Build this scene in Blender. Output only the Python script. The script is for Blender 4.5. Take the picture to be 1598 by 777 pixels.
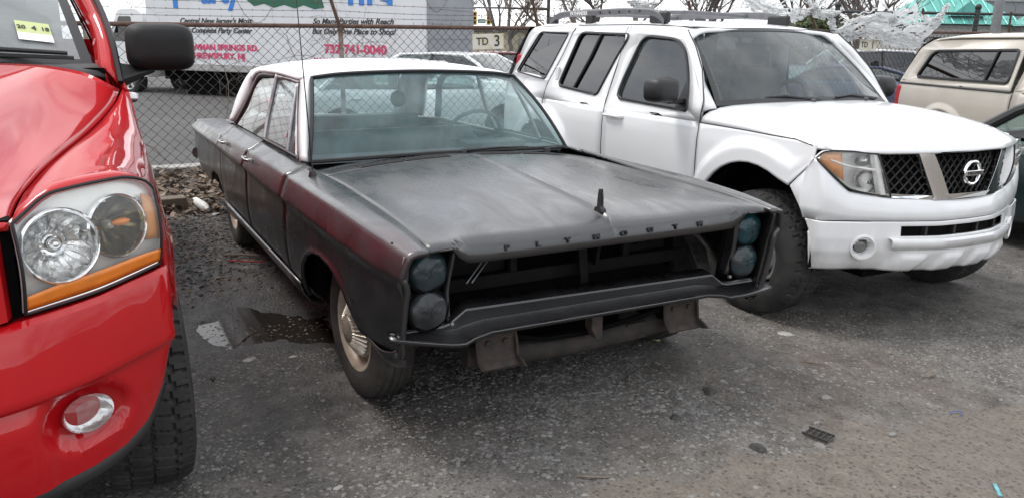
import bpy, bmesh, math, random
import numpy as np
from mathutils import Vector, Matrix
rnd = random.Random(7)
for _o in list(bpy.data.objects): bpy.data.objects.remove(_o, do_unlink=True)
scene = bpy.context.scene
COL = scene.collection
# ------------------------------------------------------------------ camera
cam_d = bpy.data.cameras.new('camera'); cam = bpy.data.objects.new('camera', cam_d); COL.objects.link(cam)
CAM = Vector((3.2221, -1.8242, 1.5736))
_yaw, _pit, _rol = 2.63975, -0.259944, 0.0149973
_d = Vector((math.cos(_yaw) * math.cos(_pit), math.sin(_yaw) * math.cos(_pit), math.sin(_pit)))
_r = _d.cross(Vector((0, 0, 1))).normalized(); _u = _r.cross(_d)
_r2 = _r * math.cos(_rol) + _u * math.sin(_rol); _u2 = -_r * math.sin(_rol) + _u * math.cos(_rol)
cam.matrix_world = Matrix(((_r2.x, _u2.x, -_d.x, CAM.x), (_r2.y, _u2.y, -_d.y, CAM.y), (_r2.z, _u2.z, -_d.z, CAM.z), (0, 0, 0, 1)))
cam_d.sensor_width = 36.0; cam_d.lens = 1215.57 / 1598 * 36.0
cam_d.clip_start = 0.05; cam_d.clip_end = 3000
scene.camera = cam
# ------------------------------------------------------------------ sky and sun (bright, broken overcast)
SUN_EL, SUN_AZ = math.radians(60), math.radians(228)     # azimuth from +x towards +y: veiled sun high on the left
w = bpy.data.worlds.new('World'); scene.world = w; w.use_nodes = True
nt = w.node_tree; nt.nodes.clear()
N = nt.nodes.new
sky = N('ShaderNodeTexSky'); sky.sky_type = 'NISHITA'; sky.sun_disc = False
sky.sun_elevation = SUN_EL; sky.sun_rotation = math.radians(90) - SUN_AZ
sky.air_density = 1.0; sky.dust_density = 2.5; sky.ozone_density = 1.0
tc = N('ShaderNodeTexCoord')
mp = N('ShaderNodeMapping'); mp.inputs['Scale'].default_value = (1.0, 1.0, 2.6)
n1 = N('ShaderNodeTexNoise'); n1.inputs['Scale'].default_value = 1.7; n1.inputs['Detail'].default_value = 9; n1.inputs['Roughness'].default_value = .58
n1.inputs['Distortion'].default_value = .5
cr_ = N('ShaderNodeValToRGB'); cr_.color_ramp.elements[0].position = .30; cr_.color_ramp.elements[1].position = .50
n2 = N('ShaderNodeTexNoise'); n2.inputs['Scale'].default_value = 3.1; n2.inputs['Detail'].default_value = 7; n2.inputs['Distortion'].default_value = .8
cr2 = N('ShaderNodeValToRGB')
cr2.color_ramp.elements[0].position = .32; cr2.color_ramp.elements[0].color = (7.6, 7.9, 8.5, 1)
cr2.color_ramp.elements[1].position = .66; cr2.color_ramp.elements[1].color = (13.0, 13.1, 13.2, 1)
mx = N('ShaderNodeMix'); mx.data_type = 'RGBA'
bg = N('ShaderNodeBackground'); bg.inputs['Strength'].default_value = .098
wo = N('ShaderNodeOutputWorld')
L = nt.links.new
L(tc.outputs['Generated'], mp.inputs['Vector']); L(mp.outputs['Vector'], n1.inputs['Vector']); L(mp.outputs['Vector'], n2.inputs['Vector'])
L(n1.outputs['Fac'], cr_.inputs['Fac']); L(n2.outputs['Fac'], cr2.inputs['Fac'])
L(cr_.outputs['Color'], mx.inputs['Factor']); L(sky.outputs['Color'], mx.inputs['A']); L(cr2.outputs['Color'], mx.inputs['B'])
L(mx.outputs['Result'], bg.inputs['Color']); L(bg.outputs['Background'], wo.inputs['Surface'])
sun_d = bpy.data.lights.new('sun', 'SUN'); sun_d.energy = 1.3; sun_d.angle = math.radians(18); sun_d.color = (1, .965, .92)
sun = bpy.data.objects.new('sun', sun_d); COL.objects.link(sun)
_sd = Vector((math.cos(SUN_AZ) * math.cos(SUN_EL), math.sin(SUN_AZ) * math.cos(SUN_EL), math.sin(SUN_EL)))
sun.rotation_euler = _sd.to_track_quat('Z', 'Y').to_euler()
scene.view_settings.view_transform = 'Standard'; scene.view_settings.look = 'None'
scene.view_settings.exposure = 0.65; scene.view_settings.gamma = 1; scene.view_settings.use_curve_mapping = False
scene.cycles.use_denoising = True
scene.cycles.max_bounces = 10; scene.cycles.transparent_max_bounces = 24; scene.cycles.glossy_bounces = 5; scene.cycles.diffuse_bounces = 2
scene.cycles.caustics_reflective = False; scene.cycles.caustics_refractive = False
scene.cycles.sample_clamp_indirect = 6

# ------------------------------------------------------------------ helpers
def link(o, parent=None):
    COL.objects.link(o)
    if parent is not None: o.parent = parent
    return o
def tag(o, label=None, cat=None, group=None, kind=None):
    if label: o['label'] = label
    if cat: o['category'] = cat
    if group: o['group'] = group
    if kind: o['kind'] = kind
    return o
def empty(name, loc=(0, 0, 0), rz=0.0, label=None, cat=None, group=None, parent=None):
    o = bpy.data.objects.new(name, None); o.location = loc; o.rotation_euler = (0, 0, rz); o.empty_display_size = .2
    link(o, parent); tag(o, label, cat, group); return o
def crv(P, n, closed=False):
    """smooth curve through P (k x d), n samples spread by chord length"""
    P = np.asarray(P, float)
    if len(P) == 2: return P[0] + (P[1] - P[0]) * np.linspace(0, 1, n)[:, None]
    s = np.r_[0, np.cumsum(np.maximum(1e-6, np.linalg.norm(np.diff(P, axis=0), axis=1)))]
    return hermite(s, P, np.linspace(0, s[-1], n))
def hermite(s, P, t):
    s = np.asarray(s, float); P = np.asarray(P, float)
    if P.ndim == 1: return hermite(s, P[:, None], t)[..., 0]
    t = np.clip(np.asarray(t, float), s[0], s[-1])
    h = np.diff(s); dl = np.diff(P, axis=0) / h[:, None]
    m = np.zeros_like(P); m[0] = dl[0]; m[-1] = dl[-1]
    for i in range(1, len(P) - 1):
        a, b = dl[i - 1], dl[i]
        ok = a * b > 0
        w1, w2 = 2 * h[i] + h[i - 1], h[i] + 2 * h[i - 1]
        with np.errstate(all='ignore'):
            v = (w1 + w2) / (w1 / np.where(ok, a, 1) + w2 / np.where(ok, b, 1))
        m[i] = np.where(ok, v, 0)
    k = np.clip(np.searchsorted(s, t, side='right') - 1, 0, len(s) - 2)
    u = ((t - s[k]) / h[k]); u2 = u * u; u3 = u2 * u
    f = lambda a: a[..., None]
    return f(2*u3-3*u2+1)*P[k] + f((u3-2*u2+u)*h[k])*m[k] + f(-2*u3+3*u2)*P[k+1] + f((u3-u2)*h[k])*m[k+1]
def loft(rows, nu, nv, lin_u=False):
    """rows: list of curves with any number of control points -> grid nu x nv x 3"""
    A = np.array([crv(r, nv) for r in rows])
    if nu == len(rows) : return A
    out = np.zeros((nu, nv, 3))
    s = np.r_[0, np.cumsum(np.maximum(1e-5, np.linalg.norm(np.diff(A, axis=0), axis=2).mean(axis=1)))]
    t = np.linspace(0, s[-1], nu)
    for j in range(nv):
        if lin_u: out[:, j] = np.stack([np.interp(t, s, A[:, j, k]) for k in range(3)], 1)
        else: out[:, j] = hermite(s, A[:, j], t)
    return out
def mirror_y(G): return G[::-1].copy() * np.array([1, -1, 1.])
def full(G, axis=0):
    """half grid whose first row lies on y = 0 -> whole grid"""
    return np.concatenate([G[::-1][:-1] * np.array([1, -1, 1.]), G], 0)
class MB:
    def __init__(s): s.v = []; s.f = []; s.m = []
    def add(s, vs, fs, mi=0):
        o = len(s.v); s.v += [tuple(map(float, q)) for q in vs]; s.f += [tuple(i + o for i in f) for f in fs]; s.m += [mi] * len(fs); return s
    def box(s, c, d, rz=0, mi=0, R=None):
        hx, hy, hz = d[0] / 2, d[1] / 2, d[2] / 2
        M = R if R is not None else Matrix.Rotation(rz, 3, 'Z')
        vs = [Vector(c) + M @ Vector((x * hx, y * hy, z * hz)) for x in (-1, 1) for y in (-1, 1) for z in (-1, 1)]
        return s.add(vs, [(0, 1, 3, 2), (4, 6, 7, 5), (0, 4, 5, 1), (2, 3, 7, 6), (0, 2, 6, 4), (1, 5, 7, 3)], mi)
    def grid(s, G, flip=False, cu=False, cv=False, mi=0):
        nu, nv = G.shape[:2]; fs = []
        for i in range(nu if cu else nu - 1):
            for j in range(nv if cv else nv - 1):
                a, b, c_, d = i * nv + j, ((i + 1) % nu) * nv + j, ((i + 1) % nu) * nv + (j + 1) % nv, i * nv + (j + 1) % nv
                fs.append((a, d, c_, b) if flip else (a, b, c_, d))
        return s.add(G.reshape(-1, 3), fs, mi)
    def tube(s, path, r, n=8, cap=True, mi=0, closed=False):
        P = [Vector(q) for q in path]; k = len(P); rs = r if hasattr(r, '__len__') else [r] * k
        rings = []; up = None
        for i in range(k):
            a = P[i - 1] if (i or closed) else P[i]; b = P[(i + 1) % k] if (i < k - 1 or closed) else P[i]
            t = (b - a); t = t.normalized() if t.length > 1e-9 else Vector((0, 0, 1))
            if up is None: up = Vector((0, 0, 1)) if abs(t.z) < .9 else Vector((1, 0, 0))
            x = t.cross(up); x = x.normalized() if x.length > 1e-6 else t.orthogonal().normalized()
            y = x.cross(t).normalized(); up = y
            rings.append([P[i] + (x * math.cos(2 * math.pi * j / n) + y * math.sin(2 * math.pi * j / n)) * rs[i] for j in range(n)])
        o = len(s.v); vs = [q for rg in rings for q in rg]; fs = []
        for i in range(k if closed else k - 1):
            i2 = (i + 1) % k
            for j in range(n): fs.append((i * n + j, i * n + (j + 1) % n, i2 * n + (j + 1) % n, i2 * n + j))
        if cap and not closed: fs += [tuple(range(n))[::-1], tuple((k - 1) * n + j for j in range(n))]
        return s.add(vs, fs, mi)
    def lathe(s, prof, axis='y', c=(0, 0, 0), n=48, mi=0, cap=False):
        """prof: (radius, height along axis)"""
        vs = []; 
        for i in range(n):
            a = 2 * math.pi * i / n; ca, sa = math.cos(a), math.sin(a)
            for r_, h in prof:
                q = {'y': (r_ * ca, h, r_ * sa), 'z': (r_ * ca, r_ * sa, h), 'x': (h, r_ * ca, r_ * sa)}[axis]
                vs.append((q[0] + c[0], q[1] + c[1], q[2] + c[2]))
        m = len(prof); fs = []
        for i in range(n):
            for j in range(m - 1): fs.append((i * m + j, i * m + j + 1, ((i + 1) % n) * m + j + 1, ((i + 1) % n) * m + j))
        if cap: fs.append(tuple(i * m for i in range(n))); fs.append(tuple(i * m + m - 1 for i in range(n))[::-1])
        return s.add(vs, fs, mi)
    def prism(s, poly, lo, hi, plane='xz', mi=0):
        """extrude polygon (list of 2d) of plane xz / yz / xy along the remaining axis"""
        def to(p, h): return {'xz': (p[0], h, p[1]), 'yz': (h, p[0], p[1]), 'xy': (p[0], p[1], h)}[plane]
        n = len(poly); vs = [to(q, lo) for q in poly] + [to(q, hi) for q in poly]
        return s.add(vs, [tuple(range(n)), tuple(range(n, 2 * n))[::-1]] + [(i, i + n, (i + 1) % n + n, (i + 1) % n) for i in range(n)], mi)
    def ball(s, c, r, n=12, m=8, mi=0):
        r = r if hasattr(r, '__len__') else (r, r, r)
        G = np.array([[(c[0] + r[0] * math.cos(a) * math.sin(b), c[1] + r[1] * math.sin(a) * math.sin(b), c[2] + r[2] * math.cos(b)) for b in np.linspace(.001, math.pi - .001, m)] for a in np.linspace(0, 2 * math.pi, n, endpoint=False)])
        return s.grid(G, cu=True, mi=mi)
    def build(s, name, mat, parent=None, smooth=40, bevel=0, thick=0, fix=True, offset=-1, segs=2):
        me = bpy.data.meshes.new(name); me.from_pydata(s.v, [], s.f); 
        mats = mat if isinstance(mat, (list, tuple)) else [mat]
        for m_ in mats: me.materials.append(m_)
        if len(mats) > 1: me.polygons.foreach_set('material_index', s.m)
        if fix:
            bm = bmesh.new(); bm.from_mesh(me); bmesh.ops.remove_doubles(bm, verts=bm.verts, dist=2e-5); bmesh.ops.recalc_face_normals(bm, faces=bm.faces); bm.to_mesh(me); bm.free()
        if smooth:
            me.polygons.foreach_set('use_smooth', [True] * len(me.polygons)); me.set_sharp_from_angle(angle=math.radians(smooth))
        me.update()
        o = bpy.data.objects.new(name, me); link(o, parent)
        if thick:
            md = o.modifiers.new('thickness', 'SOLIDIFY'); md.thickness = thick; md.offset = offset; md.use_even_offset = False
        if bevel:
            md = o.modifiers.new('bevel', 'BEVEL'); md.width = bevel; md.segments = segs; md.limit_method = 'ANGLE'; md.angle_limit = math.radians(38); md.use_clamp_overlap = True
        return o
def skin(name, G, mat, parent=None, out=None, thick=.012, smooth=32):
    """a sheet from a grid, oriented so its normals point away from 'out' centre, thickened inwards"""
    m = MB(); m.grid(np.asarray(G)); o = m.build(name, mat, parent, smooth=smooth, fix=False)
    if out is not None:
        me = o.data; c = Vector(out); s_ = 0
        for p in me.polygons: s_ += (p.center - c).dot(p.normal) * p.area
        if s_ < 0: me.flip_normals()
    if thick:
        md = o.modifiers.new('thickness', 'SOLIDIFY'); md.thickness = thick; md.offset = -1
    return o
def dup(o, parent=None):
    c = o.copy(); COL.objects.link(c)
    if parent is not None: c.parent = parent
    for ch in o.children: dup(ch, c)
    return c
def text_obj(name, s, mat, parent, loc, xdir, ydir, size, depth=.004, font_shear=0, align='CENTER', sx=1.0, bold=0.0, lines=1.0):
    cu = bpy.data.curves.new(name, 'FONT'); cu.body = s; cu.size = size; cu.extrude = depth; cu.align_x = align; cu.align_y = 'CENTER'; cu.shear = font_shear; cu.offset = bold; cu.space_line = lines
    to = bpy.data.objects.new(name, cu); COL.objects.link(to)
    dg = bpy.context.evaluated_depsgraph_get(); me = bpy.data.meshes.new_from_object(to.evaluated_get(dg))
    bpy.data.objects.remove(to, do_unlink=True)
    X = Vector(xdir).normalized(); Y = Vector(ydir).normalized(); Z = X.cross(Y)
    M = Matrix(((X.x * sx, Y.x, Z.x, loc[0]), (X.y * sx, Y.y, Z.y, loc[1]), (X.z * sx, Y.z, Z.z, loc[2]), (0, 0, 0, 1)))
    me.transform(M); me.materials.clear(); me.materials.append(mat)
    o = bpy.data.objects.new(name, me); link(o, parent); return o
# ------------------------------------------------------------------ materials
def nodes(name):
    m = bpy.data.materials.new(name); m.use_nodes = True; t = m.node_tree; b = t.nodes['Principled BSDF']; return m, t, b
def setp(b, **k):
    for n_, v in k.items(): b.inputs[n_].default_value = v
def noise(t, scale, detail=4, rough=.55, vec=None, dist=0.0, coord='Object', stretch=None):
    n_ = t.nodes.new('ShaderNodeTexNoise'); n_.inputs['Scale'].default_value = scale; n_.inputs['Detail'].default_value = detail; n_.inputs['Roughness'].default_value = rough; n_.inputs['Distortion'].default_value = dist
    c = t.nodes.new('ShaderNodeTexCoord'); o = c.outputs[coord]
    if stretch:
        mp_ = t.nodes.new('ShaderNodeMapping'); mp_.inputs['Scale'].default_value = stretch; t.links.new(o, mp_.inputs['Vector']); o = mp_.outputs['Vector']
    t.links.new(vec or o, n_.inputs['Vector']); return n_.outputs['Fac']
def ramp(t, fac, stops):
    r_ = t.nodes.new('ShaderNodeValToRGB'); e = r_.color_ramp.elements
    while len(e) < len(stops): e.new(.5)
    for i, (p_, c_) in enumerate(stops):
        e[i].position = p_; e[i].color = (*c_, 1) if hasattr(c_, '__len__') else (c_, c_, c_, 1)
    t.links.new(fac, r_.inputs['Fac']); return r_.outputs['Color']
def mixc(t, fac, a, b, mode='MIX'):
    m_ = t.nodes.new('ShaderNodeMix'); m_.data_type = 'RGBA'; m_.blend_type = mode
    for s_, v in (('Factor', fac), ('A', a), ('B', b)):
        if hasattr(v, 'is_linked'): t.links.new(v, m_.inputs[s_])
        elif s_ == 'Factor': m_.inputs[0].default_value = v
        else: m_.inputs[s_].default_value = (*v, 1)
    return m_.outputs['Result']
def mth(t, op, a, b=None, clamp=False):
    m_ = t.nodes.new('ShaderNodeMath'); m_.operation = op; m_.use_clamp = clamp
    for i, v in enumerate((a, b)):
        if v is None: continue
        if hasattr(v, 'is_linked'): t.links.new(v, m_.inputs[i])
        else: m_.inputs[i].default_value = v
    return m_.outputs[0]
def bump(t, b, h, strength=.3, dist=.01):
    n_ = t.nodes.new('ShaderNodeBump'); n_.inputs['Strength'].default_value = strength; n_.inputs['Distance'].default_value = dist
    t.links.new(h, n_.inputs['Height']); t.links.new(n_.outputs['Normal'], b.inputs['Normal']); return n_
def pm(name, col, rough=.5, metal=0.0, coat=0.0, var=.0, vs=6, bmp=0.0, bs=60, rv=0.0, col2=None, spec=.5, coatr=.04, stretch=None, detail=5):
    """principled with colour / roughness variation and fine relief"""
    m, t, b = nodes(name); setp(b, **{'Base Color': (*col, 1), 'Roughness': rough, 'Metallic': metal, 'Coat Weight': coat, 'Coat Roughness': coatr, 'Specular IOR Level': spec})
    if var or col2:
        c2 = col2 or tuple(max(0, c * (1 - var)) for c in col); c1 = col if col2 else tuple(min(1, c * (1 + var * .5)) for c in col)
        L_ = mixc(t, ramp(t, noise(t, vs, detail, stretch=stretch), [(.35, 0), (.68, 1)]), c1, c2); t.links.new(L_, b.inputs['Base Color'])
    if rv: t.links.new(mth(t, 'ADD', mth(t, 'MULTIPLY', noise(t, vs * 1.7, 4), rv), rough - rv * .5), b.inputs['Roughness'])
    if bmp: bump(t, b, noise(t, bs, 3), bmp, .004)
    return m
def xyz(t, coord='Object'):
    c = t.nodes.new('ShaderNodeTexCoord'); s_ = t.nodes.new('ShaderNodeSeparateXYZ'); t.links.new(c.outputs[coord], s_.inputs[0]); return s_.outputs
def band(t, v, a, b_, soft):
    """1 between a and b, soft edges"""
    m1 = t.nodes.new('ShaderNodeMapRange'); m1.interpolation_type = 'SMOOTHSTEP'; m1.inputs['From Min'].default_value = a - soft; m1.inputs['From Max'].default_value = a + soft
    m2 = t.nodes.new('ShaderNodeMapRange'); m2.interpolation_type = 'SMOOTHSTEP'; m2.inputs['From Min'].default_value = b_ + soft; m2.inputs['From Max'].default_value = b_ - soft
    t.links.new(v, m1.inputs['Value']); t.links.new(v, m2.inputs['Value']); return mth(t, 'MULTIPLY', m1.outputs[0], m2.outputs[0])
def glass(name, tint=(.8, .9, .9), dust=.0, dcol=(.5, .55, .55), rough=.02, dscale=4, refl=1.0, dvar=.8, ior=1.52):
    """car glass as a sheet: tinted see-through, mirror reflection by angle, and a diffuse film (dust, painted sky glare)"""
    m, t, b = nodes(name); t.nodes.remove(b); o = t.nodes['Material Output']
    tr = t.nodes.new('ShaderNodeBsdfTransparent'); tr.inputs['Color'].default_value = (*tint, 1)
    gl = t.nodes.new('ShaderNodeBsdfGlossy'); gl.inputs['Roughness'].default_value = rough; gl.inputs['Color'].default_value = (refl, refl, refl, 1)
    fr = t.nodes.new('ShaderNodeFresnel'); geo = t.nodes.new('ShaderNodeNewGeometry'); t.links.new(mth(t, 'SUBTRACT', ior, mth(t, 'MULTIPLY', geo.outputs['Backfacing'], ior - 1 / ior)), fr.inputs['IOR'])
    m1 = t.nodes.new('ShaderNodeMixShader'); t.links.new(fr.outputs[0], m1.inputs[0]); t.links.new(tr.outputs[0], m1.inputs[1]); t.links.new(gl.outputs[0], m1.inputs[2])
    last = m1
    if dust:
        df = t.nodes.new('ShaderNodeBsdfDiffuse'); df.inputs['Color'].default_value = (*dcol, 1)
        m2 = t.nodes.new('ShaderNodeMixShader')
        f_ = ramp(t, noise(t, dscale, 6, .6, dist=1.0), [(.25, dust * (1 - dvar)), (.75, dust)])
        t.links.new(f_, m2.inputs[0]); t.links.new(m1.outputs[0], m2.inputs[1]); t.links.new(df.outputs[0], m2.inputs[2]); last = m2
    t.links.new(last.outputs[0], o.inputs['Surface']); return m
M = {}
# old sedan: rattle-can satin black over dark red, white roof
def primer():
    m, t, b = nodes('satin_black_primer'); X = xyz(t)
    red = mth(t, 'MULTIPLY', band(t, X['Z'], .775, .895, .02), mth(t, 'MULTIPLY', band(t, X['X'], -1.15, .80, .30), band(t, X['Y'], -1.2, -.85, .02)))
    red = mth(t, 'MULTIPLY', red, ramp(t, noise(t, 3.0, 6, .6, stretch=(1, 1, 3)), [(.40, .0), (.66, .85)]))
    arch = mth(t, 'MULTIPLY', band(t, X['Z'], .60, .70, .03), mth(t, 'MULTIPLY', band(t, X['X'], -.30, .22, .10), band(t, X['Y'], -1.2, -.9, .01)))
    red = mth(t, 'MAXIMUM', red, mth(t, 'MULTIPLY', arch, .55))
    door = mth(t, 'MULTIPLY', band(t, X['Z'], .76, .83, .025), band(t, X['X'], -1.9, -.6, .15)); red = mth(t, 'MAXIMUM', red, mth(t, 'MULTIPLY', door, .5))
    k = ramp(t, noise(t, 2.2, 7, .6, dist=.6), [(.3, (.007, .007, .008)), (.7, (.018, .0175, .019))])
    c_ = mixc(t, red, k, (.040, .006, .011))
    t.links.new(c_, b.inputs['Base Color'])
    rr = ramp(t, noise(t, 2.6, 6, .6, dist=1.2, stretch=(1, 2.2, 1)), [(.32, .17), (.66, .46)])
    t.links.new(rr, b.inputs['Roughness']); b.inputs['Specular IOR Level'].default_value = 1.0; setp(b, **{'Coat Weight': .35, 'Coat Roughness': .20})
    bump(t, b, noise(t, 420, 2), .06, .002); return m
M['primer'] = primer()
M['white_roof'] = pm('old_white_roof_paint', (.78, .79, .80), .42, var=.10, vs=5, rv=.15, bmp=.05, bs=300)
M['frame_alu'] = pm('dull_window_frame', (.42, .40, .41), .38, .55, var=.3, vs=14)
M['frame_dark'] = pm('worn_dark_frame', (.05, .03, .032), .5, var=.4, vs=9)
M['chrome'] = pm('chrome', (.82, .82, .83), .09, 1.0, rv=.06)
M['dull_chrome'] = pm('dull_chrome', (.55, .55, .55), .28, .9, var=.3, vs=20)
M['black_rubber'] = pm('black_rubber', (.010, .010, .011), .55, bmp=.1, bs=200)
M['dark_void'] = pm('dark_underbody', (.004, .004, .004), .9, var=.4, vs=8, spec=.1)
M['black_plastic'] = pm('black_plastic', (.012, .012, .013), .46, var=.2, vs=9, bmp=.12, bs=900)
M['grey_plastic'] = pm('weathered_grey_plastic', (.06, .06, .062), .55, var=.25, vs=12, bmp=.1, bs=700)
def tyre_mat(name, c1, c2):
    m = pm(name, c1, .82, col2=c2, vs=9, bmp=.25, bs=260, spec=.3); return m
M['tyre_old'] = tyre_mat('dusty_old_tyre', (.028, .026, .025), (.065, .059, .053))
M['tyre'] = tyre_mat('grey_worn_tyre', (.020, .020, .020), (.046, .044, .042))
M['rust'] = pm('rusty_steel', (.032, .028, .027), .8, col2=(.070, .048, .039), vs=22, bmp=.5, bs=90)
M['rust_dark'] = pm('grimy_frame_steel', (.018, .017, .016), .8, col2=(.048, .038, .032), vs=11, bmp=.5, bs=70)
M['cream'] = pm('rusty_cream_wheel', (.50, .44, .36), .45, .1, col2=(.33, .24, .17), vs=15, rv=.2)
M['cream_fin'] = pm('tarnished_hubcap', (.58, .53, .46), .35, .5, col2=(.36, .30, .24), vs=22)
M['lens_tape'] = pm('crumpled_tape', (.060, .065, .070), .30, col2=(.016, .019, .022), vs=9, bmp=1.0, bs=22)
M['lens_teal'] = pm('teal_lamp_film', (.007, .050, .064), .24, col2=(.010, .013, .016), vs=11, bmp=1.0, bs=22)
M['lens_mix'] = pm('tape_over_teal_film', (.034, .038, .043), .28, col2=(.006, .034, .042), vs=8, bmp=1.0, bs=22)
M['ws_glass'] = glass('dusty_windscreen', (.80, .93, .93), .22, (.30, .50, .52), .05, 3.2, dvar=.8)
M['side_glass'] = glass('old_side_glass', (.62, .66, .66), .16, (.42, .42, .43), .03, 5)
M['vinyl'] = pm('dark_teal_vinyl', (.035, .06, .068), .45, var=.4, vs=7, bmp=.2, bs=120)
M['dash'] = pm('faded_dash', (.05, .055, .06), .6, var=.4, vs=6)
M['maroon'] = pm('dark_red_interior', (.13, .02, .028), .5, var=.4, vs=7)
# white suv
def white_paint():
    m, t, b = nodes('white_car_paint'); X = xyz(t); setp(b, **{'Roughness': .30, 'Coat Weight': .7, 'Coat Roughness': .05})
    low = t.nodes.new('ShaderNodeMapRange'); low.inputs['From Min'].default_value = .85; low.inputs['From Max'].default_value = .28; t.links.new(X['Z'], low.inputs['Value'])
    g = mth(t, 'MULTIPLY', mth(t, 'MULTIPLY', low.outputs[0], ramp(t, noise(t, 5, 7, .65, stretch=(1, 1, .35)), [(.38, .06), (.70, .55)])), .8, True)
    sp = ramp(t, noise(t, 95, 2), [(.70, 0), (.76, .35)])
    t.links.new(mixc(t, mth(t, 'MULTIPLY', sp, low.outputs[0]), mixc(t, g, (.79, .80, .81), (.40, .37, .33)), (.22, .20, .18)), b.inputs['Base Color']); return m
M['suv_white'] = white_paint()
M['suv_glass'] = glass('dark_privacy_glass', (.06, .065, .07), 0, rough=.01, refl=.95, ior=1.95)
M['suv_glass_clear'] = glass('green_tinted_glass', (.42, .52, .50), .06, (.5, .55, .55), .015, 3, ior=1.75)
M['suv_ws'] = glass('suv_windscreen', (.55, .66, .66), .10, (.5, .56, .57), .02, 2.5)
M['lens_clear'] = glass('hazed_lamp_lens', (.96, .97, .96), .13, (.82, .82, .80), .05, 5)
M['reflector'] = pm('lamp_reflector', (.80, .80, .80), .16, 1.0, rv=.1, bmp=.3, bs=60)
M['lamp_house'] = pm('silvered_lamp_housing', (.86, .86, .85), .32, .25, var=.10, vs=10)
M['amber'] = pm('amber_lens', (.78, .22, .02), .22, coat=.5, var=.15, vs=20, bmp=.3, bs=330)
M['amber_dim'] = pm('faded_amber_lens', (.72, .30, .10), .3, coat=.3, var=.2, vs=20)
M['red_lens'] = pm('red_tail_lens', (.42, .012, .02), .2, coat=.6, var=.2, vs=30)
M['seat_grey'] = pm('grey_cloth_seat', (.10, .105, .11), .8, var=.2, vs=8)
M['suv_trim'] = pm('dark_window_trim', (.02, .02, .021), .4)
M['rack'] = pm('grey_roof_rack', (.14, .14, .15), .45, .2, var=.2, vs=9)
M['steel_wheel'] = pm('grey_alloy_wheel', (.42, .42, .42), .35, .8, var=.2, vs=14)
M['white_print'] = pm('white_print', (.78, .78, .78), .5)
# red pickup
M['mirror_black'] = pm('textured_mirror_shell', (.006, .006, .0065), .55, bmp=.15, bs=900, spec=.35)
M['red_paint'] = pm('red_car_paint', (.44, .004, .008), .45, coat=1.0, var=.10, vs=2.5, coatr=.025, spec=.08)
M['fog_glass'] = glass('fog_lens', (.95, .95, .96), .03, (.7, .7, .7), .03, 5)
M['ram_ws'] = glass('pickup_windscreen', (.80, .84, .84), .42, (.62, .66, .66), .015, 2, dvar=.45)  # strong pale film paints the sky's reflection into the glass
M['bulb'] = pm('bulb_glass', (.55, .52, .45), .1, .3)
M['smoke'] = pm('dark_lamp_bowl', (.10, .085, .05), .18, .9, col2=(.30, .24, .12), vs=18)
M['sticker_g'] = pm('green_sticker', (.50, .56, .26), .6); M['sticker_w'] = pm('white_sticker', (.8, .8, .8), .5); M['ink'] = pm('black_ink', (.03, .03, .03), .5)
# ------------------------------------------------------------------ ground
_rs = np.random.RandomState(5)
_perm = _rs.permutation(512)
def vnoise(x, y, seed=0):
    xi = np.floor(x).astype(int); yi = np.floor(y).astype(int); xf = x - xi; yf = y - yi
    u = xf * xf * (3 - 2 * xf); v = yf * yf * (3 - 2 * yf)
    h = lambda a, b: _perm[(_perm[(a + seed) & 511] + b) & 511] / 511.0
    return (h(xi, yi) * (1 - u) + h(xi + 1, yi) * u) * (1 - v) + (h(xi, yi + 1) * (1 - u) + h(xi + 1, yi + 1) * u) * v
def fbm(x, y, o=4, seed=0):
    s = 0; a = .5; t = 0
    for k in range(o): s = s + a * vnoise(x * 2 ** k, y * 2 ** k, seed + 17 * k); t += a; a *= .5
    return s / t
PUD = [(-1.32, -1.46), (-1.34, -1.32), (-1.55, -1.25), (-1.68, -1.12), (-1.55, -1.0), (-1.37, -.93), (-1.10, -.72), (-.70, -.70), (-.66, -.86), (-.70, -1.04), (-.76, -1.22), (-.84, -1.38), (-1.04, -1.47)]
def pud_d(x, y):
    """signed distance-like value to the puddle outline, negative inside"""
    P = np.array(PUD); x = np.asarray(x); y = np.asarray(y); ins = np.zeros(x.shape, bool); d = np.full(x.shape, 9.0)
    for i in range(len(P)):
        a, b = P[i], P[(i + 1) % len(P)]
        c = ((a[1] > y) != (b[1] > y)) & (x < (b[0] - a[0]) * (y - a[1]) / (b[1] - a[1] + 1e-12) + a[0]); ins ^= c
        t = np.clip(((x - a[0]) * (b[0] - a[0]) + (y - a[1]) * (b[1] - a[1])) / ((b - a) ** 2).sum(), 0, 1)
        d = np.minimum(d, np.hypot(x - a[0] - t * (b[0] - a[0]), y - a[1] - t * (b[1] - a[1])))
    return np.where(ins, -d, d)
def gz(x, y):
    z = (fbm(x * 1.3, y * 1.3, 3, 3) - .5) * .016 + (fbm(x * 9, y * 9, 4, 9) - .5) * .012 + (fbm(x * 30, y * 30, 3, 77) - .5) * .009
    d = pud_d(x, y) + (fbm(x * 6, y * 6, 5, 40) - .5) * .34
    dip = np.clip((.09 - d) / .30, 0, 1)
    near = np.clip((.35 - d) / .3, 0, 1)
    z = z * (1 - .2 * near) - .017 * dip * dip * (3 - 2 * dip) + .004 * near
    sl = np.clip((y - .85) / 1.0, 0, 1); wx = np.clip((x + 5.6) / 1.6, 0, 1)
    z = z - .10 * sl * sl * (3 - 2 * sl) * wx * wx * (3 - 2 * wx)
    return z
def axis(lo, hi, step, far_lo, far_hi):
    a = np.arange(lo, hi, step); l = lo - np.geomspace(step * 2, lo - far_lo, 22)[::-1]; h = hi + np.geomspace(step * 2, far_hi - hi, 22)
    return np.concatenate([l, a, h])
gx = axis(-6.5, 2.7, .024, -220, 60); gy = axis(-3.2, 5.6, .026, -160, 200)
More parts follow.
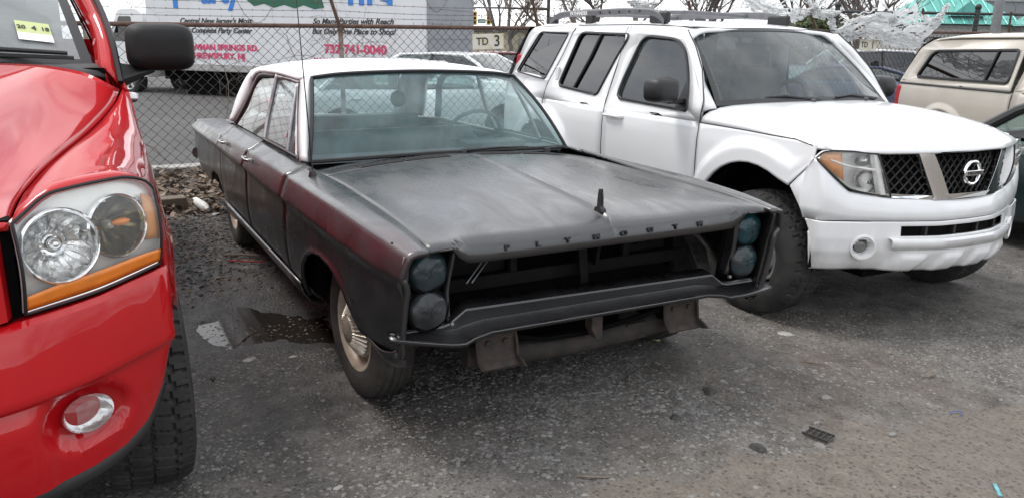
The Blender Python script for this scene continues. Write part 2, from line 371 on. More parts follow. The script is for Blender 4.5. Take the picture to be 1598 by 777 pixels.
GX, GY = np.meshgrid(gx, gy, indexing='ij'); GZ = gz(GX, GY)
fade = np.clip((np.maximum(np.maximum(-6.3 - GX, GX - 6), np.maximum(-8 - GY, GY - 12))) / 2, 0, 1); GZ = GZ * (1 - fade) - .02 * fade
def ground_mat():
    m, t, b = nodes('gravelly_asphalt_lot'); X = xyz(t)
    n_b = noise(t, .9, 6, .6, dist=.4); n_m = noise(t, 6, 6, .65); n_f = noise(t, 70, 4, .7); n_g = noise(t, 260, 2)
    def attr(n_): a_ = t.nodes.new('ShaderNodeAttribute'); a_.attribute_name = n_; return a_.outputs['Fac']
    dirt = attr('dirt')
    grey = ramp(t, n_m, [(.28, (.080, .074, .068)), (.52, (.172, .161, .149)), (.78, (.290, .272, .252))])
    tan = ramp(t, noise(t, 11, 7, .7), [(.25, (.125, .105, .088)), (.5, (.195, .170, .144)), (.78, (.255, .228, .197))])
    grey = mixc(t, mth(t, 'MULTIPLY', attr('brown'), .75), grey, ramp(t, n_m, [(.28, (.092, .075, .062)), (.55, (.170, .143, .121)), (.8, (.255, .221, .190))]))
    c_ = mixc(t, dirt, grey, tan)
    # pale stone chips and dark specks
    vo = t.nodes.new('ShaderNodeTexVoronoi'); vo.inputs['Scale'].default_value = 62; cc = t.nodes.new('ShaderNodeTexCoord'); t.links.new(cc.outputs['Object'], vo.inputs['Vector'])
    sp = t.nodes.new('ShaderNodeSeparateColor'); t.links.new(vo.outputs['Color'], sp.inputs[0])
    chip = mth(t, 'MULTIPLY', mth(t, 'GREATER_THAN', sp.outputs[0], .80), mth(t, 'LESS_THAN', vo.outputs['Distance'], .42))
    c_ = mixc(t, mth(t, 'MULTIPLY', chip, mth(t, 'SUBTRACT', .55, mth(t, 'MULTIPLY', dirt, .4))), c_, (.22, .213, .203))
    dk = mth(t, 'MULTIPLY', mth(t, 'LESS_THAN', sp.outputs[1], .16), mth(t, 'LESS_THAN', vo.outputs['Distance'], .5))
    c_ = mixc(t, mth(t, 'MULTIPLY', dk, .55), c_, (.030, .029, .028))
    c_ = mixc(t, ramp(t, n_f, [(.35, .45), (.65, 0)]), c_, (.035, .034, .033))
    # oil-stained, damp zone by sedan and puddle, plus painted shade under its nose
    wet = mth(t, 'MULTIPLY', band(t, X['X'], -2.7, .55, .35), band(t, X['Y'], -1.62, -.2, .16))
    wet_shade = mth(t, 'MULTIPLY', mth(t, 'MULTIPLY', band(t, X['X'], -.3, .30, .30), band(t, X['Y'], -1.0, 1.1, .25)), .6)  # damp ground darkened further to stand in for under-car shade
    wet = mth(t, 'MULTIPLY', mth(t, 'MAXIMUM', wet, wet_shade), ramp(t, noise(t, 3.2, 6, .62, dist=.5), [(.40, 0), (.58, 1)]))
    at_ = t.nodes.new('ShaderNodeAttribute'); at_.attribute_name = 'damp'; wet = mth(t, 'MAXIMUM', wet, at_.outputs['Fac'])
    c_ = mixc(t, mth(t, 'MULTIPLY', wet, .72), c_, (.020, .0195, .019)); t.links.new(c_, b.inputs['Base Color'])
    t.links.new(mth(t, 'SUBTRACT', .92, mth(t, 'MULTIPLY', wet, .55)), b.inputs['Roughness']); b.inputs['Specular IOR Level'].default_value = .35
    h = mth(t, 'ADD', mth(t, 'ADD', mth(t, 'MULTIPLY', n_f, .8), mth(t, 'MULTIPLY', n_g, .35)), mth(t, 'MULTIPLY', vo.outputs['Distance'], -.5)); bump(t, b, h, .75, .012); return m
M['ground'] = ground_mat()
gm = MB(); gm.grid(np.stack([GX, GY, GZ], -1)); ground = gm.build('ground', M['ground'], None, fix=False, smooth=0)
ground.data.polygons.foreach_set('use_smooth', [True] * len(ground.data.polygons))
if ground.data.polygons[0].normal.z < 0: ground.data.flip_normals()
tag(ground, kind='structure')
def dirt_f(x, y):
    xd = np.interp(y, [-3, -.75, -.45, -.38, -.13, .09, .38, .7, 1.05, 1.29, 1.6, 2.05, 4], [3, 2.2, 1.35, 1.20, 1.17, 1.20, 1.32, 1.36, 1.33, 1.28, 1.32, 1.36, 1.5])
    return np.clip((x - xd + (fbm(x * 3.2, y * 3.2, 5, 31) - .5) * .42) / .10 + .5, 0, 1)
def brown_f(x, y):
    e = np.exp(-(((x - .75) / .75) ** 2 + ((y - 1.55) / 1.0) ** 2)); return np.clip((e - .25 + (fbm(x * 2.2, y * 2.2, 5, 8) - .5) * 1.5) * 1.8, 0, 1)
_a2 = ground.data.attributes.new('dirt', 'FLOAT', 'POINT'); _a2.data.foreach_set('value', dirt_f(GX, GY).ravel())
_a3 = ground.data.attributes.new('brown', 'FLOAT', 'POINT'); _a3.data.foreach_set('value', brown_f(GX, GY).ravel())
_att = ground.data.attributes.new('damp', 'FLOAT', 'POINT'); _dd = pud_d(GX, GY) + (fbm(GX * 3.5, GY * 3.5, 4, 5) - .5) * .5
_att.data.foreach_set('value', np.clip((.52 - _dd) / .46, 0, 1).ravel())
# puddle water: level sheet that shows where the ground dips below it
def water_mat():
    m, t, b = nodes('dirty_puddle_water'); setp(b, **{'Base Color': (.030, .026, .022, 1), 'Roughness': .07, 'Specular IOR Level': .6, 'IOR': 1.33}); bump(t, b, noise(t, 9, 2), .02, .01); return m
pm_ = MB(); pm_.grid(np.array([[(x, y, -.0055) for y in np.linspace(-1.72, -.45, 3)] for x in np.linspace(-1.95, -.45, 3)])); pw = pm_.build('puddle_water', water_mat(), None, smooth=0); tag(pw, kind='structure')
# loose stones, one scattered mass
def gh(x, y): return float(gz(np.array([x]), np.array([y]))[0])
def stones(name, n, box, size, seed, mat, dens_fn=None, flat=.5):
    r_ = np.random.RandomState(seed); xs = r_.uniform(box[0], box[1], n * 3); ys = r_.uniform(box[2], box[3], n * 3); k = r_.uniform(0, 1, n * 3)
    p = dens_fn(xs, ys) if dens_fn else np.ones(n * 3); keep = k < p; xs, ys = xs[keep][:n], ys[keep][:n]; zs = gz(xs, ys); n = len(xs)
    base = np.array([(1, 0, -.2), (.4, .9, -.1), (-.6, .8, -.2), (-1, -.1, 0), (-.4, -.9, -.2), (.6, -.8, -.1), (.45, .25, .9), (-.4, .4, .8), (-.05, -.5, .95)])
    F = [(0, 1, 6), (1, 2, 7), (2, 3, 7), (3, 4, 8), (4, 5, 8), (5, 0, 6), (1, 7, 6), (3, 8, 7), (5, 6, 8), (6, 7, 8)]
    V = np.zeros((n, 9, 3)); a = r_.uniform(0, 6.28, n); sz = size[0] + (size[1] - size[0]) * r_.uniform(0, 1, n) ** 3
    jit = base[None] * (1 + r_.uniform(-.35, .35, (n, 9, 3))); jit[:, :, 2] *= flat
    V[:, :, 0] = jit[:, :, 0] * np.cos(a)[:, None] - jit[:, :, 1] * np.sin(a)[:, None]; V[:, :, 1] = jit[:, :, 0] * np.sin(a)[:, None] + jit[:, :, 1] * np.cos(a)[:, None]; V[:, :, 2] = jit[:, :, 2]
    V *= sz[:, None, None]; V[:, :, 0] += xs[:, None]; V[:, :, 1] += ys[:, None]; V[:, :, 2] += zs[:, None]
    fs = (np.array(F)[None] + (np.arange(n) * 9)[:, None, None]).reshape(-1, 3)
    me = bpy.data.meshes.new(name); me.from_pydata(V.reshape(-1, 3).tolist(), [], fs.tolist()); me.materials.append(mat); o = bpy.data.objects.new(name, me); link(o); return tag(o, kind='stuff')
def stone_mat(name, a, b_, c_):
    m, t, b = nodes(name); g = t.nodes.new('ShaderNodeNewGeometry'); t.links.new(ramp(t, g.outputs['Random Per Island'], [(0, a), (.55, b_), (1, c_)]), b.inputs['Base Color']); setp(b, **{'Roughness': .85}); return m
M['stone'] = stone_mat('asphalt_chips', (.070, .066, .061), (.155, .147, .137), (.23, .219, .205))
M['stone_dark'] = stone_mat('dark_chips', (.022, .022, .022), (.060, .059, .058), (.13, .127, .122))
def d1(x, y): return np.clip((fbm(x * 1.1 + 5, y * 1.1, 3, 60) - .34) * 4.0, .10, 1) * np.where(pud_d(x, y) < .05, .05, 1) * (1 - .93 * dirt_f(x, y)) * (1 - .45 * brown_f(x, y))
o = stones('gravel', 75000, (-2.0, 2.5, -1.9, 4.6), (.003, .012), 11, M['stone'], d1, .32); tag(o, 'loose pale and grey asphalt chips strewn over the lot', 'gravel')
o = stones('gravel', 8000, (-.2, 2.2, -1.2, 2.6), (.006, .019), 14, stone_mat('pale_chips', (.075, .072, .069), (.150, .145, .139), (.23, .222, .212)), lambda x, y: np.clip(np.exp(-(((x - .62) / .55) ** 2 + ((y - .25) / .75) ** 2)) + (fbm(x * 2.4 + 3, y * 2.4 + 8, 3, 21) - .62) * 3.0, 0.01, 1) * (1 - .97 * dirt_f(x, y)), .26); tag(o, 'patches of larger pale stone chips in the foreground', 'gravel')
o = stones('gravel', 9000, (-5.2, -1.4, -2.0, -.4), (.005, .020), 12, M['stone_dark'], lambda x, y: np.clip((-1.5 - x) * .9, .06, 1) * np.where(pud_d(x, y) < .1, .0, 1)); tag(o, 'coarse dark gravel between the puddle and the leaves', 'gravel')
o = stones('gravel', 420, (-1.7, -.62, -1.5, -.68), (.003, .010), 15, stone_mat('scum_bits', (.05, .045, .04), (.13, .12, .105), (.26, .24, .21)), lambda x, y: np.where(pud_d(x, y) < .02, np.clip((fbm(x * 4, y * 4, 3, 90) - .42) * 6, .08, 1), 0), .3); tag(o, 'grit and scum islands standing out of the puddle', 'gravel')
_v = np.zeros(len(o.data.vertices) * 3); o.data.vertices.foreach_get('co', _v); _v = _v.reshape(-1, 3); _k = _v.reshape(-1, 9, 3); _k[:, :, 2] += (-.0055 - _k[:, :, 2].mean(1) + .001)[:, None]; _v = _k.reshape(-1, 3); o.data.vertices.foreach_set('co', _v.ravel())
# street behind the fence and its kerb
sm = MB(); sm.grid(np.array([[(x, y, .012) for y in np.linspace(-80, 120, 3)] for x in (-60, -6.85)])); st = sm.build('street', pm('worn_concrete_street', (.085, .083, .080), .9, col2=(.062, .060, .058), vs=1.2, bmp=.3, bs=40), None, smooth=0); tag(st, kind='structure')
km = MB(); km.box((-6.70, 15, .045), (.26, 90, .11)); kb = km.build('kerb', pm('pale_concrete_kerb', (.34, .33, .31), .9, var=.35, vs=5, bmp=.4, bs=40), None, bevel=.015); tag(kb, kind='structure')
# leaf litter by the fence
def leaf_mat():
    m, t, b = nodes('dead_leaves'); g = t.nodes.new('ShaderNodeNewGeometry'); t.links.new(ramp(t, g.outputs['Random Per Island'], [(0, (.060, .040, .028)), (.35, (.13, .092, .065)), (.7, (.22, .165, .12)), (1, (.36, .29, .22))]), b.inputs['Base Color']); setp(b, **{'Roughness': .8}); return m
M['leaf'] = leaf_mat()
def leaves(name, n, box, seed, hmax, size=(.025, .055)):
    r_ = random.Random(seed); mb = MB()
    for i in range(n):
        x = r_.uniform(box[0], box[1]); y = r_.uniform(box[2], box[3]); z0 = hmax * r_.random() * max(0, min(1, (box[1] - x) * 2.5)) + .004
        s = r_.uniform(*size); a = r_.uniform(0, 6.28); R = Matrix.Rotation(a, 3, 'Z') @ Matrix.Rotation(r_.gauss(0, .45), 3, 'X') @ Matrix.Rotation(r_.gauss(0, .4), 3, 'Y'); cu = r_.uniform(.1, .5)
        P = [(-1, 0, 0), (-.35, .55, cu * .6), (.4, .5, cu * .7), (1, 0, cu * .3), (.4, -.5, cu * .6), (-.35, -.55, cu * .7), (0, 0, 0)]
        mb.add([Vector((x, y, z0)) + R @ (Vector(p) * s) for p in P], [(0, 6, 1), (1, 6, 2), (2, 6, 3), (3, 6, 4), (4, 6, 5), (5, 6, 0)])
    o = mb.build(name, M['leaf'], None, smooth=0, fix=False); return tag(o, kind='stuff')
o = leaves('leaf_litter', 2600, (-6.55, -4.15, -2.2, .9), 3, .10); tag(o, 'dead brown leaves heaped along the foot of the fence', 'leaves')
o = leaves('leaf_litter', 700, (-6.55, -5.4, 3.2, 9.5), 4, .06); tag(o, 'dead leaves gathered behind the white suv by the fence', 'leaves')
o = leaves('leaf_litter', 160, (-4.2, -1.7, -1.7, -.8), 6, .0, (.012, .03)); tag(o, 'thin scatter of leaf scraps on the dark gravel', 'leaves')
# ------------------------------------------------------------------ wheels
def tyre_grid(R, W, rim, nth, style):
    """outer skin of a tyre: sidewalls from the bead plus a carved tread, axis y"""
    side = [(rim, .40), (rim + .012, .47), (rim + (R - rim) * .30, .515), (rim + (R - rim) * .55, .52), (rim + (R - rim) * .80, .48), (R - .020, .455)]
    ty = np.linspace(-.45, .45, 37 if style == 'at' else 29)
    prof = [(r_, -h) for r_, h in side] + [(None, y) for y in ty] + [(r_, h) for r_, h in side[::-1]]
    th = np.linspace(0, 2 * math.pi, nth, endpoint=False); G = np.zeros((nth, len(prof), 3))
    for i, a in enumerate(th):
        for j, (r_, h) in enumerate(prof):
            if r_ is None:
                crown = .016 * (abs(h) / .45) ** 3; dep = .0
                if style == 'at':
                    k = int(abs(h) > .27); zig = .018 * (1 if math.sin(a * 46 + (h > 0) * 1.2) > 0 else -1)
                    for g in (-.27, 0, .27) :
                        if abs(h + zig - g) < .022: dep = .011
                    ph = (a * 46 / (2 * math.pi) * 1.0 + (.5 if k else 0) + h * (1.3 if not k else .25)) % 1
                    if ph < .16: dep = .011 if k else .008
                    if k and .5 < ph < .56: dep = max(dep, .004)
                else:
                    for g in (-.30, -.10, .10, .30):
                        if abs(h - g) < .022: dep = .007
                    ph = (a * 62 / (2 * math.pi) + abs(h) * 1.1) % 1
                    if ph < .13 and abs(h) > .12: dep = max(dep, .005)
                rr = R - crown - dep
            else: rr = r_
            G[i, j] = (rr * math.cos(a), h * W, rr * math.sin(a))
    return G
def wheel(root, x, y, z, R, W, rim, side, style, mats, steer=0.0, nth=150, tread='road', camber=0.0):
    """side +1 = car's left. wheel (hub) > tyre, rim, hubcap / spokes"""
    hb = MB(); hb.lathe([(.001, -.06), (.09, -.06), (.09, .02), (.001, .02)], n=20); hub = hb.build('wheel', M['rust_dark'], root)
    hub.location = (x, y, z); hub.rotation_euler = (camber, 0, steer + (math.pi if side < 0 else 0))
    t = MB(); t.grid(tyre_grid(R, W, rim, nth, tread), cu=True)
    t.build('tyre', mats[0], hub, smooth=30)
    r_ = MB(); h = W * .42
    r_.lathe([(rim + .004, -h), (rim + .004, h * .9), (rim + .010, h), (rim + .006, h + .008), (rim - .008, h + .004), (rim - .020, h - .012), (rim - .030, h - .030), (rim - .034, -h)], n=48)
    if style == 'fin':
        r_.lathe([(rim - .034, h - .045), (rim - .055, h - .028), (rim * .60, h - .030), (rim * .50, h - .050), (.001, h - .050)], n=48)
    else:
        r_.lathe([(rim - .034, 0), (rim * .60, h - .065), (rim * .42, h - .045), (.001, h - .045)], n=48)
    r_.build('rim', mats[1], hub)
    if style == 'fin':
        c = MB(); r0, r1 = rim * .34, rim * .66
        for k in range(30):
            a0 = 2 * math.pi * k / 30; a1 = a0 + .13
            P = []
            for (rr, hh) in ((r0, h + .030), (r1, h - .012)):
                for a, dh in ((a0, 0), ((a0 + a1) / 2, .011), (a1, 0)): P.append((rr * math.cos(a), hh + dh, rr * math.sin(a)))
            c.add(P, [(0, 1, 4, 3), (1, 2, 5, 4)])
        c.lathe([(.001, h + .046), (r0 * .55, h + .044), (r0 * .8, h + .036), (r0 * .86, h + .026), (r0, h + .027), (r1, h - .018), (r1 + .012, h - .020), (r1 + .014, h - .034)], n=40)
        c.build('hubcap', mats[2], hub)
    elif style == 'spoke6':
        c = MB()
        for k in range(6):
            a = 2 * math.pi * k / 6
            M3 = Matrix.Rotation(-a, 3, 'Y')
            P = [(.05, h - .04, -.035), (.05, h - .04, .035), (rim - .02, h - .02, .050), (rim - .02, h - .02, -.050), (.05, h - .07, -.04), (.05, h - .07, .04), (rim - .02, h - .07, .055), (rim - .02, h - .07, -.055)]
            c.add([M3 @ Vector(q) for q in P], [(0, 1, 2, 3), (4, 7, 6, 5), (0, 4, 5, 1), (1, 5, 6, 2), (2, 6, 7, 3), (3, 7, 4, 0)])
        c.lathe([(.001, h - .025), (.05, h - .027), (.062, h - .04), (.066, h - .07)], n=24)
        c.build('spokes', mats[2], hub, bevel=.006)
    return hub
def inner_rows(lo, top_fn):
    pass
# ------------------------------------------------------------------ old black sedan
def sedan():
    root = empty('old_sedan', (0, 0, 0), 0, 'old sedan sprayed matte black with white roof, its grille and front bumper missing', 'sedan')
    C = (-1.6, 0, .55)
    sx = [-4.50, -4.20, -3.60, -2.80, -1.80, -.75, 0, .50, .80]
    S = dict(zs=[.835, .842, .862, .885, .900, .905, .902, .884, .858], ys=[.930, .942, .952, .957, .957, .957, .953, .940, .903],
             zr=[.772, .778, .790, .800, .800, .795, .793, .785, .770], yr=[.962, .974, .985, .990, .990, .990, .985, .968, .925],
             yi=[.700, .710, .740, .835, .835, .830, .800, .808, .822], zi=[.845, .858, .892, .945, .945, .938, .912, .897, .868])
    def P(k, x): return float(hermite(sx, np.array(S[k]), [x])[0])
    def shear(x, z): return x - max(0, (x - .45) / .35) ** 1.3 * (.86 - z) * .21 + (max(0, (-4.1 - x) / .4) * (.60 - z) * .12 if z < .8 else 0)
    def column(x, zb, n_low=9, flare=0.0):
        zs, ys, zr, yr, yi, zi = (P(k, x) for k in ('zs', 'ys', 'zr', 'yr', 'yi', 'zi'))
        pts = [(yi, zi), (yi + (ys - yi) * .35, zi + (zs - zi) * .25 + .004), (ys - .040, zs + .010), (ys - .018, zs + .004), (ys - .006, zs - .006), (ys, zs - .020),
               (ys + (yr - ys) * .55, zs + (zr - zs) * .55), (yr - .003, zr + .012), (yr, zr + .003), (yr - .001, zr - .005), (yr - .010, zr - .016), (yr - .021, zr - .030), (yr - .025, zr - .055)]
        zt = zr - .075
        low = [(.0, -.024), (.10, -.020), (.45, -.018), (.75, -.030), (1.0, -.060)]
        for k in range(n_low + 1):
            f = k / n_low; z = zt + (zb - zt) * f
            q = (zt - z) / (zt - .33)
            y = yr + np.interp(q, [a for a, _ in low], [b for _, b in low])
            if flare and f > .75: y += flare * (f - .75) / .25
            pts.append((y, z))
        return [(shear(x, z), -y, z) for y, z in pts]
    archf = [(-.505, .335), (-.495, .39), (-.47, .46), (-.42, .53), (-.34, .590), (-.245, .628), (-.10, .648), (.036, .640), (.13, .618), (.214, .584), (.29, .535), (.35, .490), (.40, .462), (.47, .446), (.62, .440), (.80, .440)]
    archr = [(-3.46, .445), (-3.42, .50), (-3.34, .535), (-3.20, .560), (-3.0, .555), (-2.90, .50), (-2.86, .43), (-2.84, .345)]
    def panel(name, xs, zbf, flare=None, mirror=True):
        G = np.array([column(x, zbf(x), flare=(flare(x) if flare else 0)) for x in xs])
        o = skin(name, G, M['primer'], root, C, .020, 30)
        o2 = skin(name, mirror_y(G), M['primer'], root, C, .020, 30)
        return o, o2
    fx = [q[0] for q in archf]
    xs = list(np.linspace(-.747, -.51, 6)) + fx[1:] + [.54, .68, .74, .775]; xs = sorted(set(round(v, 4) for v in xs))
    zf = lambda x: float(np.interp(x, [-.8, -.506] + fx[1:], [.325, .332] + [q[1] for q in archf][1:]))
    fl = lambda x: .012 if -.50 < x < .42 else 0
    fnd = panel('front_fender', xs, zf, fl)
    for o in fnd: o['label'] = 'fender with dark red paint showing through the black'
    zsill = lambda x: float(np.interp(x, [-3.0, -2.4, -1.4, -.7], [.345, .338, .322, .325]))
    dF = panel('front_door', np.linspace(-1.792, -.755, 15), zsill)
    dR = panel('rear_door', np.linspace(-2.832, -1.800, 15), zsill)
    zq = lambda x: float(np.interp(x, [-4.5, -4.2, -3.9, -3.5] + [q[0] for q in archr], [.52, .47, .445, .440] + [q[1] for q in archr]))
    xq = sorted(set([-4.5, -4.46, -4.4, -4.3, -4.2, -4.0, -3.8, -3.6, -3.5] + [q[0] for q in archr] + [-3.1, -2.95]))
    panel('quarter_panel', xq, zq)
    # rocker moulding, a worn lighter strip along the sill
    for s in (-1, 1):
        mb = MB(); G = np.array([[(x, s * .962, .405), (x, s * .968, .392), (x, s * .950, .345), (x, s * .920, .300), (x, s * .86, .285)] for x in np.linspace(-2.82, -.52, 12)])
        mb.grid(G); mb.build('rocker_panel', M['primer'], root, thick=.01, offset=0)
    # door handles
    for d, x0 in ((dF, -1.66), (dR, -2.56)):
        for k, s in ((0, -1), (1, 1)):
            mb = MB(); y = s * .972
            mb.tube([(x0 - .085, y, .862), (x0 - .085, y + s * .022, .864), (x0 - .03, y + s * .030, .866), (x0 + .065, y + s * .030, .866), (x0 + .075, y + s * .02, .866), (x0 + .075, y, .865)], [.009, .010, .009, .009, .010, .009], 8)
            mb.box((x0 + .075, y + s * .006, .865), (.045, .016, .022)); mb.build('handle', M['dull_chrome'], d[k], bevel=.002)
    # hood: half rows by y, mirrored
    H = [(0.0, [(-.585, .976), (-.45, .981), (.07, .957), (.42, .929), (.62, .917), (.69, .900), (.729, .862), (.745, .822), (.752, .787)]),
         (.012, [(-.585, .971), (-.45, .975), (.07, .950), (.42, .923), (.60, .909), (.68, .892), (.727, .860), (.744, .822), (.751, .787)]),
         (.12, [(-.585, .969), (-.45, .973), (.07, .948), (.42, .920), (.52, .908), (.64, .886), (.724, .862), (.744, .824), (.751, .787)]),
         (.36, [(-.585, .960), (-.45, .964), (.07, .939), (.42, .908), (.54, .896), (.64, .880), (.722, .864), (.743, .826), (.750, .787)]),
         (.56, [(-.585, .945), (-.45, .948), (.07, .925), (.42, .902), (.58, .892), (.66, .882), (.722, .866), (.742, .828), (.748, .787)]),
         (.645, [(-.585, .936), (-.45, .938), (.07, .918), (.42, .899), (.60, .889), (.68, .881), (.726, .868), (.743, .832), (.747, .790)]),
         (.680, [(-.585, .932), (-.45, .934), (.07, .914), (.42, .896), (.62, .886), (.70, .880), (.738, .868), (.750, .842), (.751, .815)]),
         (.712, [(-.585, .928), (-.45, .930), (.07, .911), (.42, .894), (.64, .885), (.72, .879), (.750, .872), (.762, .865), (.764, .858)]),
         (.760, [(-.585, .922), (-.45, .924), (.07, .909), (.42, .895), (.64, .886), (.72, .882), (.762, .876), (.772, .868), (.774, .860)]),
         (.815, [(-.585, .915), (-.45, .916), (.07, .908), (.42, .896), (.64, .884), (.72, .879), (.766, .872), (.777, .865), (.779, .858)])]
    yy = [h[0] for h in H]; edge = lambda x: float(np.interp(x, [-.9, -.3, .3, .8], [.800, .790, .797, .818]))
    rows = []
    for y in [0, .012, .03, .07, .12, .18, .24, .30, .36, .42, .48, .54, .58, .62, .645, .662, .680, .695, .712, .735, .76, .79, .815]:
        A = np.array([[np.interp(y, yy, [h[1][k][0] for h in H]), np.interp(y, yy, [h[1][k][1] for h in H])] for k in range(9)])
        c = crv(A, 44)
        rows.append([(q[0], y * (edge(q[0]) / .815 if y > .70 else 1 - (1 - edge(q[0]) / .815) * max(0, y - .3) / .4), q[1]) for q in c])
    hood = skin('hood', full(np.array(rows)), M['primer'], root, (0, 0, .4), .016, 34)
    # dark rubber seal in the gap between hood and fender
    for s in (-1, 1):
        mb = MB(); mb.tube([(x, s * (edge(x) + .002), z - .010) for x, z in ((-.60, .918), (-.45, .915), (.07, .907), (.42, .895), (.74, .875))], .009, 6); mb.build('hood_seal', M['black_rubber'], hood)
    # raised letters on the hood lip
    for k, ch in enumerate('PLYMOUTH'):
        y = -.485 + k * .1345; xf = .7445 + .003 * (1 - abs(y) / .6)
        text_obj('badge_letter', ch, M['black_plastic'], hood, (xf, y, .828), (0, 1, 0), (-.19, 0, 1), .030, .004, sx=1.25, bold=.0012)
    # hood ornament: tapered upright blade on a foot
    mb = MB(); mb.add([(.645 + dx * a, dy * b, z) for z, a, b in ((.905, .030, .012), (.918, .026, .011), (.925, .011, .010), (.960, .0095, .010), (.985, .008, .008), (.998, .007, .007)) for dx, dy in ((-1, -1), (1, -1), (1, 1), (-1, 1))],
           [(i * 4 + j, i * 4 + (j + 1) % 4, (i + 1) * 4 + (j + 1) % 4, (i + 1) * 4 + j) for i in range(5) for j in range(4)] + [(20, 21, 22, 23)])
    mb.box((.655, 0, .960), (.005, .004, .05)); mb.build('hood_ornament', M['black_plastic'], root, bevel=.002)
    # cowl with vent slots
    cz_ = lambda x, y: np.interp(x, [-.93, -.80, -.70, -.59], [.945, .961, .966, .968]) - .055 * (abs(y) / .8) ** 2
    mb = MB(); G = np.array([[(x, y, cz_(x, y)) for x in (-.592, -.62, -.68, -.74, -.80, -.87, -.93)] for y in np.linspace(-.812, .812, 31)])
    mb.grid(G); mb.build('cowl_panel', M['primer'], root, thick=.01)
    for k, (a, b_) in enumerate(((-.60, -.37), (-.35, -.10), (.10, .33), (.36, .60))):
        mb = MB()
        for i in range(6): mb.tube([(-.625 - i * .016, y, cz_(-.625 - i * .016, y) + .003) for y in np.linspace(a, b_, 5)], .0036, 5)
        for y in np.linspace(a, b_, 20): mb.tube([(-.625, y, cz_(-.625, y) + .003), (-.705, y, cz_(-.705, y) + .003)], .003, 4)
        mb.build('cowl_vent', M['black_plastic'], root, smooth=0)
    # wipers
    for y0, y1 in ((.03, .52), (.56, -.02)):
        pass
    for y0, ya, yb in ((.05, .10, .50), (.60, .64, .76)):
        mb = MB(); mb.lathe([(.001, .03), (.016, .028), (.02, .012), (.022, 0)], 'z', (-.78, y0, .945 - .04 * y0 * y0), 12)
        mb.tube([(-.78, y0, .972 - .05 * y0 * y0), (-.800, (y0 + yb) / 2, .976 - .05 * y0 * y0), (-.830, yb, .978 - .05 * yb * yb)], [.009, .006, .005], 6)
        mb.tube([(-.808, ya - .03, .968 - .05 * ya * ya), (-.838, yb + .02, .972 - .05 * yb * yb)], .005, 5)
        mb.build('wiper', M['black_plastic'], root)
    # ---- greenhouse. windscreen
    base = [(-.885, -.80, .938), (-.845, -.6, .946), (-.810, -.3, .956), (-.795, 0, .960), (-.810, .3, .956), (-.845, .6, .946), (-.885, .80, .938)]
    top = [(-1.315, -.655, 1.352), (-1.29, -.5, 1.372), (-1.275, -.25, 1.383), (-1.27, 0, 1.387), (-1.275, .25, 1.383), (-1.29, .5, 1.372), (-1.315, .655, 1.352)]
    B_, T_ = crv(base, 33), crv(top, 33)
    G = np.array([B_ + (T_ - B_) * f + np.array([.030, 0, .018]) * math.sin(f * math.pi) for f in np.linspace(0, 1, 14)])
    skin('windscreen', G, M['ws_glass'], root, C, 0, 60)
    mb = MB(); ring = list(map(tuple, np.concatenate([G[0], G[1:, -1], G[-1, ::-1][1:], G[::-1, 0][1:-1]])))
    mb.tube([Vector(q) + Vector((.004, 0, .006)) for q in ring], .011, 6, closed=True); mb.build('windscreen_seal', M['black_rubber'], root)
    # roof
    rr = []
    for x, ze, zc, ye in ((-1.325, 1.362, 1.398, .665), (-1.40, 1.370, 1.415, .672), (-1.55, 1.378, 1.428, .683), (-1.9, 1.385, 1.440, .695), (-2.3, 1.380, 1.440, .695), (-2.7, 1.362, 1.428, .685), (-3.0, 1.345, 1.405, .665), (-3.12, 1.328, 1.385, .65)):
        fc = .040 if x > -1.35 else 0
        rr.append([(x + fc * (1 - (y / ye) ** 2), y, zc - (zc - ze) * (abs(y) / ye) ** 2.6) for y in np.linspace(-ye + .012, ye - .012, 13)])
        rr[-1] = [(x, -ye, ze - .022), (x, -ye - .004, ze - .010)] + rr[-1] + [(x, ye + .004, ze - .010), (x, ye, ze - .022)]
    skin('roof', loft(rr, 30, 40), M['white_roof'], root, C, .018, 50)
    for s in (-1, 1):
        sd = lambda P_: [(q[0], s * q[1], q[2]) for q in P_]
        def strip(name, outer, inner, mat, dy=.03, parent=root, n_=18):
            """a flat frame member between two curves on the side, thickened"""
            a, b_ = crv(sd(outer), n_), crv(sd(inner), n_)
            mid = (a + b_) / 2 + np.array([0, s * .006, .004])
            return skin(name, np.array([a, mid, b_]), mat, parent, C, dy, 60)
        # A pillar, C pillar, roof rail: white outside
        strip('a_pillar', [(-.895, .812, .948), (-1.10, .752, 1.150), (-1.318, .672, 1.360)], [(-.955, .838, .938), (-1.18, .775, 1.150), (-1.395, .700, 1.352)], M['white_roof'])
        strip('drip_rail', [(-1.34, .690, 1.362), (-1.9, .708, 1.378), (-2.4, .706, 1.372), (-2.7, .700, 1.352), (-2.9, .70, 1.30)], [(-1.39, .703, 1.335), (-1.9, .718, 1.352), (-2.4, .716, 1.345), (-2.66, .712, 1.318), (-2.78, .716, 1.27)], M['white_roof'], .02)
        a, b_ = crv(sd([(-2.70, .692, 1.345), (-2.85, .700, 1.26), (-3.02, .752, 1.08), (-3.20, .805, .945)]), 16), crv(sd([(-3.10, .655, 1.335), (-3.25, .680, 1.26), (-3.42, .730, 1.10), (-3.56, .770, .92)]), 16)
        c_ = crv(sd([(-3.13, .60, 1.345), (-3.33, .62, 1.24), (-3.52, .66, 1.08), (-3.66, .69, .90)]), 16)
        G = np.array([a, a * .66 + b_ * .34 + np.array([0, s * .014, 0]), a * .33 + b_ * .67 + np.array([0, s * .014, 0]), b_, c_])
        skin('c_pillar', G, M['white_roof'], root, C, .03, 60)
        # door window frames (dull bare metal with dark red showing)
        fz = [(-1.395, .700, 1.335), (-1.62, .706, 1.345), (-1.94, .712, 1.350)]
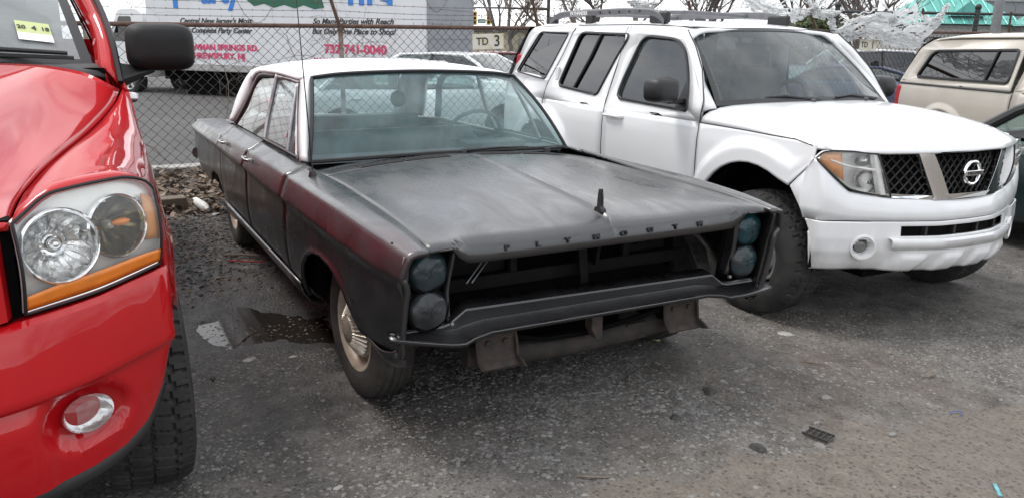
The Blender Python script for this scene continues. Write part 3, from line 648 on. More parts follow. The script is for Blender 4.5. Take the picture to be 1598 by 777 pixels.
        iz = [(-1.43, .704, 1.312), (-1.62, .710, 1.322), (-1.93, .716, 1.326)]
        dd = dF[0 if s < 0 else 1]; rd = dR[0 if s < 0 else 1]
        strip('window_frame', fz, iz, M['frame_alu'], .02, dd)
        strip('window_frame', [(-1.94, .714, 1.350), (-1.93, .775, 1.14), (-1.86, .838, .945)], [(-1.975, .714, 1.348), (-1.965, .775, 1.14), (-1.90, .838, .945)], M['frame_alu'], .02, dd)
        strip('window_frame', [(-1.98, .714, 1.350), (-2.3, .716, 1.345), (-2.55, .714, 1.325), (-2.66, .720, 1.28), (-2.86, .780, 1.08), (-3.00, .830, .950)], [(-1.985, .718, 1.326), (-2.3, .720, 1.320), (-2.50, .718, 1.300), (-2.60, .724, 1.25), (-2.76, .780, 1.08), (-2.90, .832, .950)], M['frame_dark'], .02, rd)
        strip('vent_frame', [(-1.235, .838, .945), (-1.32, .775, 1.14), (-1.420, .712, 1.318)], [(-1.262, .838, .945), (-1.345, .775, 1.14), (-1.446, .712, 1.318)], M['frame_alu'], .02, dd)
        strip('vent_frame', [(-.99, .838, .945), (-1.2, .775, 1.14), (-1.405, .708, 1.318)], [(-1.015, .838, .945), (-1.22, .775, 1.14), (-1.415, .710, 1.318)], M['frame_alu'], .018, dd)
        strip('belt_moulding', [(-1.01, .836, .965), (-1.5, .838, .968), (-1.86, .838, .966)], [(-1.0, .842, .944), (-1.5, .844, .947), (-1.86, .844, .945)], M['frame_dark'], .018, dd)
        g = lambda P_, Q_: loft([sd(P_), sd(Q_)], 6, 10, True)
        o = skin('window', g([(-1.262, .826, .95), (-1.345, .763, 1.14), (-1.446, .703, 1.318)], [(-1.865, .826, .95), (-1.935, .763, 1.14), (-1.935, .704, 1.33)]), M['side_glass'], dd, C, 0)
        skin('vent_window', g([(-1.015, .826, .95), (-1.22, .763, 1.14), (-1.415, .703, 1.318)], [(-1.235, .826, .95), (-1.32, .763, 1.14), (-1.420, .703, 1.318)]), M['side_glass'], dd, C, 0)
        skin('window', g([(-1.90, .826, .95), (-1.965, .763, 1.14), (-1.985, .706, 1.328)], [(-2.90, .824, .95), (-2.76, .770, 1.08), (-2.55, .708, 1.29)]), M['side_glass'], rd, C, 0)
        mb = MB(); mb.tube([(-1.36, s * .80, 1.02), (-1.355, s * .79, 1.05)], .010, 6); mb.build('vent_latch', M['chrome'], dd)
    # rear deck, backlight, trunk, tail panel
    rows = [[(x, y, z - .035 * (abs(y) / .74) ** 2) for y in np.linspace(-yw, yw, 13)] for x, z, yw in ((-3.60, .912, .715), (-3.9, .900, .708), (-4.2, .885, .695), (-4.42, .868, .690), (-4.50, .850, .690))]
    skin('trunk_lid', loft(rows, 14, 20), M['primer'], root, C, .02)
    bl = loft([[(-3.60, -.68, .925), (-3.64, 0, .945), (-3.60, .68, .925)], [(-3.36, -.655, 1.15), (-3.42, 0, 1.18), (-3.36, .655, 1.15)], [(-3.12, -.61, 1.345), (-3.15, 0, 1.385), (-3.12, .61, 1.345)]], 10, 16)
    skin('rear_window', bl, M['side_glass'], root, C, 0)
    rows = [[(-4.50 + .02 * math.cos(y * 1.5), y, z) for y in np.linspace(-.93, .93, 9)] for z in (.84, .78, .70, .62, .52)]
    skin('tail_panel', loft(rows, 8, 16), M['primer'], root, C, .02)
    mb = MB(); mb.tube([(-4.46, -.93, .54), (-4.53, -.90, .54), (-4.58, 0, .54), (-4.53, .90, .54), (-4.46, .93, .54)], .055, 10); mb.build('rear_bumper', M['dull_chrome'], root)
    # underbody and inner shell
    mb = MB(); mb.box((-2.1, 0, .335), (3.4, 1.72, .05)); mb.box((-.62, 0, .62), (.04, 1.6, .56)); mb.box((-3.95, 0, .50), (1.0, 1.75, .25)); mb.box((-3.3, 0, .72), (.05, 1.5, .42))
    for s in (-1, 1):
        mb.box((-.2, s * .62, .70), (1.1, .03, .36)); mb.box((-1.6, s * .87, .45), (2.3, .06, .2)); mb.box((-3.1, s * .70, .62), (1.2, .04, .5)); mb.box((-1.85, s * .80, .70), (2.2, .03, .40))
        mb.box((.17, s * .46, .38), (.75, .07, .11))
    mb.box((.02, 0, .50), (.62, .72, .50)); mb.box((.30, 0, .44), (.10, 1.30, .20))  # filler boxes added to block sky light leaking under the nose
    mb.build('underbody', M['dark_void'], root, smooth=0)
    # interior
    def bench(name, x0, z0, x1, z1, w_, mat, tilt=.12):
        rows = [[(x0, y, z0), (x0 - .06 - tilt * .3, y, (z0 + z1) / 2), (x0 - tilt * 1.1, y, z1 - .03), (x0 - tilt * 1.2 - .03, y, z1), (x0 - tilt * 1.2 - .09, y, z1 - .02), (x0 - tilt - .14, y, z0)] for y in np.linspace(-w_, w_, 31)]
        G = loft(rows, 61, 22)
        for i in range(61):
            if i % 4 == 2: G[i, :, 0] -= .006
        o = skin(name, G, mat, root, None, .0, 60); return o
    bench('front_seat_backrest', -1.80, .42, -2.0, .985, .66, M['vinyl'])
    bench('rear_seat_backrest', -2.85, .45, -3.1, .985, .66, M['vinyl'])
    for xa, xb in ((-1.30, -1.85), (-2.35, -2.9)):
        mb = MB(); mb.box(((xa + xb) / 2, 0, .52), (abs(xa - xb), 1.34, .20)); mb.build('seat_cushion', M['vinyl'], root, bevel=.05)
    mb = MB(); rows = [[(-.90, y, .925), (-1.0, y, .940), (-1.12, y, .945), (-1.18, y, .90), (-1.16, y, .78), (-1.05, y, .66)] for y in np.linspace(-.78, .78, 9)]
    mb.grid(loft(rows, 12, 18)); mb.box((-1.12, .40, .955), (.16, .40, .05)); mb.build('dashboard', M['dash'], root, bevel=.01)
    mb = MB(); q = []
    for k in range(28):
        a = 2 * math.pi * k / 28; v = Vector((0, .20 * math.cos(a), .20 * math.sin(a))); v.rotate(Matrix.Rotation(math.radians(28), 3, 'Y')); q.append(v + Vector((-1.40, .40, .965)))
    mb.tube(q, .012, 8, closed=True); mb.tube([q[0], (-1.385, .40, .95), q[14]], .009, 6); mb.tube([(-1.40, .40, .96), (-1.15, .40, .86)], .03, 8); mb.build('steering_wheel', M['dash'], root)
    mb = MB(); mb.lathe([(.001, -.008), (.045, -.008), (.050, 0), (.045, .008), (.001, .008)], 'x', (-1.36, -.12, 1.225), 24); mb.tube([(-1.36, -.12, 1.27), (-1.33, -.12, 1.385)], .003, 5); mb.build('hanging_disc', M['black_plastic'], root)
    for s in (-1, 1):
        mb = MB(); G = np.array([[(x, s * (.805 - .0), z) for x in np.linspace(-2.85, -.95, 8)] for z in (.50, .7, .92)]); mb.grid(G); mb.build('door_trim', M['dash'], root, thick=.02)
    mb = MB(); mb.grid(loft([[(x, y, 1.372 - .03 * (y / .66) ** 2) for y in (-.64, -.3, 0, .3, .64)] for x in (-1.36, -2.2, -3.05)], 8, 12)); mb.build('headliner', pm('stained_headliner', (.30, .27, .22), .9, var=.4, vs=5), root)
    mb = MB(); mb.box((-3.33, 0, .925), (.5, 1.36, .02)); mb.build('parcel_shelf', M['dash'], root)
    # ---- front end: lamp bays
    for s in (-1, 1):
        mb = MB()
        G = np.array([[(.665 - (.86 - z) * .12, s * y, z) for y in (.69, .76, .83, .91)] for z in (.875, .80, .70, .60, .51)]); mb.grid(G)
        mb.build('lamp_bay', M['dark_void'], root, thick=.01)
        # inner bezel: crooked strip beside the lamps
        mb = MB(); G = np.array([[(.70 - (.86 - z) * .10, s * (.705 + dz), z), (.735 - (.86 - z) * .16, s * (.700 + dz), z), (.725 - (.86 - z) * .16, s * (.685 + dz), z), (.66 - (.86 - z) * .1, s * (.68 + dz), z)] for z, dz in ((.86, 0.0), (.80, .004), (.74, .012), (.68, .018), (.62, .012), (.555, .004))])
        mb.grid(loft([list(r_) for r_ in G], 16, 8)); mb.build('lamp_bezel', M['primer'], root, thick=.004)
        # fender front return flange
        mb = MB(); G = np.array([[(shear(.775, z), s * (P('ys', .775) + (P('yr', .775) - P('ys', .775)) * min(1, max(0, (.858 - z) / .09)) - (.02 if z < .72 else 0)), z), (shear(.772, z) - .012, s * (.885 - .0), z), (shear(.76, z) - .045, s * .880, z)] for z in np.linspace(.852, .45, 12)])
        mb.grid(G); mb.build('fender_return', M['primer'], root, thick=.006)
        mb = MB(); G = np.array([[(shear(.772, .86), s * y, .860 - .002), (.735, s * y, .856), (.68, s * y, .860)] for y in np.linspace(.72, .895, 6)]); mb.grid(G); mb.build('lamp_eyebrow', M['primer'], root, thick=.005)
        for zc, xc, mt, yo in ((.764, .700, M['lens_mix'] if s < 0 else M['lens_teal'], .787), (.612, .694, M['lens_tape'] if s < 0 else M['lens_mix'], .785)):
            mb = MB(); nn = 36; Gm = []
            for i in range(nn):
                a = 2 * math.pi * i / nn; rowp = []
                for rad, h in ((.078, -.045), (.078, -.015), (.075, .002), (.068, .012), (.055, .020), (.036, .026), (.016, .029), (.001, .030)):
                    j = .0035 * math.sin(a * 5 + rad * 90 + zc * 40 + s) * (rad / .07) + .002 * math.sin(a * 11 + rad * 200)
                    rowp.append((xc + h + j, s * yo + rad * math.cos(a), zc + rad * math.sin(a) * 1.0))
                Gm.append(rowp)
            mb.grid(np.array(Gm), cu=True); lamp = mb.build('headlight', mt, root, smooth=70)
            mb = MB(); mb.tube([(xc - .004, s * yo + .080 * math.cos(a), zc + .080 * math.sin(a)) for a in np.linspace(0, 2 * math.pi, 28, endpoint=False)], .006, 6, closed=True); mb.build('lamp_ring', M['dark_void'], lamp)
        # lower fender extension that hangs in front of the wheel
        a = crv([(.46, s * .948, .455), (.58, s * .945, .452), (.66, s * .925, .462), (.70, s * .885, .490)], 10); b_ = crv([(.52, s * .915, .405), (.60, s * .915, .395), (.67, s * .900, .400), (.695, s * .868, .405)], 10); c_ = crv([(.52, s * .90, .395), (.60, s * .90, .385), (.66, s * .885, .392), (.685, s * .855, .400)], 10)
        skin('fender_extension', loft([a, (a * .5 + b_ * .5) + np.array([.012, s * .008, 0]), b_, c_], 10, 10), M['primer'], root, C, .006)
    # valance: rolled bar and ledge, crooked
    def val_row(y):
        t_ = (y + .75) / 1.5; zb = .588 - .030 * t_; ay = abs(y)
        jog = np.interp(ay, [.58, .66, .72, .96], [0, 1, 1, .55]); side = 1 if y > 0 else -1
        zl = .508 - .012 * t_ - .022 * jog + (np.interp(ay, [.68, .95], [0, .042 if y < 0 else -.012]))
        xl = .742 + .018 * jog - (.030 * max(0, (ay - .72) / .24) ** 1.5)
        drop = np.interp(ay, [.62, .70], [0, .055])
        bx_ = .700 if ay > .885 else 0
        return [(max(bx_, q[0]), q[1], q[2]) for q in [(.60, y, zb + .012 - drop), (.655, y, zb + .006 - drop), (.668, y, zb - drop), (.670, y, zb - .008 - drop), (.662, y, zb - .020 - drop * .6), (.655, y, zl + .020), (.668, y, zl + .008), (xl - .02, y, zl + .002), (xl - .004, y, zl), (xl, y, zl - .004), (xl - .002, y, zl - .016)]]
    ys = sorted(set(list(np.linspace(-.62, .62, 17)) + [-.945, -.92, -.88, -.82, -.76, -.72, -.69, -.66, -.64, .64, .66, .69, .72, .76, .82, .88, .92, .96]))
    G = np.array([[q for q in val_row(y)] for y in ys]); o = skin('valance_panel', G, M['primer'], root, (.3, 0, .3), .006, 45); o['label'] = 'bent valance ledge left bare by the missing bumper'
    for s in (-1, 1):
        for zz, yy_ in ((.575, .695),):
            mb = MB(); mb.lathe([(.001, .012), (.007, .011), (.008, 0)], 'x', (.70, s * yy_, .55), 10); mb.build('bolt', M['dull_chrome'], root)
    # radiator support: panels with holes, radiator fins, struts
    mb = MB(); mb.box((.36, 0, .82), (.05, 1.34, .05)); mb.box((.37, 0, .585), (.05, 1.34, .06))
    for y in (-.64, -.26, .34, .64): mb.box((.375, y, .70), (.03, .035, .25))
    mb.box((.33, -.46, .70), (.02, .36, .24)); mb.box((.33, .50, .70), (.02, .30, .24)); mb.box((.44, .06, .66), (.02, .045, .26), R=Matrix.Rotation(.10, 3, 'X')); mb.box((.42, .16, .72), (.03, .02, .24), R=Matrix.Rotation(-.12, 3, 'X'))
    mb.build('radiator_support', pm('dusty_black_steel', (.004, .004, .0045), .75, col2=(.011, .0105, .010), vs=9, spec=.2), root, bevel=.004)
    for y, z, r_ in ((-.35, .715, .012), (-.385, .735, .006), (.43, .665, .020), (.50, .668, .020), (.38, .76, .010)):
        mb = MB(); mb.lathe([(.001, .003), (r_, .003), (r_, -.003)], 'x', (.344, y, z), 16); mb.build('punched_hole', M['dark_void'], root)
    mb = MB(); mb.box((.325, .02, .70), (.02, .56, .24)); 
    for k in range(44): mb.box((.338, -.24 + k * .0128, .70), (.012, .0035, .235))
    mb.build('radiator', M['dark_void'], root, smooth=0)
    for k, (y, z) in enumerate(((-.50, .60), (-.475, .60))):
        mb = MB(); mb.tube([(.42, y, z), (.40, y + .10, z + .10)], .0028, 5); mb.build('loose_rod', M['dull_chrome'], root)
    # bumper brackets, cross member, tow eye (rusty)
    for y0, y1 in ((-.545, -.365), (.41, .60)):
        d = .012
        G = np.array([[(.60, y, .47), (.605, y, .38), (.612, y, .345), (.628, y, .325), (.655, y, .308)] for y in np.linspace(y0, y1, 6)])
        br = skin('bumper_bracket', G, M['rust'], root, (.3, 0, .4), .008)
        mb = MB()
        mb.prism([(.585, .46), (.615, .40), (.625, .34), (.70, .312), (.66, .30), (.57, .31)], y1 - .004, y1 + .006, 'xz'); 
        for q in (y0 + .05, y1 - .05): mb.lathe([(.001, .012), (.010, .010), (.012, 0)], 'x', (.606, q, .40), 8)
        mb.box((.47, (y0 + y1) / 2, .42), (.22, .075, .10)); mb.build('bracket_flange', M['rust'], br)
    mb = MB(); mb.tube([(.50, -.55, .315), (.51, -.3, .295), (.515, 0, .288), (.51, .3, .295), (.50, .6, .315)], .052, 10); mb.box((.54, .30, .30), (.03, .11, .08)); mb.box((.535, -.37, .262), (.05, .16, .03)); mb.build('cross_member', M['rust_dark'], root, bevel=.006)
    mb = MB(); mb.tube([(.56, -.40, .40), (.57, -.2, .355), (.575, 0, .352), (.57, .3, .375), (.56, .45, .40)], .012, 6); mb.build('sway_bar', M['dark_void'], root)
    mb = MB(); mb.prism([(-.012, .46), (.045, .46), (.045, .345), (.03, .335), (.012, .345), (-.012, .39)], .585, .64, 'yz'); mb.build('tow_bracket', M['rust'], root, bevel=.003)
    # antenna
    mb = MB(); ax, ay = -.545, -.872; mb.lathe([(.032, 0), (.030, .010), (.022, .016), (.018, .034), (.014, .045), (.008, .052)], 'z', (ax, ay, .905), 16)
    mb.tube([(ax, ay, .95), (ax - .02, ay - .005, 1.20), (ax - .075, ay - .015, 1.75)], [.0042, .0032, .0022], 6); mb.build('antenna', M['black_plastic'], root)
    # wheels
    ms = (M['tyre_old'], M['cream'], M['cream_fin'])
    wheel(root, 0, -.785, .328, .328, .170, .195, -1, 'fin', ms, .06); wheel(root, 0, .800, .328, .328, .170, .195, 1, 'fin', ms, .06)
    wheel(root, -3.02, -.800, .328, .328, .170, .195, -1, 'fin', ms); wheel(root, -3.02, .800, .328, .328, .170, .195, 1, 'fin', ms)
    return root
sedan()
from mathutils.geometry import tessellate_polygon
def plate(mb, outline, holes, f, mi=0):
    """flat-ish panel with openings: 2d polygon + holes, mapped to 3d by f(a, b)"""
    polys = [[Vector((a, b, 0)) for a, b in outline]] + [[Vector((a, b, 0)) for a, b in h] for h in holes]
    tri = tessellate_polygon(polys); flat = [v for p in polys for v in p]
    return mb.add([f(v.x, v.y) for v in flat], [tuple(t_) for t_ in tri], mi)
def rounded(poly, r, n=4):
    """round the corners of a 2d polygon; r scalar or per corner"""
    out = []; k = len(poly)
    for i in range(k):
        p0, p1, p2 = (Vector(poly[(i + d) % k]) for d in (-1, 0, 1)); ri = r[i] if hasattr(r, '__len__') else r
        if ri <= 0: out.append(tuple(p1)); continue
        a = (p0 - p1); b = (p2 - p1); d = min(ri, a.length * .45, b.length * .45); A = p1 + a.normalized() * d; B = p1 + b.normalized() * d
        for j in range(n + 1):
            t_ = j / n; out.append(tuple((1 - t_) ** 2 * A + 2 * t_ * (1 - t_) * p1 + t_ * t_ * B))
    return out
def dens(poly, step, closed=True):
    out = []; k = len(poly)
    for i in range(k if closed else k - 1):
        a, b = Vector(poly[i]), Vector(poly[(i + 1) % k]); n = max(1, int((b - a).length / step))
        out += [tuple(a + (b - a) * j / n) for j in range(n)]
    if not closed: out.append(tuple(poly[-1]))
    return out
def shrink(poly, d):
    c = [sum(q[i] for q in poly) / len(poly) for i in (0, 1)]; out = []
    for q in poly:
        v = Vector((q[0] - c[0], q[1] - c[1])); l = v.length; out.append((c[0] + v.x * (1 - d / l), c[1] + v.y * (1 - d / l)))
    return out
def flipz(o, c):
    me = o.data; c = Vector(c); s_ = 0
    for p in me.polygons: s_ += (p.center - c).dot(p.normal) * p.area
    if s_ < 0: me.flip_normals()
    return o
def suv():
    root = empty('white_suv', (-.28, 2.772, 0), -.05, 'white four-door suv with dark roof rails and chrome grille beside the black sedan', 'suv')
    W_ = M['suv_white']; C = (-1.5, 0, .8); root.scale = (1, 1.025, 1)
    def yb(z, X=0):        # half width of the body side by height, then of the leaning glasshouse
        y = float(np.interp(z, [.30, .42, .60, .80, .95, 1.05, 1.10, 1.15, 1.66, 1.72], [.885, .905, .918, .922, .920, .908, .902, .885, .735, .70]))
        taper = max(0, X - .05) ** 2 * .35 + max(0, -3.2 - X) ** 2 * .22
        return y - taper
    fw = [(.50 * math.cos(a), .38 + .485 * math.sin(a)) for a in np.linspace(math.pi, 0, 19)]
    def side_panel(name, xs, zt, zbf, up=None, holes=(), fl=None):
        res = []
        for s in (-1, 1):
            mb = MB(); cols = []
            for x in xs:
                z1, z0 = zt(x), zbf(x); col = []
                for k in range(17):
                    z = z1 + (z0 - z1) * k / 16; y = yb(z, x)
                    if fl: y += fl(x, z)
                    col.append((x, s * y, z))
                cols.append(col)
            mb.grid(np.array(cols))
            if up: plate(mb, dens(up, .12), [dens(h, .12) for h in holes], lambda x, z: (x, s * yb(z, x), z))
            o = mb.build(name, W_, root, smooth=38, fix=True); flipz(o, C)
            md = o.modifiers.new('thickness', 'SOLIDIFY'); md.thickness = .022; md.offset = -1
            res.append(o)
        return res
    def flare(cx, cz, r0, r1, amt):
        def f(x, z):
            d = math.hypot(x - cx, z - cz)
            return amt * max(0, min(1, (r1 - d) / (r1 - r0) * 2.2)) if z > .25 else 0
        return f
    fl_f = flare(0, .38, .50, .64, .030); fl_r = flare(-2.85, .38, .50, .64, .032)
    # front fender
    zt = lambda x: float(np.interp(x, [-.55, -.1, .3, .46], [1.055, 1.050, 1.040, 1.022]))
    def zf(x):
        if x > .31: return .757 + (x - .31) / .14 * .19
        if -.50 < x < .50: return .38 + .485 * math.sqrt(max(0, 1 - (x / .50) ** 2))
        return .34
    archx = lambda z: .50 * math.sqrt(max(0, 1 - ((z - .38) / .485) ** 2)) if z < .757 else .31 + (z - .757) / .19 * .14
    xs = [-.545, -.52, -.505] + [q[0] for q in fw[1:-1]]; xs = sorted(x for x in xs if x < .44) + [.44]
    fenders = side_panel('front_fender', xs, zt, zf, fl=fl_f)
    # doors with window openings
    fdoor = rounded([(-.655, 1.06), (-.555, 1.06), (-.575, 1.20), (-.69, 1.40), (-.84, 1.56), (-.98, 1.665), (-1.20, 1.695), (-1.715, 1.715), (-1.735, 1.50), (-1.765, 1.06)], [0, 0, .03, .1, .2, .12, .1, .05, 0, 0])
    fwin = rounded([(-.715, 1.125), (-.80, 1.345), (-.93, 1.53), (-1.06, 1.605), (-1.50, 1.632), (-1.60, 1.30), (-1.625, 1.150)], [.02, .12, .15, .12, .10, .05, .07])
    rdoor = rounded([(-1.775, 1.06), (-1.745, 1.50), (-1.725, 1.715), (-2.2, 1.722), (-2.60, 1.718), (-2.68, 1.45), (-2.825, 1.20), (-2.835, 1.06)], [0, 0, .05, 0, .10, .2, .1, 0])
    rwin = rounded([(-1.925, 1.155), (-1.80, 1.45), (-1.69, 1.64), (-2.47, 1.658), (-2.565, 1.35), (-2.61, 1.195)], [.04, .05, .06, .07, .04, .05])
    sill = lambda x: .35
    fd = side_panel('front_door', np.linspace(-1.765, -.555, 14), lambda x: 1.06, sill, fdoor, [fwin])
    def zr(x):
        d = (x + 2.85) / .50
        return max(.35, .38 + .485 * math.sqrt(max(0, 1 - d * d))) if abs(d) < 1 else .35
    rd = side_panel('rear_door', list(np.linspace(-2.30, -1.775, 6)) + [-2.835, -2.75, -2.65, -2.55, -2.45, -2.38, -2.34], lambda x: 1.06, zr, rdoor, [rwin], fl_r) if False else side_panel('rear_door', sorted(list(np.linspace(-2.30, -1.775, 6)) + [-2.835, -2.75, -2.65, -2.55, -2.45, -2.38, -2.345]), lambda x: 1.06, zr, rdoor, [rwin], fl_r)
    quarter = rounded([(-2.845, 1.06), (-2.83, 1.20), (-2.69, 1.46), (-2.615, 1.72), (-3.2, 1.722), (-3.50, 1.715), (-3.62, 1.56), (-3.80, 1.20), (-3.84, 1.06)], [0, .05, .1, .08, 0, .08, .1, .05, 0])
    qwin = rounded([(-2.905, 1.235), (-2.69, 1.655), (-3.24, 1.668), (-3.50, 1.38), (-3.60, 1.285)], [.03, .03, .04, .08, .04])
    xq = sorted([-2.845, -2.95, -3.05, -3.15, -3.22, -3.28, -3.32, -3.345, -3.40, -3.5, -3.6, -3.7, -3.8, -3.84])
    qp = side_panel('quarter_panel', xq, lambda x: 1.06, lambda x: max(zr(x), .40), quarter, [qwin], fl_r)
    for k, s in ((0, -1), (1, 1)):
        f3 = lambda off: (lambda x, z: (x, s * (yb(z, x) + off), z))
        def pane(win, mat, parent, name='window', inset=.012):
            mb = MB(); plate(mb, dens(win, .15), [], f3(-inset)); flipz(mb.build(name, mat, parent, smooth=0, fix=True), C)
        def ringt(win, r, parent, name='window_trim', off=.001):
            mb = MB(); g = f3(off); mb.tube([g(*q) for q in dens(win, .08)], r, 6, closed=True); mb.build(name, M['suv_trim'], parent)
        pane(fwin, M['suv_glass_clear'], fd[k]); ringt(fwin, .013, fd[k]); pane(rwin, M['suv_glass'], rd[k]); ringt(rwin, .013, rd[k]); pane(qwin, M['suv_glass'], qp[k]); ringt(qwin, .008, qp[k])
        mb = MB(); g = f3(-.002); mb.tube([g(-2.33, 1.19), g(-2.20, 1.45), g(-2.13, 1.645)], .013, 6); mb.build('window_divider', M['suv_trim'], rd[k])
        for dd, x0, z0 in ((fd[k], -1.60, 1.012), (rd[k], -2.45, 1.17)):
            if dd is rd[k]:   # rear handle sits up beside the quarter window
                mb = MB(); mb.prism(rounded([(-2.70, 1.24), (-2.645, 1.24), (-2.625, 1.36), (-2.68, 1.36)], .012), 0, .02, 'xz'); o = mb.build('handle', W_, dd, bevel=.005)
                o.location = (0, s * (yb(1.30) + .002) - (.02 if s < 0 else 0), 0)
            else:
                mb = MB(); y = s * yb(z0)
                mb.tube([(x0 - .12, y, z0), (x0 - .11, y + s * .026, z0), (x0, y + s * .032, z0 + .002), (x0 + .11, y + s * .026, z0), (x0 + .12, y, z0)], [.014, .016, .017, .016, .013], 8)
                mb.ball((x0 - .0, y - s * .004, z0 + .004), (.075, .010, .042)); mb.build('handle', W_, dd)
        # door mirror on its black sail
        mb = MB(); plate(mb, dens([(-.715, 1.13), (-.86, 1.13), (-.80, 1.345)], .1), [], f3(.006)); flipz(mb.build('mirror_sail', M['black_plastic'], fd[k], smooth=0), C)
        G = []
        for x, sy, sz in ((-.700, .055, .045), (-.715, .085, .068), (-.745, .105, .083), (-.80, .112, .088), (-.855, .112, .088), (-.862, .100, .078)):
            ring = []
            for a in np.linspace(0, 2 * math.pi, 20, endpoint=False):
                ca, sa = math.cos(a), math.sin(a); e = .55
                ring.append((x, s * 1.055 + sy * math.copysign(abs(ca) ** e, ca), 1.262 + sz * math.copysign(abs(sa) ** e, sa)))
            G.append(ring)
        mb = MB(); G = np.array(G); mb.grid(G, cv=True); mb.add(G[0], [tuple(range(20))]); mb.add(G[-1], [tuple(range(20))[::-1]])
        mb.box((-.80, s * .945, 1.185), (.09, .14, .035)); mb.build('door_mirror', M['black_plastic'], fd[k], bevel=.008)
        # inner wheel house and rear light
        for xw in (0, -2.85):
            mb = MB(); a_ = np.linspace(-.15, math.pi + .15, 24); mb.grid(np.array([[(xw + .505 * math.cos(a), s * yv, .38 + .49 * math.sin(a)) for yv in (.60, .88)] for a in a_])); mb.build('wheel_house', M['dark_void'], root)
        mb = MB(); mb.prism(rounded([(-3.66, 1.0), (-3.80, 1.0), (-3.70, 1.45), (-3.60, 1.45)], .02), s * .73 - .04, s * .73 + .04, 'xz'); mb.build('tail_light', M['red_lens'], root, bevel=.01)
    # dark shut lines between the panels
    for s in (-1, 1):
        for P0 in ([(-.550, 1.055), (-.550, .80), (-.550, .36)], [(-1.770, 1.70), (-1.750, 1.50), (-1.770, 1.06), (-1.770, .36)], [(-2.84, .87), (-2.84, 1.06), (-2.828, 1.20), (-2.685, 1.46), (-2.61, 1.70)], [(-.55, 1.052), (-.57, 1.20), (-.685, 1.405), (-.84, 1.565), (-.98, 1.672)], [(-.545, 1.0575), (-.1, 1.053), (.3, 1.043), (.42, 1.017)], [(-1.0, 1.695), (-1.6, 1.718), (-2.58, 1.722)]):
            mb = MB(); mb.tube([(x, s * (yb(z, x) - .0015 + (fl_f(x, z) if x > -.5 and z < 1.0 else 0)), z) for x, z in dens(P0, .05, False)], .0042, 5); mb.build('shut_line', M['black_rubber'], root)
    # roof
    rows = [[(x, y, z - .02 * (y / .62) ** 2 - .055 * max(0, (abs(y) - .55) / .15) ** 2) for y in np.linspace(-.70, .70, 23)] for x, z in ((-.985, 1.690), (-1.10, 1.715), (-1.35, 1.745), (-1.8, 1.765), (-2.4, 1.770), (-3.0, 1.765), (-3.4, 1.752), (-3.52, 1.735))]
    skin('roof', loft(rows, 26, 40), W_, root, C, .02, 50)
    # windscreen
    base = [(-.52, -.80, 1.165), (-.42, -.5, 1.185), (-.36, 0, 1.192), (-.42, .5, 1.185), (-.52, .80, 1.165)]
    top = [(-1.08, -.665, 1.655), (-1.02, -.4, 1.688), (-.985, 0, 1.697), (-1.02, .4, 1.688), (-1.08, .665, 1.655)]
    B_, T_ = crv(base, 25), crv(top, 25)
    G = np.array([B_ + (T_ - B_) * f + np.array([.02, 0, .015]) * math.sin(f * math.pi) for f in np.linspace(0, 1, 12)])
    skin('windscreen', G, M['suv_ws'], root, C, 0, 60)
    # black ceramic band round the glass
    for nm, A, B2 in (('glass_band', G[0], G[1] * .6 + G[0] * .4), ('glass_band', G[-1], G[-2] * .5 + G[-1] * .5)):
        skin(nm, np.array([A, B2]) + np.array([.004, 0, .003]), M['suv_trim'], root, C, 0)
    for j in (0, -1): skin('glass_band', np.stack([G[:, j], G[:, j] * .93 + G[:, 12] * .07], 1) + np.array([.004, 0, .003]), M['suv_trim'], root, C, 0)
    for s in (-1, 1):
        a = crv([(-.50, s * .815, 1.160), (-.80, s * .755, 1.42), (-1.07, s * .680, 1.658)], 14); b_ = crv([(-.56, s * .885, 1.13), (-.70, s * .835, 1.38), (-.85, s * .792, 1.545), (-1.0, s * .752, 1.668)], 14)
        skin('a_pillar', np.array([a, (a + b_) / 2 + np.array([.006, s * .010, .008]), b_]), W_, root, C, .02, 60)
    # hood, wrapping over the fender tops
    Hy = [0, .30, .55, .70, .78, .845, .885, .900]
    HX = [[(-.34, 1.200), (-.05, 1.178), (.30, 1.140), (.55, 1.093), (.70, 1.052), (.775, 1.022), (.803, .998)],
          [(-.36, 1.198), (-.05, 1.176), (.30, 1.138), (.55, 1.092), (.68, 1.052), (.755, 1.020), (.780, .998)],
          [(-.42, 1.188), (-.08, 1.168), (.25, 1.130), (.48, 1.086), (.60, 1.046), (.660, 1.014), (.680, .992)],
          [(-.47, 1.175), (-.10, 1.153), (.22, 1.114), (.42, 1.072), (.53, 1.035), (.585, 1.010), (.605, .996)],
          [(-.50, 1.160), (-.12, 1.138), (.20, 1.100), (.38, 1.062), (.47, 1.032), (.525, 1.012), (.545, 1.000)],
          [(-.53, 1.135), (-.14, 1.115), (.18, 1.080), (.34, 1.050), (.42, 1.028), (.47, 1.012), (.490, 1.004)],
          [(-.545, 1.098), (-.15, 1.085), (.17, 1.062), (.31, 1.042), (.38, 1.026), (.425, 1.014), (.445, 1.008)],
          [(-.548, 1.060), (-.15, 1.056), (.16, 1.046), (.29, 1.034), (.35, 1.024), (.395, 1.016), (.415, 1.012)]]
    rows = []
    for y in [0, .1, .2, .3, .4, .48, .55, .60, .65, .70, .74, .78, .81, .845, .865, .885, .900]:
        A = np.array([[np.interp(y, Hy, [h[k][i] for h in HX]) for i in (0, 1)] for k in range(7)]); c = crv(A, 26)
        rows.append([(q[0], (y if y < .84 else min(y, yb(max(q[1], 1.0), q[0]) - .003 + (y - .900) * .6)), q[1]) for q in c])
    hood = skin('hood', full(np.array(rows)), W_, root, C, .015, 40)
    # ---- nose. plan curve of the front
    PL = [(.800, 0), (.788, .20), (.743, .36), (.660, .565), (.572, .745), (.488, .885), (.375, .940)]
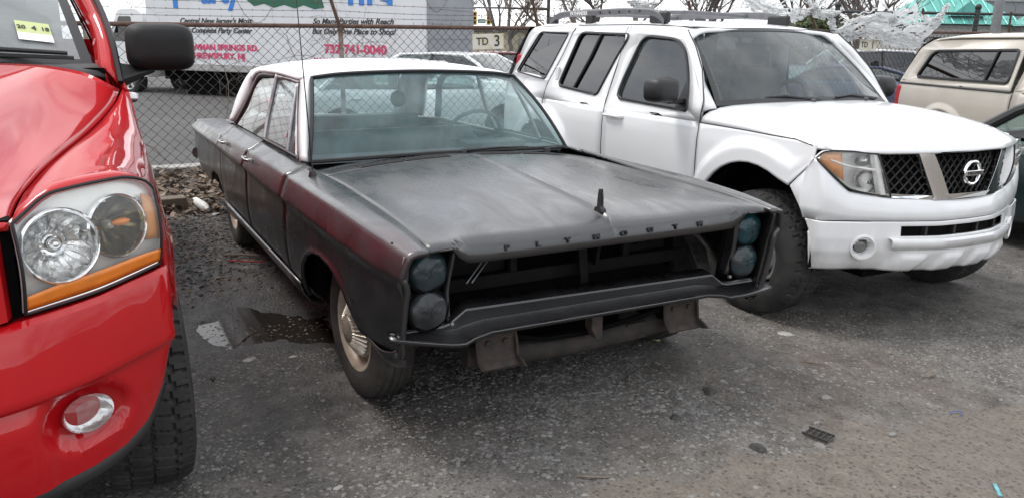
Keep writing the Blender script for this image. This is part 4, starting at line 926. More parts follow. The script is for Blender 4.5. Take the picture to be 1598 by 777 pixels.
    yy = [p[1] for p in PL]; xx = [p[0] for p in PL]
    Xp = lambda y: float(hermite(yy, np.array(xx), [min(abs(y), .938)])[0])
    plan = crv([(x, y) for x, y in PL], 84); plan = np.concatenate([plan[::-1] * [1, -1], plan[1:]])   # from left... right to left
    def fascia(name, zs, dx, mat, skip=None, thick=.015, tail=0.0):
        mb = MB(); n_ = len(plan)
        tails = [(-1, k) for k in ()]
        pl_ = list(map(tuple, plan))
        if tail: pl_ = [(plan[0][0] - tail * f, plan[0][1] - .004) for f in (1, .66, .33)] + pl_ + [(plan[-1][0] - tail * f, plan[-1][1] + .004) for f in (.33, .66, 1)]
        G = np.array([[(x + dx(z, y) * (1 - .5 * (abs(y) > .90)), y + (dx(z, y) * .6 * (1 if y > 0 else -1) if abs(y) > .6 else 0), z) for z in zs] for x, y in pl_])
        for q in G.reshape(-1, 3):
            q[0] = max(q[0], archx(q[2]) + .003)
            if abs(q[1]) > .5: wj = max(0, min(1, (.60 - q[0]) / .12)); q[1] = q[1] * (1 - wj) + math.copysign(yb(q[2], q[0]) + fl_f(q[0], q[2]) + .004, q[1]) * wj
        vs = G.reshape(-1, 3); nz = len(zs); fs = []
        for i in range(len(pl_) - 1):
            for j in range(nz - 1):
                cx = G[i:i + 2, j:j + 2].mean(axis=(0, 1))
                if skip and skip(cx): continue
                fs.append((i * nz + j, (i + 1) * nz + j, (i + 1) * nz + j + 1, i * nz + j + 1))
        mb.add(vs, fs); o = mb.build(name, mat, root, smooth=40, fix=True); flipz(o, (-.6, 0, .55))
        if thick: md = o.modifiers.new('thickness', 'SOLIDIFY'); md.thickness = thick; md.offset = -1
        return o
    lamp_bot = lambda y: float(np.interp(abs(y), [0, .45, .49, .72, .885, .93], [.722, .735, .735, .772, .935, 1.0]))
    # upper fascia follows the lower edge of lamps and grille
    mb = MB(); pl_ = [(plan[0][0] - .05, plan[0][1])] + list(map(tuple, plan)) + [(plan[-1][0] - .05, plan[-1][1])]
    G = np.array([[(x + d * (1 if abs(y) < .9 else .3), y, zt_ + (.603 - zt_) * f) for f, d in ((0, 0), (.06, .010), (.2, .026), (.5, .042), (.8, .046), (1, .040)) for zt_ in (min(.945, lamp_bot(y) - .004),)] for x, y in pl_])
    for q in G.reshape(-1, 3):
        q[0] = max(q[0], archx(q[2]) + .003); wj = max(0, min(1, (.56 - q[0]) / .14)); q[1] = q[1] * (1 - wj) + math.copysign(yb(q[2], q[0]) + fl_f(q[0], q[2]) + .001, q[1]) * wj
    # stop at the wheel arch
    mb.grid(G); o = mb.build('upper_bumper_fascia', W_, root, smooth=40); flipz(o, (-.6, 0, .55)); md = o.modifiers.new('thickness', 'SOLIDIFY'); md.thickness = .012; md.offset = -1
    def dxl(z, y):
        base = np.interp(z, [.30, .34, .42, .50, .598], [-.02, .010, .040, .046, .040])
        if abs(y) < .50 and z < .50: base += .030 * min(1, (.50 - abs(y)) / .06)
        if z < .415:      # raised skid bumps along the lower lip
            for yc in (-.40, -.135, .135, .40):
                e = abs(y - yc - (z - .36) * .5)
                base += .022 * max(0, min(1, (.095 - e) / .030)) * min(1, (.415 - z) / .03)
        return float(base)
    slot = lambda c: abs(c[1]) < .455 and .512 < c[2] < .572
    fog = lambda c: math.hypot(abs(c[1]) - .652, c[2] - .448) < .052
    zs = [.598, .590, .580, .572, .560, .548, .536, .524, .512, .505, .495, .480, .465, .450, .435, .420, .405, .39, .375, .36, .345, .33, .315, .30]
    low = fascia('lower_bumper_fascia', zs, dxl, W_, lambda c: slot(c) or fog(c), .012)
    mb = MB(); G = np.array([[(Xp(y) + dxl(z, y) - .035, y, z) for y in np.linspace(-.47, .47, 20)] for z in (.50, .58)]); mb.grid(G); mb.build('intake_backing', M['dark_void'], low)
    for y in (-.30, -.10, .10, .30):
        mb = MB(); mb.box((Xp(y) + .020, y, .542), (.03, .02, .062)); mb.build('intake_rib', M['black_plastic'], low)
    for s in (-1, 1):   # bright border of the intake ends, fog lamp bowls
        y = s * .652; x0 = Xp(.625) + dxl(.448, .625) - .002; nrm = Vector((1, s * .50, 0)).normalized(); T3 = nrm.to_track_quat('Z', 'Y').to_matrix()
        mb = MB(); vs = []; n_ = 28
        for i in range(n_):
            a = 2 * math.pi * i / n_
            for r_, h in ((.078, -.006), (.074, .010), (.064, .012), (.054, -.004), (.040, -.040)): vs.append(Vector((x0, y, .448)) + T3 @ Vector((r_ * math.cos(a), r_ * math.sin(a), h)))
        mb.add(vs, [(i * 5 + j, ((i + 1) % n_) * 5 + j, ((i + 1) % n_) * 5 + j + 1, i * 5 + j + 1) for i in range(n_) for j in range(4)]); fb = mb.build('fog_lamp', W_, low)
        mb = MB(); mb.ball((0, 0, 0), (.038, .038, .010), 18, 8); g_ = mb.build('lens', pm('dim_fog_lens', (.16, .16, .155), .12, coat=.6, bmp=.3, bs=90), fb)
        g_.data.transform(Matrix.Translation(Vector((x0, y, .448)) - nrm * .036) @ T3.to_4x4())
    # shelf above the bumps
    mb = MB(); G = np.array([[(Xp(y) + .02, y, .505), (Xp(y) + .072 , y, .500), (Xp(y) + .080, y, .488), (Xp(y) + .074, y, .44)] for y in np.linspace(-.52, .52, 30)]); mb.grid(G); mb.build('bumper_step', W_, low, thick=.01, offset=0)
    mb = MB(); mb.box((.36, 0, .27), (.5, 1.1, .06)); mb.box((-1.5, 0, .36), (3.6, 1.6, .08)); mb.box((-.62, 0, .7), (.05, 1.6, .7)); mb.box((-.2, 0, .75), (.9, 1.15, .6)); mb.box((-3.6, 0, .7), (.3, 1.6, .6))
    for s in (-1, 1): mb.box((-1.45, s * .80, .60), (1.7, .05, .5)); mb.box((.40, s * .76, .31), (.10, .18, .10))
    mb.build('underbody', M['dark_void'], root, smooth=0)
    # ---- grille: mesh, chrome V and lower bars
    def onf(y, z, off): return (Xp(y) + off - (z - .72) * .05, y, z)
    mb = MB(); G = np.array([[onf(y, z, -.05) for y in np.linspace(-.60, .60, 25)] for z in (.72, .85, .995)]); mb.grid(G); gr = mb.build('grille', M['dark_void'], root)
    mb = MB()
    for sgn in (1, -1):
        for k in range(-9, 34):
            P0 = []
            for t_ in np.linspace(0, 1, 9):
                z = .725 + .265 * t_; y = -.62 + k * .052 + sgn * (.265 * t_ * .8) - (0.0 if sgn > 0 else -.21)
                if abs(y) < .60: P0.append(onf(y, z, -.028))
            if len(P0) > 1: mb.tube(P0, .0048, 4)
    mb.build('grille_mesh', M['black_plastic'], gr, smooth=0)
    def bar(name, poly, off, mat, h=.03):
        mb = MB(); pd = dens(poly, .03); n_ = len(pd)
        plate(mb, pd, [], lambda y, z: onf(y, z, off)); mb.add([onf(y, z, off) for y, z in pd] + [onf(y, z, off - h) for y, z in pd], [(i, (i + 1) % n_, (i + 1) % n_ + n_, i + n_) for i in range(n_)])
        return mb.build(name, mat, gr, bevel=.007, smooth=40, segs=2)
    for s in (-1, 1):
        bar('chrome_v', [(s * .385, .995), (s * .300, .995), (s * .175, .760), (s * .145, .722), (s * .265, .722)], .020, M['chrome'])
        bar('chrome_bar', [(s * .60, .762), (s * .275, .745), (s * .262, .722), (s * .60, .738)], .010, M['chrome'])
        bar('chrome_side', [(s * .618, .985), (s * .590, .985), (s * .530, .745), (s * .565, .745)], .012, M['lamp_house'])
    bar('chrome_bar', [(-.19, .752), (.19, .752), (.15, .722), (-.15, .722)], .022, M['chrome'])
    bar('chrome_bar', [(-.33, .998), (.33, .998), (.315, .984), (-.315, .984)], .018, M['chrome'])
    mb = MB(); mb.tube([onf(.066 * math.cos(a), .868 + .066 * math.sin(a), .020) for a in np.linspace(0, 2 * math.pi, 32, endpoint=False)], .011, 8, closed=True); em = mb.build('emblem_ring', M['chrome'], gr)
    mb = MB(); mb.box((Xp(0) + .022 - .007, 0, .868), (.022, .168, .030)); mb.build('emblem_bar', M['chrome'], em, bevel=.004)
    text_obj('emblem_text', 'NISSAN', M['ink'], em, (Xp(0) + .0265, 0, .868), (0, 1, 0), (0, 0, 1), .030, .0015, sx=1.12)
    # ---- headlamps
    for s in (-1, 1):
        q = lambda P_: [(Xp(y) + dx, s * y, z) for y, z, dx in P_]
        top_ = q([(.600, .984, .006), (.66, .990, .006), (.74, .998, .006), (.82, 1.000, .006), (.866, .992, .008), (.893, .955, .008)]); bot_ = q([(.505, .738, .008), (.56, .745, .010), (.64, .760, .014), (.72, .780, .016), (.80, .845, .014), (.890, .945, .008)])
        tp, bt = crv(top_, 22), crv(bot_, 22)
        G = np.array([tp + (bt - tp) * f + np.array([.016, s * .010, 0]) * math.sin(f * math.pi) for f in np.linspace(0, 1, 9)])
        back = np.array([tp + (bt - tp) * f - np.array([.045, s * .03, 0]) for f in np.linspace(0, 1, 9)])
        mb = MB(); mb.grid(back); rim_ = np.stack([np.concatenate([G[0], G[1:, -1], G[-1, ::-1][1:], G[::-1, 0][1:]]), np.concatenate([back[0], back[1:, -1], back[-1, ::-1][1:], back[::-1, 0][1:]])]); mb.grid(rim_)
        hl = mb.build('headlight', M['lamp_house'], root)
        skin('lens', G, M['lens_clear'], hl, C, 0, 60)
        mb = MB(); mb.tube([tuple(v) for v in rim_[0]], .005, 5, closed=True); mb.build('lamp_seal', M['black_rubber'], hl)
        # amber corner, two reflector bowls and the bridge between them
        am = np.array([(tp + (bt - tp) * f - np.array([.014, s * .010, 0]))[int(12 - 1 * f):20] if False else crv((tp + (bt - tp) * f - np.array([.012, s * .008, 0]))[12:21], 8) for f in (.07, .3, .6, .9)]); skin('indicator', am, M['amber_dim'], hl, C, .004)
        br_ = np.array([(tp + (bt - tp) * f - np.array([.008, s * .004, 0]))[:17] for f in (.36, .42)]); skin('lamp_bridge', br_, M['lamp_house'], hl, C, .01)
        for yc, zc, ry, rz in ((.645, .845, .085, .060), (.655, .945, .075, .032)):
            mb = MB(); Gm = []
            for a in np.linspace(0, 2 * math.pi, 24, endpoint=False):
                Gm.append([(Xp(yc) - .012 - .030 * (1 - r_ ** 2), s * yc + s * 0 + ry * r_ * math.cos(a), zc + rz * r_ * math.sin(a)) for r_ in (1.0, .8, .55, .3, .05)])
            mb.grid(np.array(Gm), cu=True); mb.build('reflector', M['reflector'], hl)
    # roof rails with raised end feet
    for s in (-1, 1):
        y = s * .60
        mb = MB(); P0 = [(-1.42, 1.735), (-1.50, 1.79), (-1.62, 1.815), (-2.2, 1.832), (-2.9, 1.832), (-3.12, 1.82), (-3.28, 1.77)]
        G = np.array([[(x, y - s * .004, z - .030), (x, y + s * .024, z - .026), (x, y + s * .026, z + .016), (x, y + s * .010, z + .028), (x, y - s * .012, z + .022), (x, y - s * .014, z - .030)] for x, z in crv(P0, 26)]); mb.grid(G, cv=True)
        o = mb.build('roof_rail', M['rack'], root)
        for x in (-1.46, -1.56, -2.55, -3.24):
            mb = MB(); mb.box((x, y, 1.772), (.13, .048, .085)); mb.build('rail_foot', M['black_plastic'], o, bevel=.015)
        for x in np.linspace(-1.75, -2.35, 5):
            mb = MB(); mb.lathe([(.001, .003), (.009, .002), (.009, -.004)], 'y', (x, y + s * .026, 1.826), 10); mb.build('rail_bolt', M['ink'], o)
        text_obj('rail_text', 'PATHFINDER', M['white_print'], o, (-2.72, y + s * .0285, 1.826), (-s, 0, 0), (0, 0, 1), .046, .001, sx=1.15, bold=.001)
    for x in (-1.9, -2.9):
        mb = MB(); mb.tube([(x, -.59, 1.82), (x, 0, 1.835), (x, .59, 1.82)], .018, 8); mb.build('cross_bar', M['rack'], root)
    # wipers and washer jets
    for ya, yb_, yc in ((-.60, -.02, -.30), (-.05, .62, .32)):
        mb = MB(); xb = lambda y: -.395 - .22 * y * y
        mb.tube([(xb(y) - .03, y, 1.212 - .05 * y * y) for y in np.linspace(ya, yb_, 7)], .009, 6); mb.tube([(xb(yb_) + .03, yb_, 1.20), (xb(yc), yc, 1.232), (xb(ya) + .02, (ya + yc) / 2, 1.222)], [.012, .010, .007], 6); mb.build('wiper', M['black_plastic'], root)
    for y in (-.12, .42): mb = MB(); mb.ball((-.33 - .2 * y * y, y, 1.205), (.02, .018, .014)); mb.build('washer_jet', M['grey_plastic'], hood)
    # cabin
    mb = MB(); rows = [[(-.50, y, 1.165), (-.75, y, 1.16), (-.95, y, 1.12), (-1.0, y, .95), (-.9, y, .75)] for y in np.linspace(-.78, .78, 8)]; mb.grid(loft(rows, 10, 14)); mb.build('dashboard', M['dash'], root)
    for y in (-.38, .38):
        for x, nm in ((-1.55, 'front_seat'), (-2.4, 'rear_seat')):
            mb = MB(); mb.box((x, y, 1.08), (.16, .50, .62)); mb.box((x + .30, y, .78), (.55, .50, .16)); mb.box((x - .02, y, 1.50), (.09, .26, .18)); mb.tube([(x, y - .06, 1.38), (x, y - .06, 1.45)], .01, 6); mb.build(nm, M['seat_grey'], root, bevel=.06, segs=4)
    mb = MB(); q = [Vector((-1.12 + .075 * math.sin(a), .38 + .19 * math.cos(a), 1.13 + .17 * math.sin(a))) for a in np.linspace(0, 2 * math.pi, 26, endpoint=False)]; mb.tube(q, .015, 8, closed=True); mb.ball((-1.11, .38, 1.12), (.03, .07, .06)); mb.build('steering_wheel', M['black_plastic'], root)
    mb = MB(); mb.box((-1.02, .02, 1.60), (.03, .22, .06)); mb.build('rear_view_mirror', M['black_plastic'], root, bevel=.012)
    skin('headliner', np.array([[(x, y, 1.70) for y in (-.62, 0, .62)] for x in (-1.05, -2.2, -3.4)]), pm('grey_headliner', (.35, .35, .34), .9), root, None, 0)
    rows = [[(-3.84 + .0 * y, y * 1.0, .45), (-3.88, y, .8), (-3.85, y, 1.1), (-3.70, y * .95, 1.45), (-3.54, y * .86, 1.72)] for y in np.linspace(-.82, .82, 9)]
    tg = MB(); Gt = loft(rows, 14, 18); nn = Gt.shape
    skin('tailgate', Gt[:, :11], W_, root, C, .02); skin('rear_window', Gt[:, 10:], M['suv_glass'], root, C, 0)
    ms = (M['tyre'], M['steel_wheel'], M['steel_wheel'])
    for x, st in ((.06, .06), (-2.85, 0)):
        for s in (-1, 1): wheel(root, x, s * .815, .295, .395, .275, .215, s, 'spoke6', ms, st, 170, 'at' if st else 'road')
    return root
suv()
def pickup():
    root = empty('red_pickup', (.30, -2.63, 0), 0, 'bright red pickup truck with big round-lamp headlight cropped by the left edge', 'pickup truck')
    RP = M['red_paint']; C = (-1.5, 0, .9)
    FX = [(.985, 0), (.970, .30), (.935, .52), (.908, .64), (.840, .785), (.785, .870), (.737, .940), (.690, .975)]
    fy = [q[1] for q in FX]; fxx = [q[0] for q in FX]
    Xf = lambda y: float(hermite(fy, np.array(fxx), [min(abs(y), .975)])[0])
    # hood
    edge = [(-.50, .940, 1.372), (-.40, .915, 1.330), (-.20, .850, 1.278), (.0, .790, 1.248), (.19, .735, 1.226), (.45, .675, 1.198), (.70, .640, 1.176), (.905, .632, 1.163)]
    mid0 = [(-.42, 0, 1.480), (-.2, 0, 1.462), (.1, 0, 1.432), (.4, 0, 1.390), (.65, 0, 1.338), (.82, 0, 1.285), (.93, 0, 1.235), (.985, 0, 1.172)]
    mid1 = [(-.44, .46, 1.475), (-.2, .45, 1.452), (.1, .44, 1.415), (.4, .42, 1.365), (.62, .40, 1.318), (.80, .39, 1.265), (.905, .385, 1.220), (.955, .38, 1.168)]
    mid2 = [(-.46, .66, 1.468), (-.22, .62, 1.425), (.06, .585, 1.375), (.34, .555, 1.318), (.56, .535, 1.275), (.75, .525, 1.232), (.87, .52, 1.200), (.932, .52, 1.165)]
    mid3 = [(-.48, .82, 1.440), (-.28, .76, 1.372), (-.04, .700, 1.315), (.20, .650, 1.268), (.45, .612, 1.232), (.68, .590, 1.200), (.85, .582, 1.180), (.918, .58, 1.164)]
    hood = skin('hood', full(loft([mid0, mid1, mid2, mid3, edge], 26, 40)), RP, root, (0, 0, .8), .014, 40)
    # fender: section curves from the hood gap over the crown down to the arch lip
    ar = lambda x: .42 + .50 * math.sqrt(max(0, 1 - (x / .53) ** 2)) if abs(x) < .53 else .42
    secs = [(-.53, [(.953, 1.372), (.962, 1.365), (.975, 1.33), (.988, 1.26), (1.000, 1.15), (1.004, 1.0)]),
            (-.40, [(.920, 1.330), (.94, 1.332), (.965, 1.31), (.985, 1.25), (1.000, 1.15), (1.008, 1.0)]),
            (-.20, [(.855, 1.278), (.90, 1.290), (.950, 1.280), (.985, 1.22), (1.004, 1.12), (1.016, .98)]),
            (.0, [(.795, 1.248), (.86, 1.270), (.930, 1.260), (.975, 1.20), (1.000, 1.10), (1.018, .96)]),
            (.19, [(.740, 1.226), (.82, 1.258), (.905, 1.256), (.960, 1.20), (.990, 1.10), (1.012, .96)]),
            (.36, [(.698, 1.208), (.79, 1.248), (.885, 1.252), (.945, 1.20), (.976, 1.10), (.998, .96)]),
            (.50, [(.671, 1.194), (.77, 1.240), (.870, 1.248), (.930, 1.20), (.963, 1.10), (.978, .96)]),
            (.64, [(.651, 1.184), (.755, 1.235), (.860, 1.244), (.918, 1.205), (.955, 1.10), (.966, .97)])]
    for s in (-1, 1):
        G = []
        for x in list(np.linspace(-.525, .50, 26)) + [.56, .62, .66]:
            sec = [tuple(hermite([q[0] for q in secs], np.array([q[1][k] for q in secs]), [min(x, .64)])[0]) for k in range(6)]
            c = crv(sec, 18); zl = ar(x) if x < .53 else .99
            if x > .40: zl = float(np.interp(x, [.40, .48, .66], [.75, .80, .82]))
            tail = [(c[-1][0] + (.008 if abs(x) < .5 else 0), c[-1][1] + (zl - c[-1][1]) * f) for f in (.25, .5, .75, 1)]
            G.append([(x, s * y, z) for y, z in list(map(tuple, c)) + tail])
        # front edge runs along the lamp top
        LT = crv([(.905, .640, 1.172), (.866, .727, 1.231), (.784, .869, 1.241), (.738, .938, 1.212), (.722, .955, 1.14), (.715, .960, 1.05), (.712, .962, .99)], 18)
        last = [(q[0], s * q[1], q[2]) for q in LT] + [(.712, s * .962, .99 - .042 * k) for k in range(1, 5)]
        A = np.array(G); Lr = np.array(last); pre = (A[-1] + Lr) / 2; pre[:, 2] += .003
        A = np.concatenate([A, pre[None], Lr[None]]); fo = skin('front_fender', A, RP, root, C, .014, 45)
        # headlight: housing, lens, bowls, amber strip
        tp = crv([(q[0] + .002, s * q[1], q[2] - .006) for q in LT[:12]], 24)
        bt = crv([(.908, s * .640, .952), (.842, s * .785, .966), (.785, s * .87, .979), (.735, s * .943, .994)], 24)
        def lamp_s(f0, f1, off, n_=9, a=0, b_=24): return np.array([(tp + (bt - tp) * f + np.array([.020 * math.sin(f * math.pi), s * .008 * math.sin(f * math.pi), 0]) + np.array([off, s * off * .35, 0]))[a:b_] for f in np.linspace(f0, f1, n_)])
        lens = lamp_s(0, 1, 0); back = lamp_s(0, 1, -.024)
        rim0 = np.concatenate([lens[0], lens[1:, -1], lens[-1, ::-1][1:], lens[::-1, 0][1:]]); rim1 = np.concatenate([back[0], back[1:, -1], back[-1, ::-1][1:], back[::-1, 0][1:]])
        mb = MB(); tp2, bt2 = crv(tp, 70), crv(bt, 70); Bk = np.array([tp2 + (bt2 - tp2) * f + np.array([.020 * math.sin(f * math.pi) - .024, s * (.008 * math.sin(f * math.pi) - .0084), 0]) for f in np.linspace(0, 1, 34)])
        fs_ = [(i * 70 + j, (i + 1) * 70 + j, (i + 1) * 70 + j + 1, i * 70 + j + 1) for i in range(33) for j in range(69) if not any(math.hypot(abs(Bk[i, j, 1]) - yc, Bk[i, j, 2] - zc) < r_ * 1.0 for yc, zc, r_ in ((.728, 1.098, .082), (.853, 1.118, .073)))]
        mb.add(Bk.reshape(-1, 3), fs_); mb.grid(np.stack([rim0, rim1])); hl = mb.build('headlight', M['lamp_house'], root)
        skin('lens', lens, M['lens_clear'], hl, C, 0, 60)
        mb = MB(); mb.tube([tuple(q) for q in rim0], .004, 5, closed=True); mb.build('lamp_seal', M['black_rubber'], hl)
        skin('amber_strip', lamp_s(.80, .955, .0015, 4), M['amber'], hl, C, .004)
        skin('chrome_trim', lamp_s(.965, .995, .001, 3), M['chrome'], hl, C, .004)
        skin('corner_reflector', lamp_s(.16, .66, -.010, 7, 20, 24), M['amber_dim'], hl, C, .003)
        for yc, zc, r_, mt, nm in ((.728, 1.098, .082, M['reflector'], 'main_bowl'), (.853, 1.118, .073, M['smoke'], 'turn_bowl')):
            nv = Vector((1, s * (.42 if yc < .8 else .62), .05)).normalized(); T3 = nv.to_track_quat('Z', 'Y').to_matrix(); c0 = Vector((Xf(yc) + .010, s * yc, zc)); mb = MB(); vs = []; n_ = 96
            pr = ((1.10, -.03), (1.10, .010), (1.04, .016), (.985, .010), (.96, -.006), (.86, -.026), (.62, -.046), (.35, -.056), (.17, -.058))
            for i in range(n_):
                a = 2 * math.pi * i / n_
                for k, (q, h) in enumerate(pr):
                    fl = .010 * (i // 4 % 2 - .5) * (1 if 4 < k < 8 else 0)
                    vs.append(c0 + T3 @ Vector((q * r_ * math.cos(a), q * r_ * math.sin(a), h + fl - .012)))
            m_ = len(pr); fs = [(i * m_ + j, ((i + 1) % n_) * m_ + j, ((i + 1) % n_) * m_ + j + 1, i * m_ + j + 1) for i in range(n_) for j in range(m_ - 1)]
            mi = [0 if j < 4 else 1 for i in range(n_) for j in range(m_ - 1)]
            mb.add(vs, fs); mb.m = mi; bowl = mb.build(nm, [M['chrome'], mt], hl, fix=False, smooth=28)
            mb = MB(); mb.ball((0, 0, 0), (r_ * .18, r_ * .18, .022), 14, 8); b1 = mb.build('bulb_cap', M['chrome'] if yc < .8 else M['bulb'], bowl); b1.data.transform(Matrix.Translation(c0 - nv * .045) @ T3.to_4x4())
            if yc > .8:
                mb = MB(); mb.ball((0, 0, 0), (.026, .010, .012), 12, 8); b1 = mb.build('amber_bulb', M['amber'], bowl); b1.data.transform(Matrix.Translation(c0 - nv * .03 + Vector((0, s * .022, .006))) @ T3.to_4x4())
            else:
                mb = MB(); mb.tube([c0 - nv * .05 + T3 @ Vector((r_ * .30 * math.cos(a), r_ * .30 * math.sin(a), 0)) for a in np.linspace(0, 2 * math.pi, 24, endpoint=False)], .006, 6, closed=True); mb.build('bulb_shroud', M['chrome'], bowl)
        # small dark gap filler beside the grille and the black air dam under the bumper
        mb = MB(); mb.box((.86, s * .62, 1.05), (.05, .024, .24)); mb.build('grille_gap', M['dark_void'], root)
    # ---- bumper: plan rows with a ledge, sweeping up to the wheel arch
    ys_ = np.concatenate([np.linspace(0, .60, 13), np.linspace(.63, .90, 16), [.918, .934, .948, .958]])
    def zbot(y): return float(np.interp(y, [0, .55, .64, .74, .814, .875, .918, .940, .958], [.497, .503, .513, .525, .545, .588, .672, .745, .80]))
    def brow(y):
        zt_ = float(np.interp(y, [0, .6, .64, .785, .94, .958], [.930, .938, .945, .958, .985, .985])); zl = float(np.interp(y, [0, .56, .75, .937, .958], [.735, .748, .768, .795, .80])); zb = min(zbot(y), zl - .012); x = Xf(y); out = []
        pr = [(0, zt_, -.03), (0, zt_, .018), (.012, zt_ - .012, .036), (0, zt_ * .6 + zl * .4, .052), (0, zl + .022, .062), (0, zl + .008, .064), (0, zl, .060), (0, zl - .008, .042), (0, zl - .016, .036)]
        for _, z, d in pr: out.append((x + d, y, max(z, zb)))
        cen = .016 * max(0, min(1, (.665 - y) / .03))
        for f in np.linspace(.08, 1, 12):
            z = (zl - .016) + (zb - (zl - .016)) * f; d = .036 - .006 * f - .02 * f * f + cen * min(1, f * 5)
            dd = math.hypot((y - .735) / .098, (z - .668) / .078)
            if dd < 1.15: q_ = min(1, (1.15 - dd) / .45); d -= .036 * q_ * q_ * (3 - 2 * q_)
            out.append((x + d, y, z))
        out.append((x - .04, y, zb - .004)); return out
    Gb = np.array([brow(y) for y in ys_]); nb = Gb.shape[1]
    dense = np.array([[hermite(ys_, Gb[:, j], [y])[0] for j in range(nb)] for y in np.concatenate([np.linspace(0, .60, 13), np.linspace(.61, .90, 40), [.91, .918, .926, .934, .942, .950, .958]])])
    bump_ = skin('front_bumper', full(dense), RP, root, (0, 0, .75), .006, 35)
    for s in (-1, 1):
        y0, z0 = .735, .672; nv = Vector((1, s * .42, 0)).normalized(); T3 = nv.to_track_quat('Z', 'Y').to_matrix(); c0 = Vector((Xf(y0) + .012, s * y0, z0))
        mb = MB(); vs = []; n_ = 36
        for i in range(n_):
            a = 2 * math.pi * i / n_
            for q, h in ((1.0, .002), (.99, .006), (.965, .003), (.74, -.016), (.4, -.024), (.02, -.026)): vs.append(c0 + T3 @ Vector((.062 * q * math.cos(a), .062 * q * math.sin(a) * .80, h)))
        mb.add(vs, [(i * 6 + j, ((i + 1) % n_) * 6 + j, ((i + 1) % n_) * 6 + j + 1, i * 6 + j + 1) for i in range(n_) for j in range(5)]); fl_ = mb.build('fog_lamp', M['reflector'], bump_)
        mb = MB(); G = []
        for i in range(n_):
            a = 2 * math.pi * i / n_; G.append([c0 + T3 @ Vector(((.0612 * q) * math.cos(a), .0612 * q * math.sin(a) * .80, .006 + .014 * (1 - q * q))) for q in (1, .8, .5, .2, .02)])
        mb.grid(np.array([[tuple(v) for v in r_] for r_ in G]), cu=True); mb.build('lens', M['fog_glass'], fl_, smooth=60)
        for k in range(11):
            xx_ = -.026 + .0052 * k; hh = .040 * math.sqrt(max(0.02, 1 - (xx_ / .034) ** 2)) * .8
            mb = MB(); mb.tube([c0 + T3 @ Vector((xx_, -hh, .004)), c0 + T3 @ Vector((xx_, 0, .010)), c0 + T3 @ Vector((xx_, hh, .004))], .0022, 4); mb.build('lens_flute', M['lens_clear'], fl_)
    dam = np.array([[(Xf(y) + .010, y, zbot(y) + .01), (Xf(y) + .004, y, zbot(y) - .035), (Xf(y) - .05, y, zbot(y) - .055)] for y in np.concatenate([np.linspace(0, .87, 24), [.90, .92]])]); skin('air_dam', full(dam), M['black_plastic'], root, (0, 0, .6), .008)
    # chip in the paint above the fog lamp
    # grille: red surround with crosshair bars and dark mesh
    mb = MB()
    for s in (-1, 1):
        G = np.array([[(Xf(y) + d, s * y, z) for y, d in ((.612, -.02), (.606, .014), (.585, .026), (.53, .028), (.515, .018), (.510, -.03))] for z in np.linspace(.948, 1.160, 7)]); mb.grid(G)
    for z0, z1 in ((.945, .985), (1.120, 1.162)):
        G = np.array([[(Xf(y) + d, y, z) for z, d in ((z0, -.03), (z0 + .005, .020), ((z0 + z1) / 2, .028), (z1 - .005, .020), (z1, -.03))] for y in np.linspace(-.52, .52, 19)]); mb.grid(G)
    G = np.array([[(Xf(y) + d, y, z) for z, d in ((1.035, -.02), (1.040, .022), (1.062, .022), (1.068, -.02))] for y in np.linspace(-.52, .52, 19)]); mb.grid(G)
    for a_ in (0,): mb.box((Xf(0) + .01, 0, 1.05), (.03, .05, .19))
    gr = mb.build('grille_surround', RP, root)
    mb = MB(); G = np.array([[(Xf(y) - .03, y, z) for y in np.linspace(-.53, .53, 16)] for z in (.96, 1.15)]); mb.grid(G); mb.build('grille_mesh', M['dark_void'], gr)
    # ---- cab. cowl, windscreen, pillars, roof
    mb = MB(); G = np.array([[(-.43 - .16 * (y / .9) ** 4, y, 1.478 - .06 * (abs(y) / .9) ** 4), (-.52 - .10 * (y / .9) ** 2, y, 1.472 - .03 * (abs(y) / .9) ** 4), (-.60 - .06 * (y / .9) ** 2, y, 1.465)] for y in np.linspace(-.90, .90, 25)]); mb.grid(G); mb.build('cowl', M['grey_plastic'], root, thick=.01)
    base = [(-.66, -.865, 1.452), (-.56, -.5, 1.475), (-.53, 0, 1.482), (-.56, .5, 1.475), (-.66, .865, 1.452)]; top = [(-1.26, -.76, 1.865), (-1.19, -.4, 1.895), (-1.17, 0, 1.902), (-1.19, .4, 1.895), (-1.26, .76, 1.865)]
    B_, T_ = crv(base, 21), crv(top, 21); G = np.array([B_ + (T_ - B_) * f + np.array([.02, 0, .012]) * math.sin(f * math.pi) for f in np.linspace(0, 1, 10)])
    ws = skin('windscreen', G, M['ram_ws'], root, C, 0, 60)
    for j in (0, -1): skin('windscreen_band', np.stack([G[:, j], G[:, j] * .955 + G[:, 10] * .045], 1) + np.array([.004, 0, .003]), M['suv_trim'], ws, C, 0)
    skin('windscreen_band', np.stack([G[0], G[0] * .55 + G[1] * .45], 0) + np.array([.004, 0, .003]), M['suv_trim'], ws, C, 0)
    # inspection sticker low in the driver's corner
    def on_ws(u, f): i = u * 20; k = min(19, int(i)); r_ = i - k; ff = f * 9; a = int(ff); b_ = ff - a; q = (G[a, k] * (1 - r_) + G[a, k + 1] * r_) * (1 - b_) + (G[a + 1, k] * (1 - r_) + G[a + 1, k + 1] * r_) * b_; return Vector(q)
    S0, S1, S2, S3 = on_ws(.865, .18), on_ws(.935, .17), on_ws(.935, .33), on_ws(.865, .34); off = Vector((.008, 0, .006))
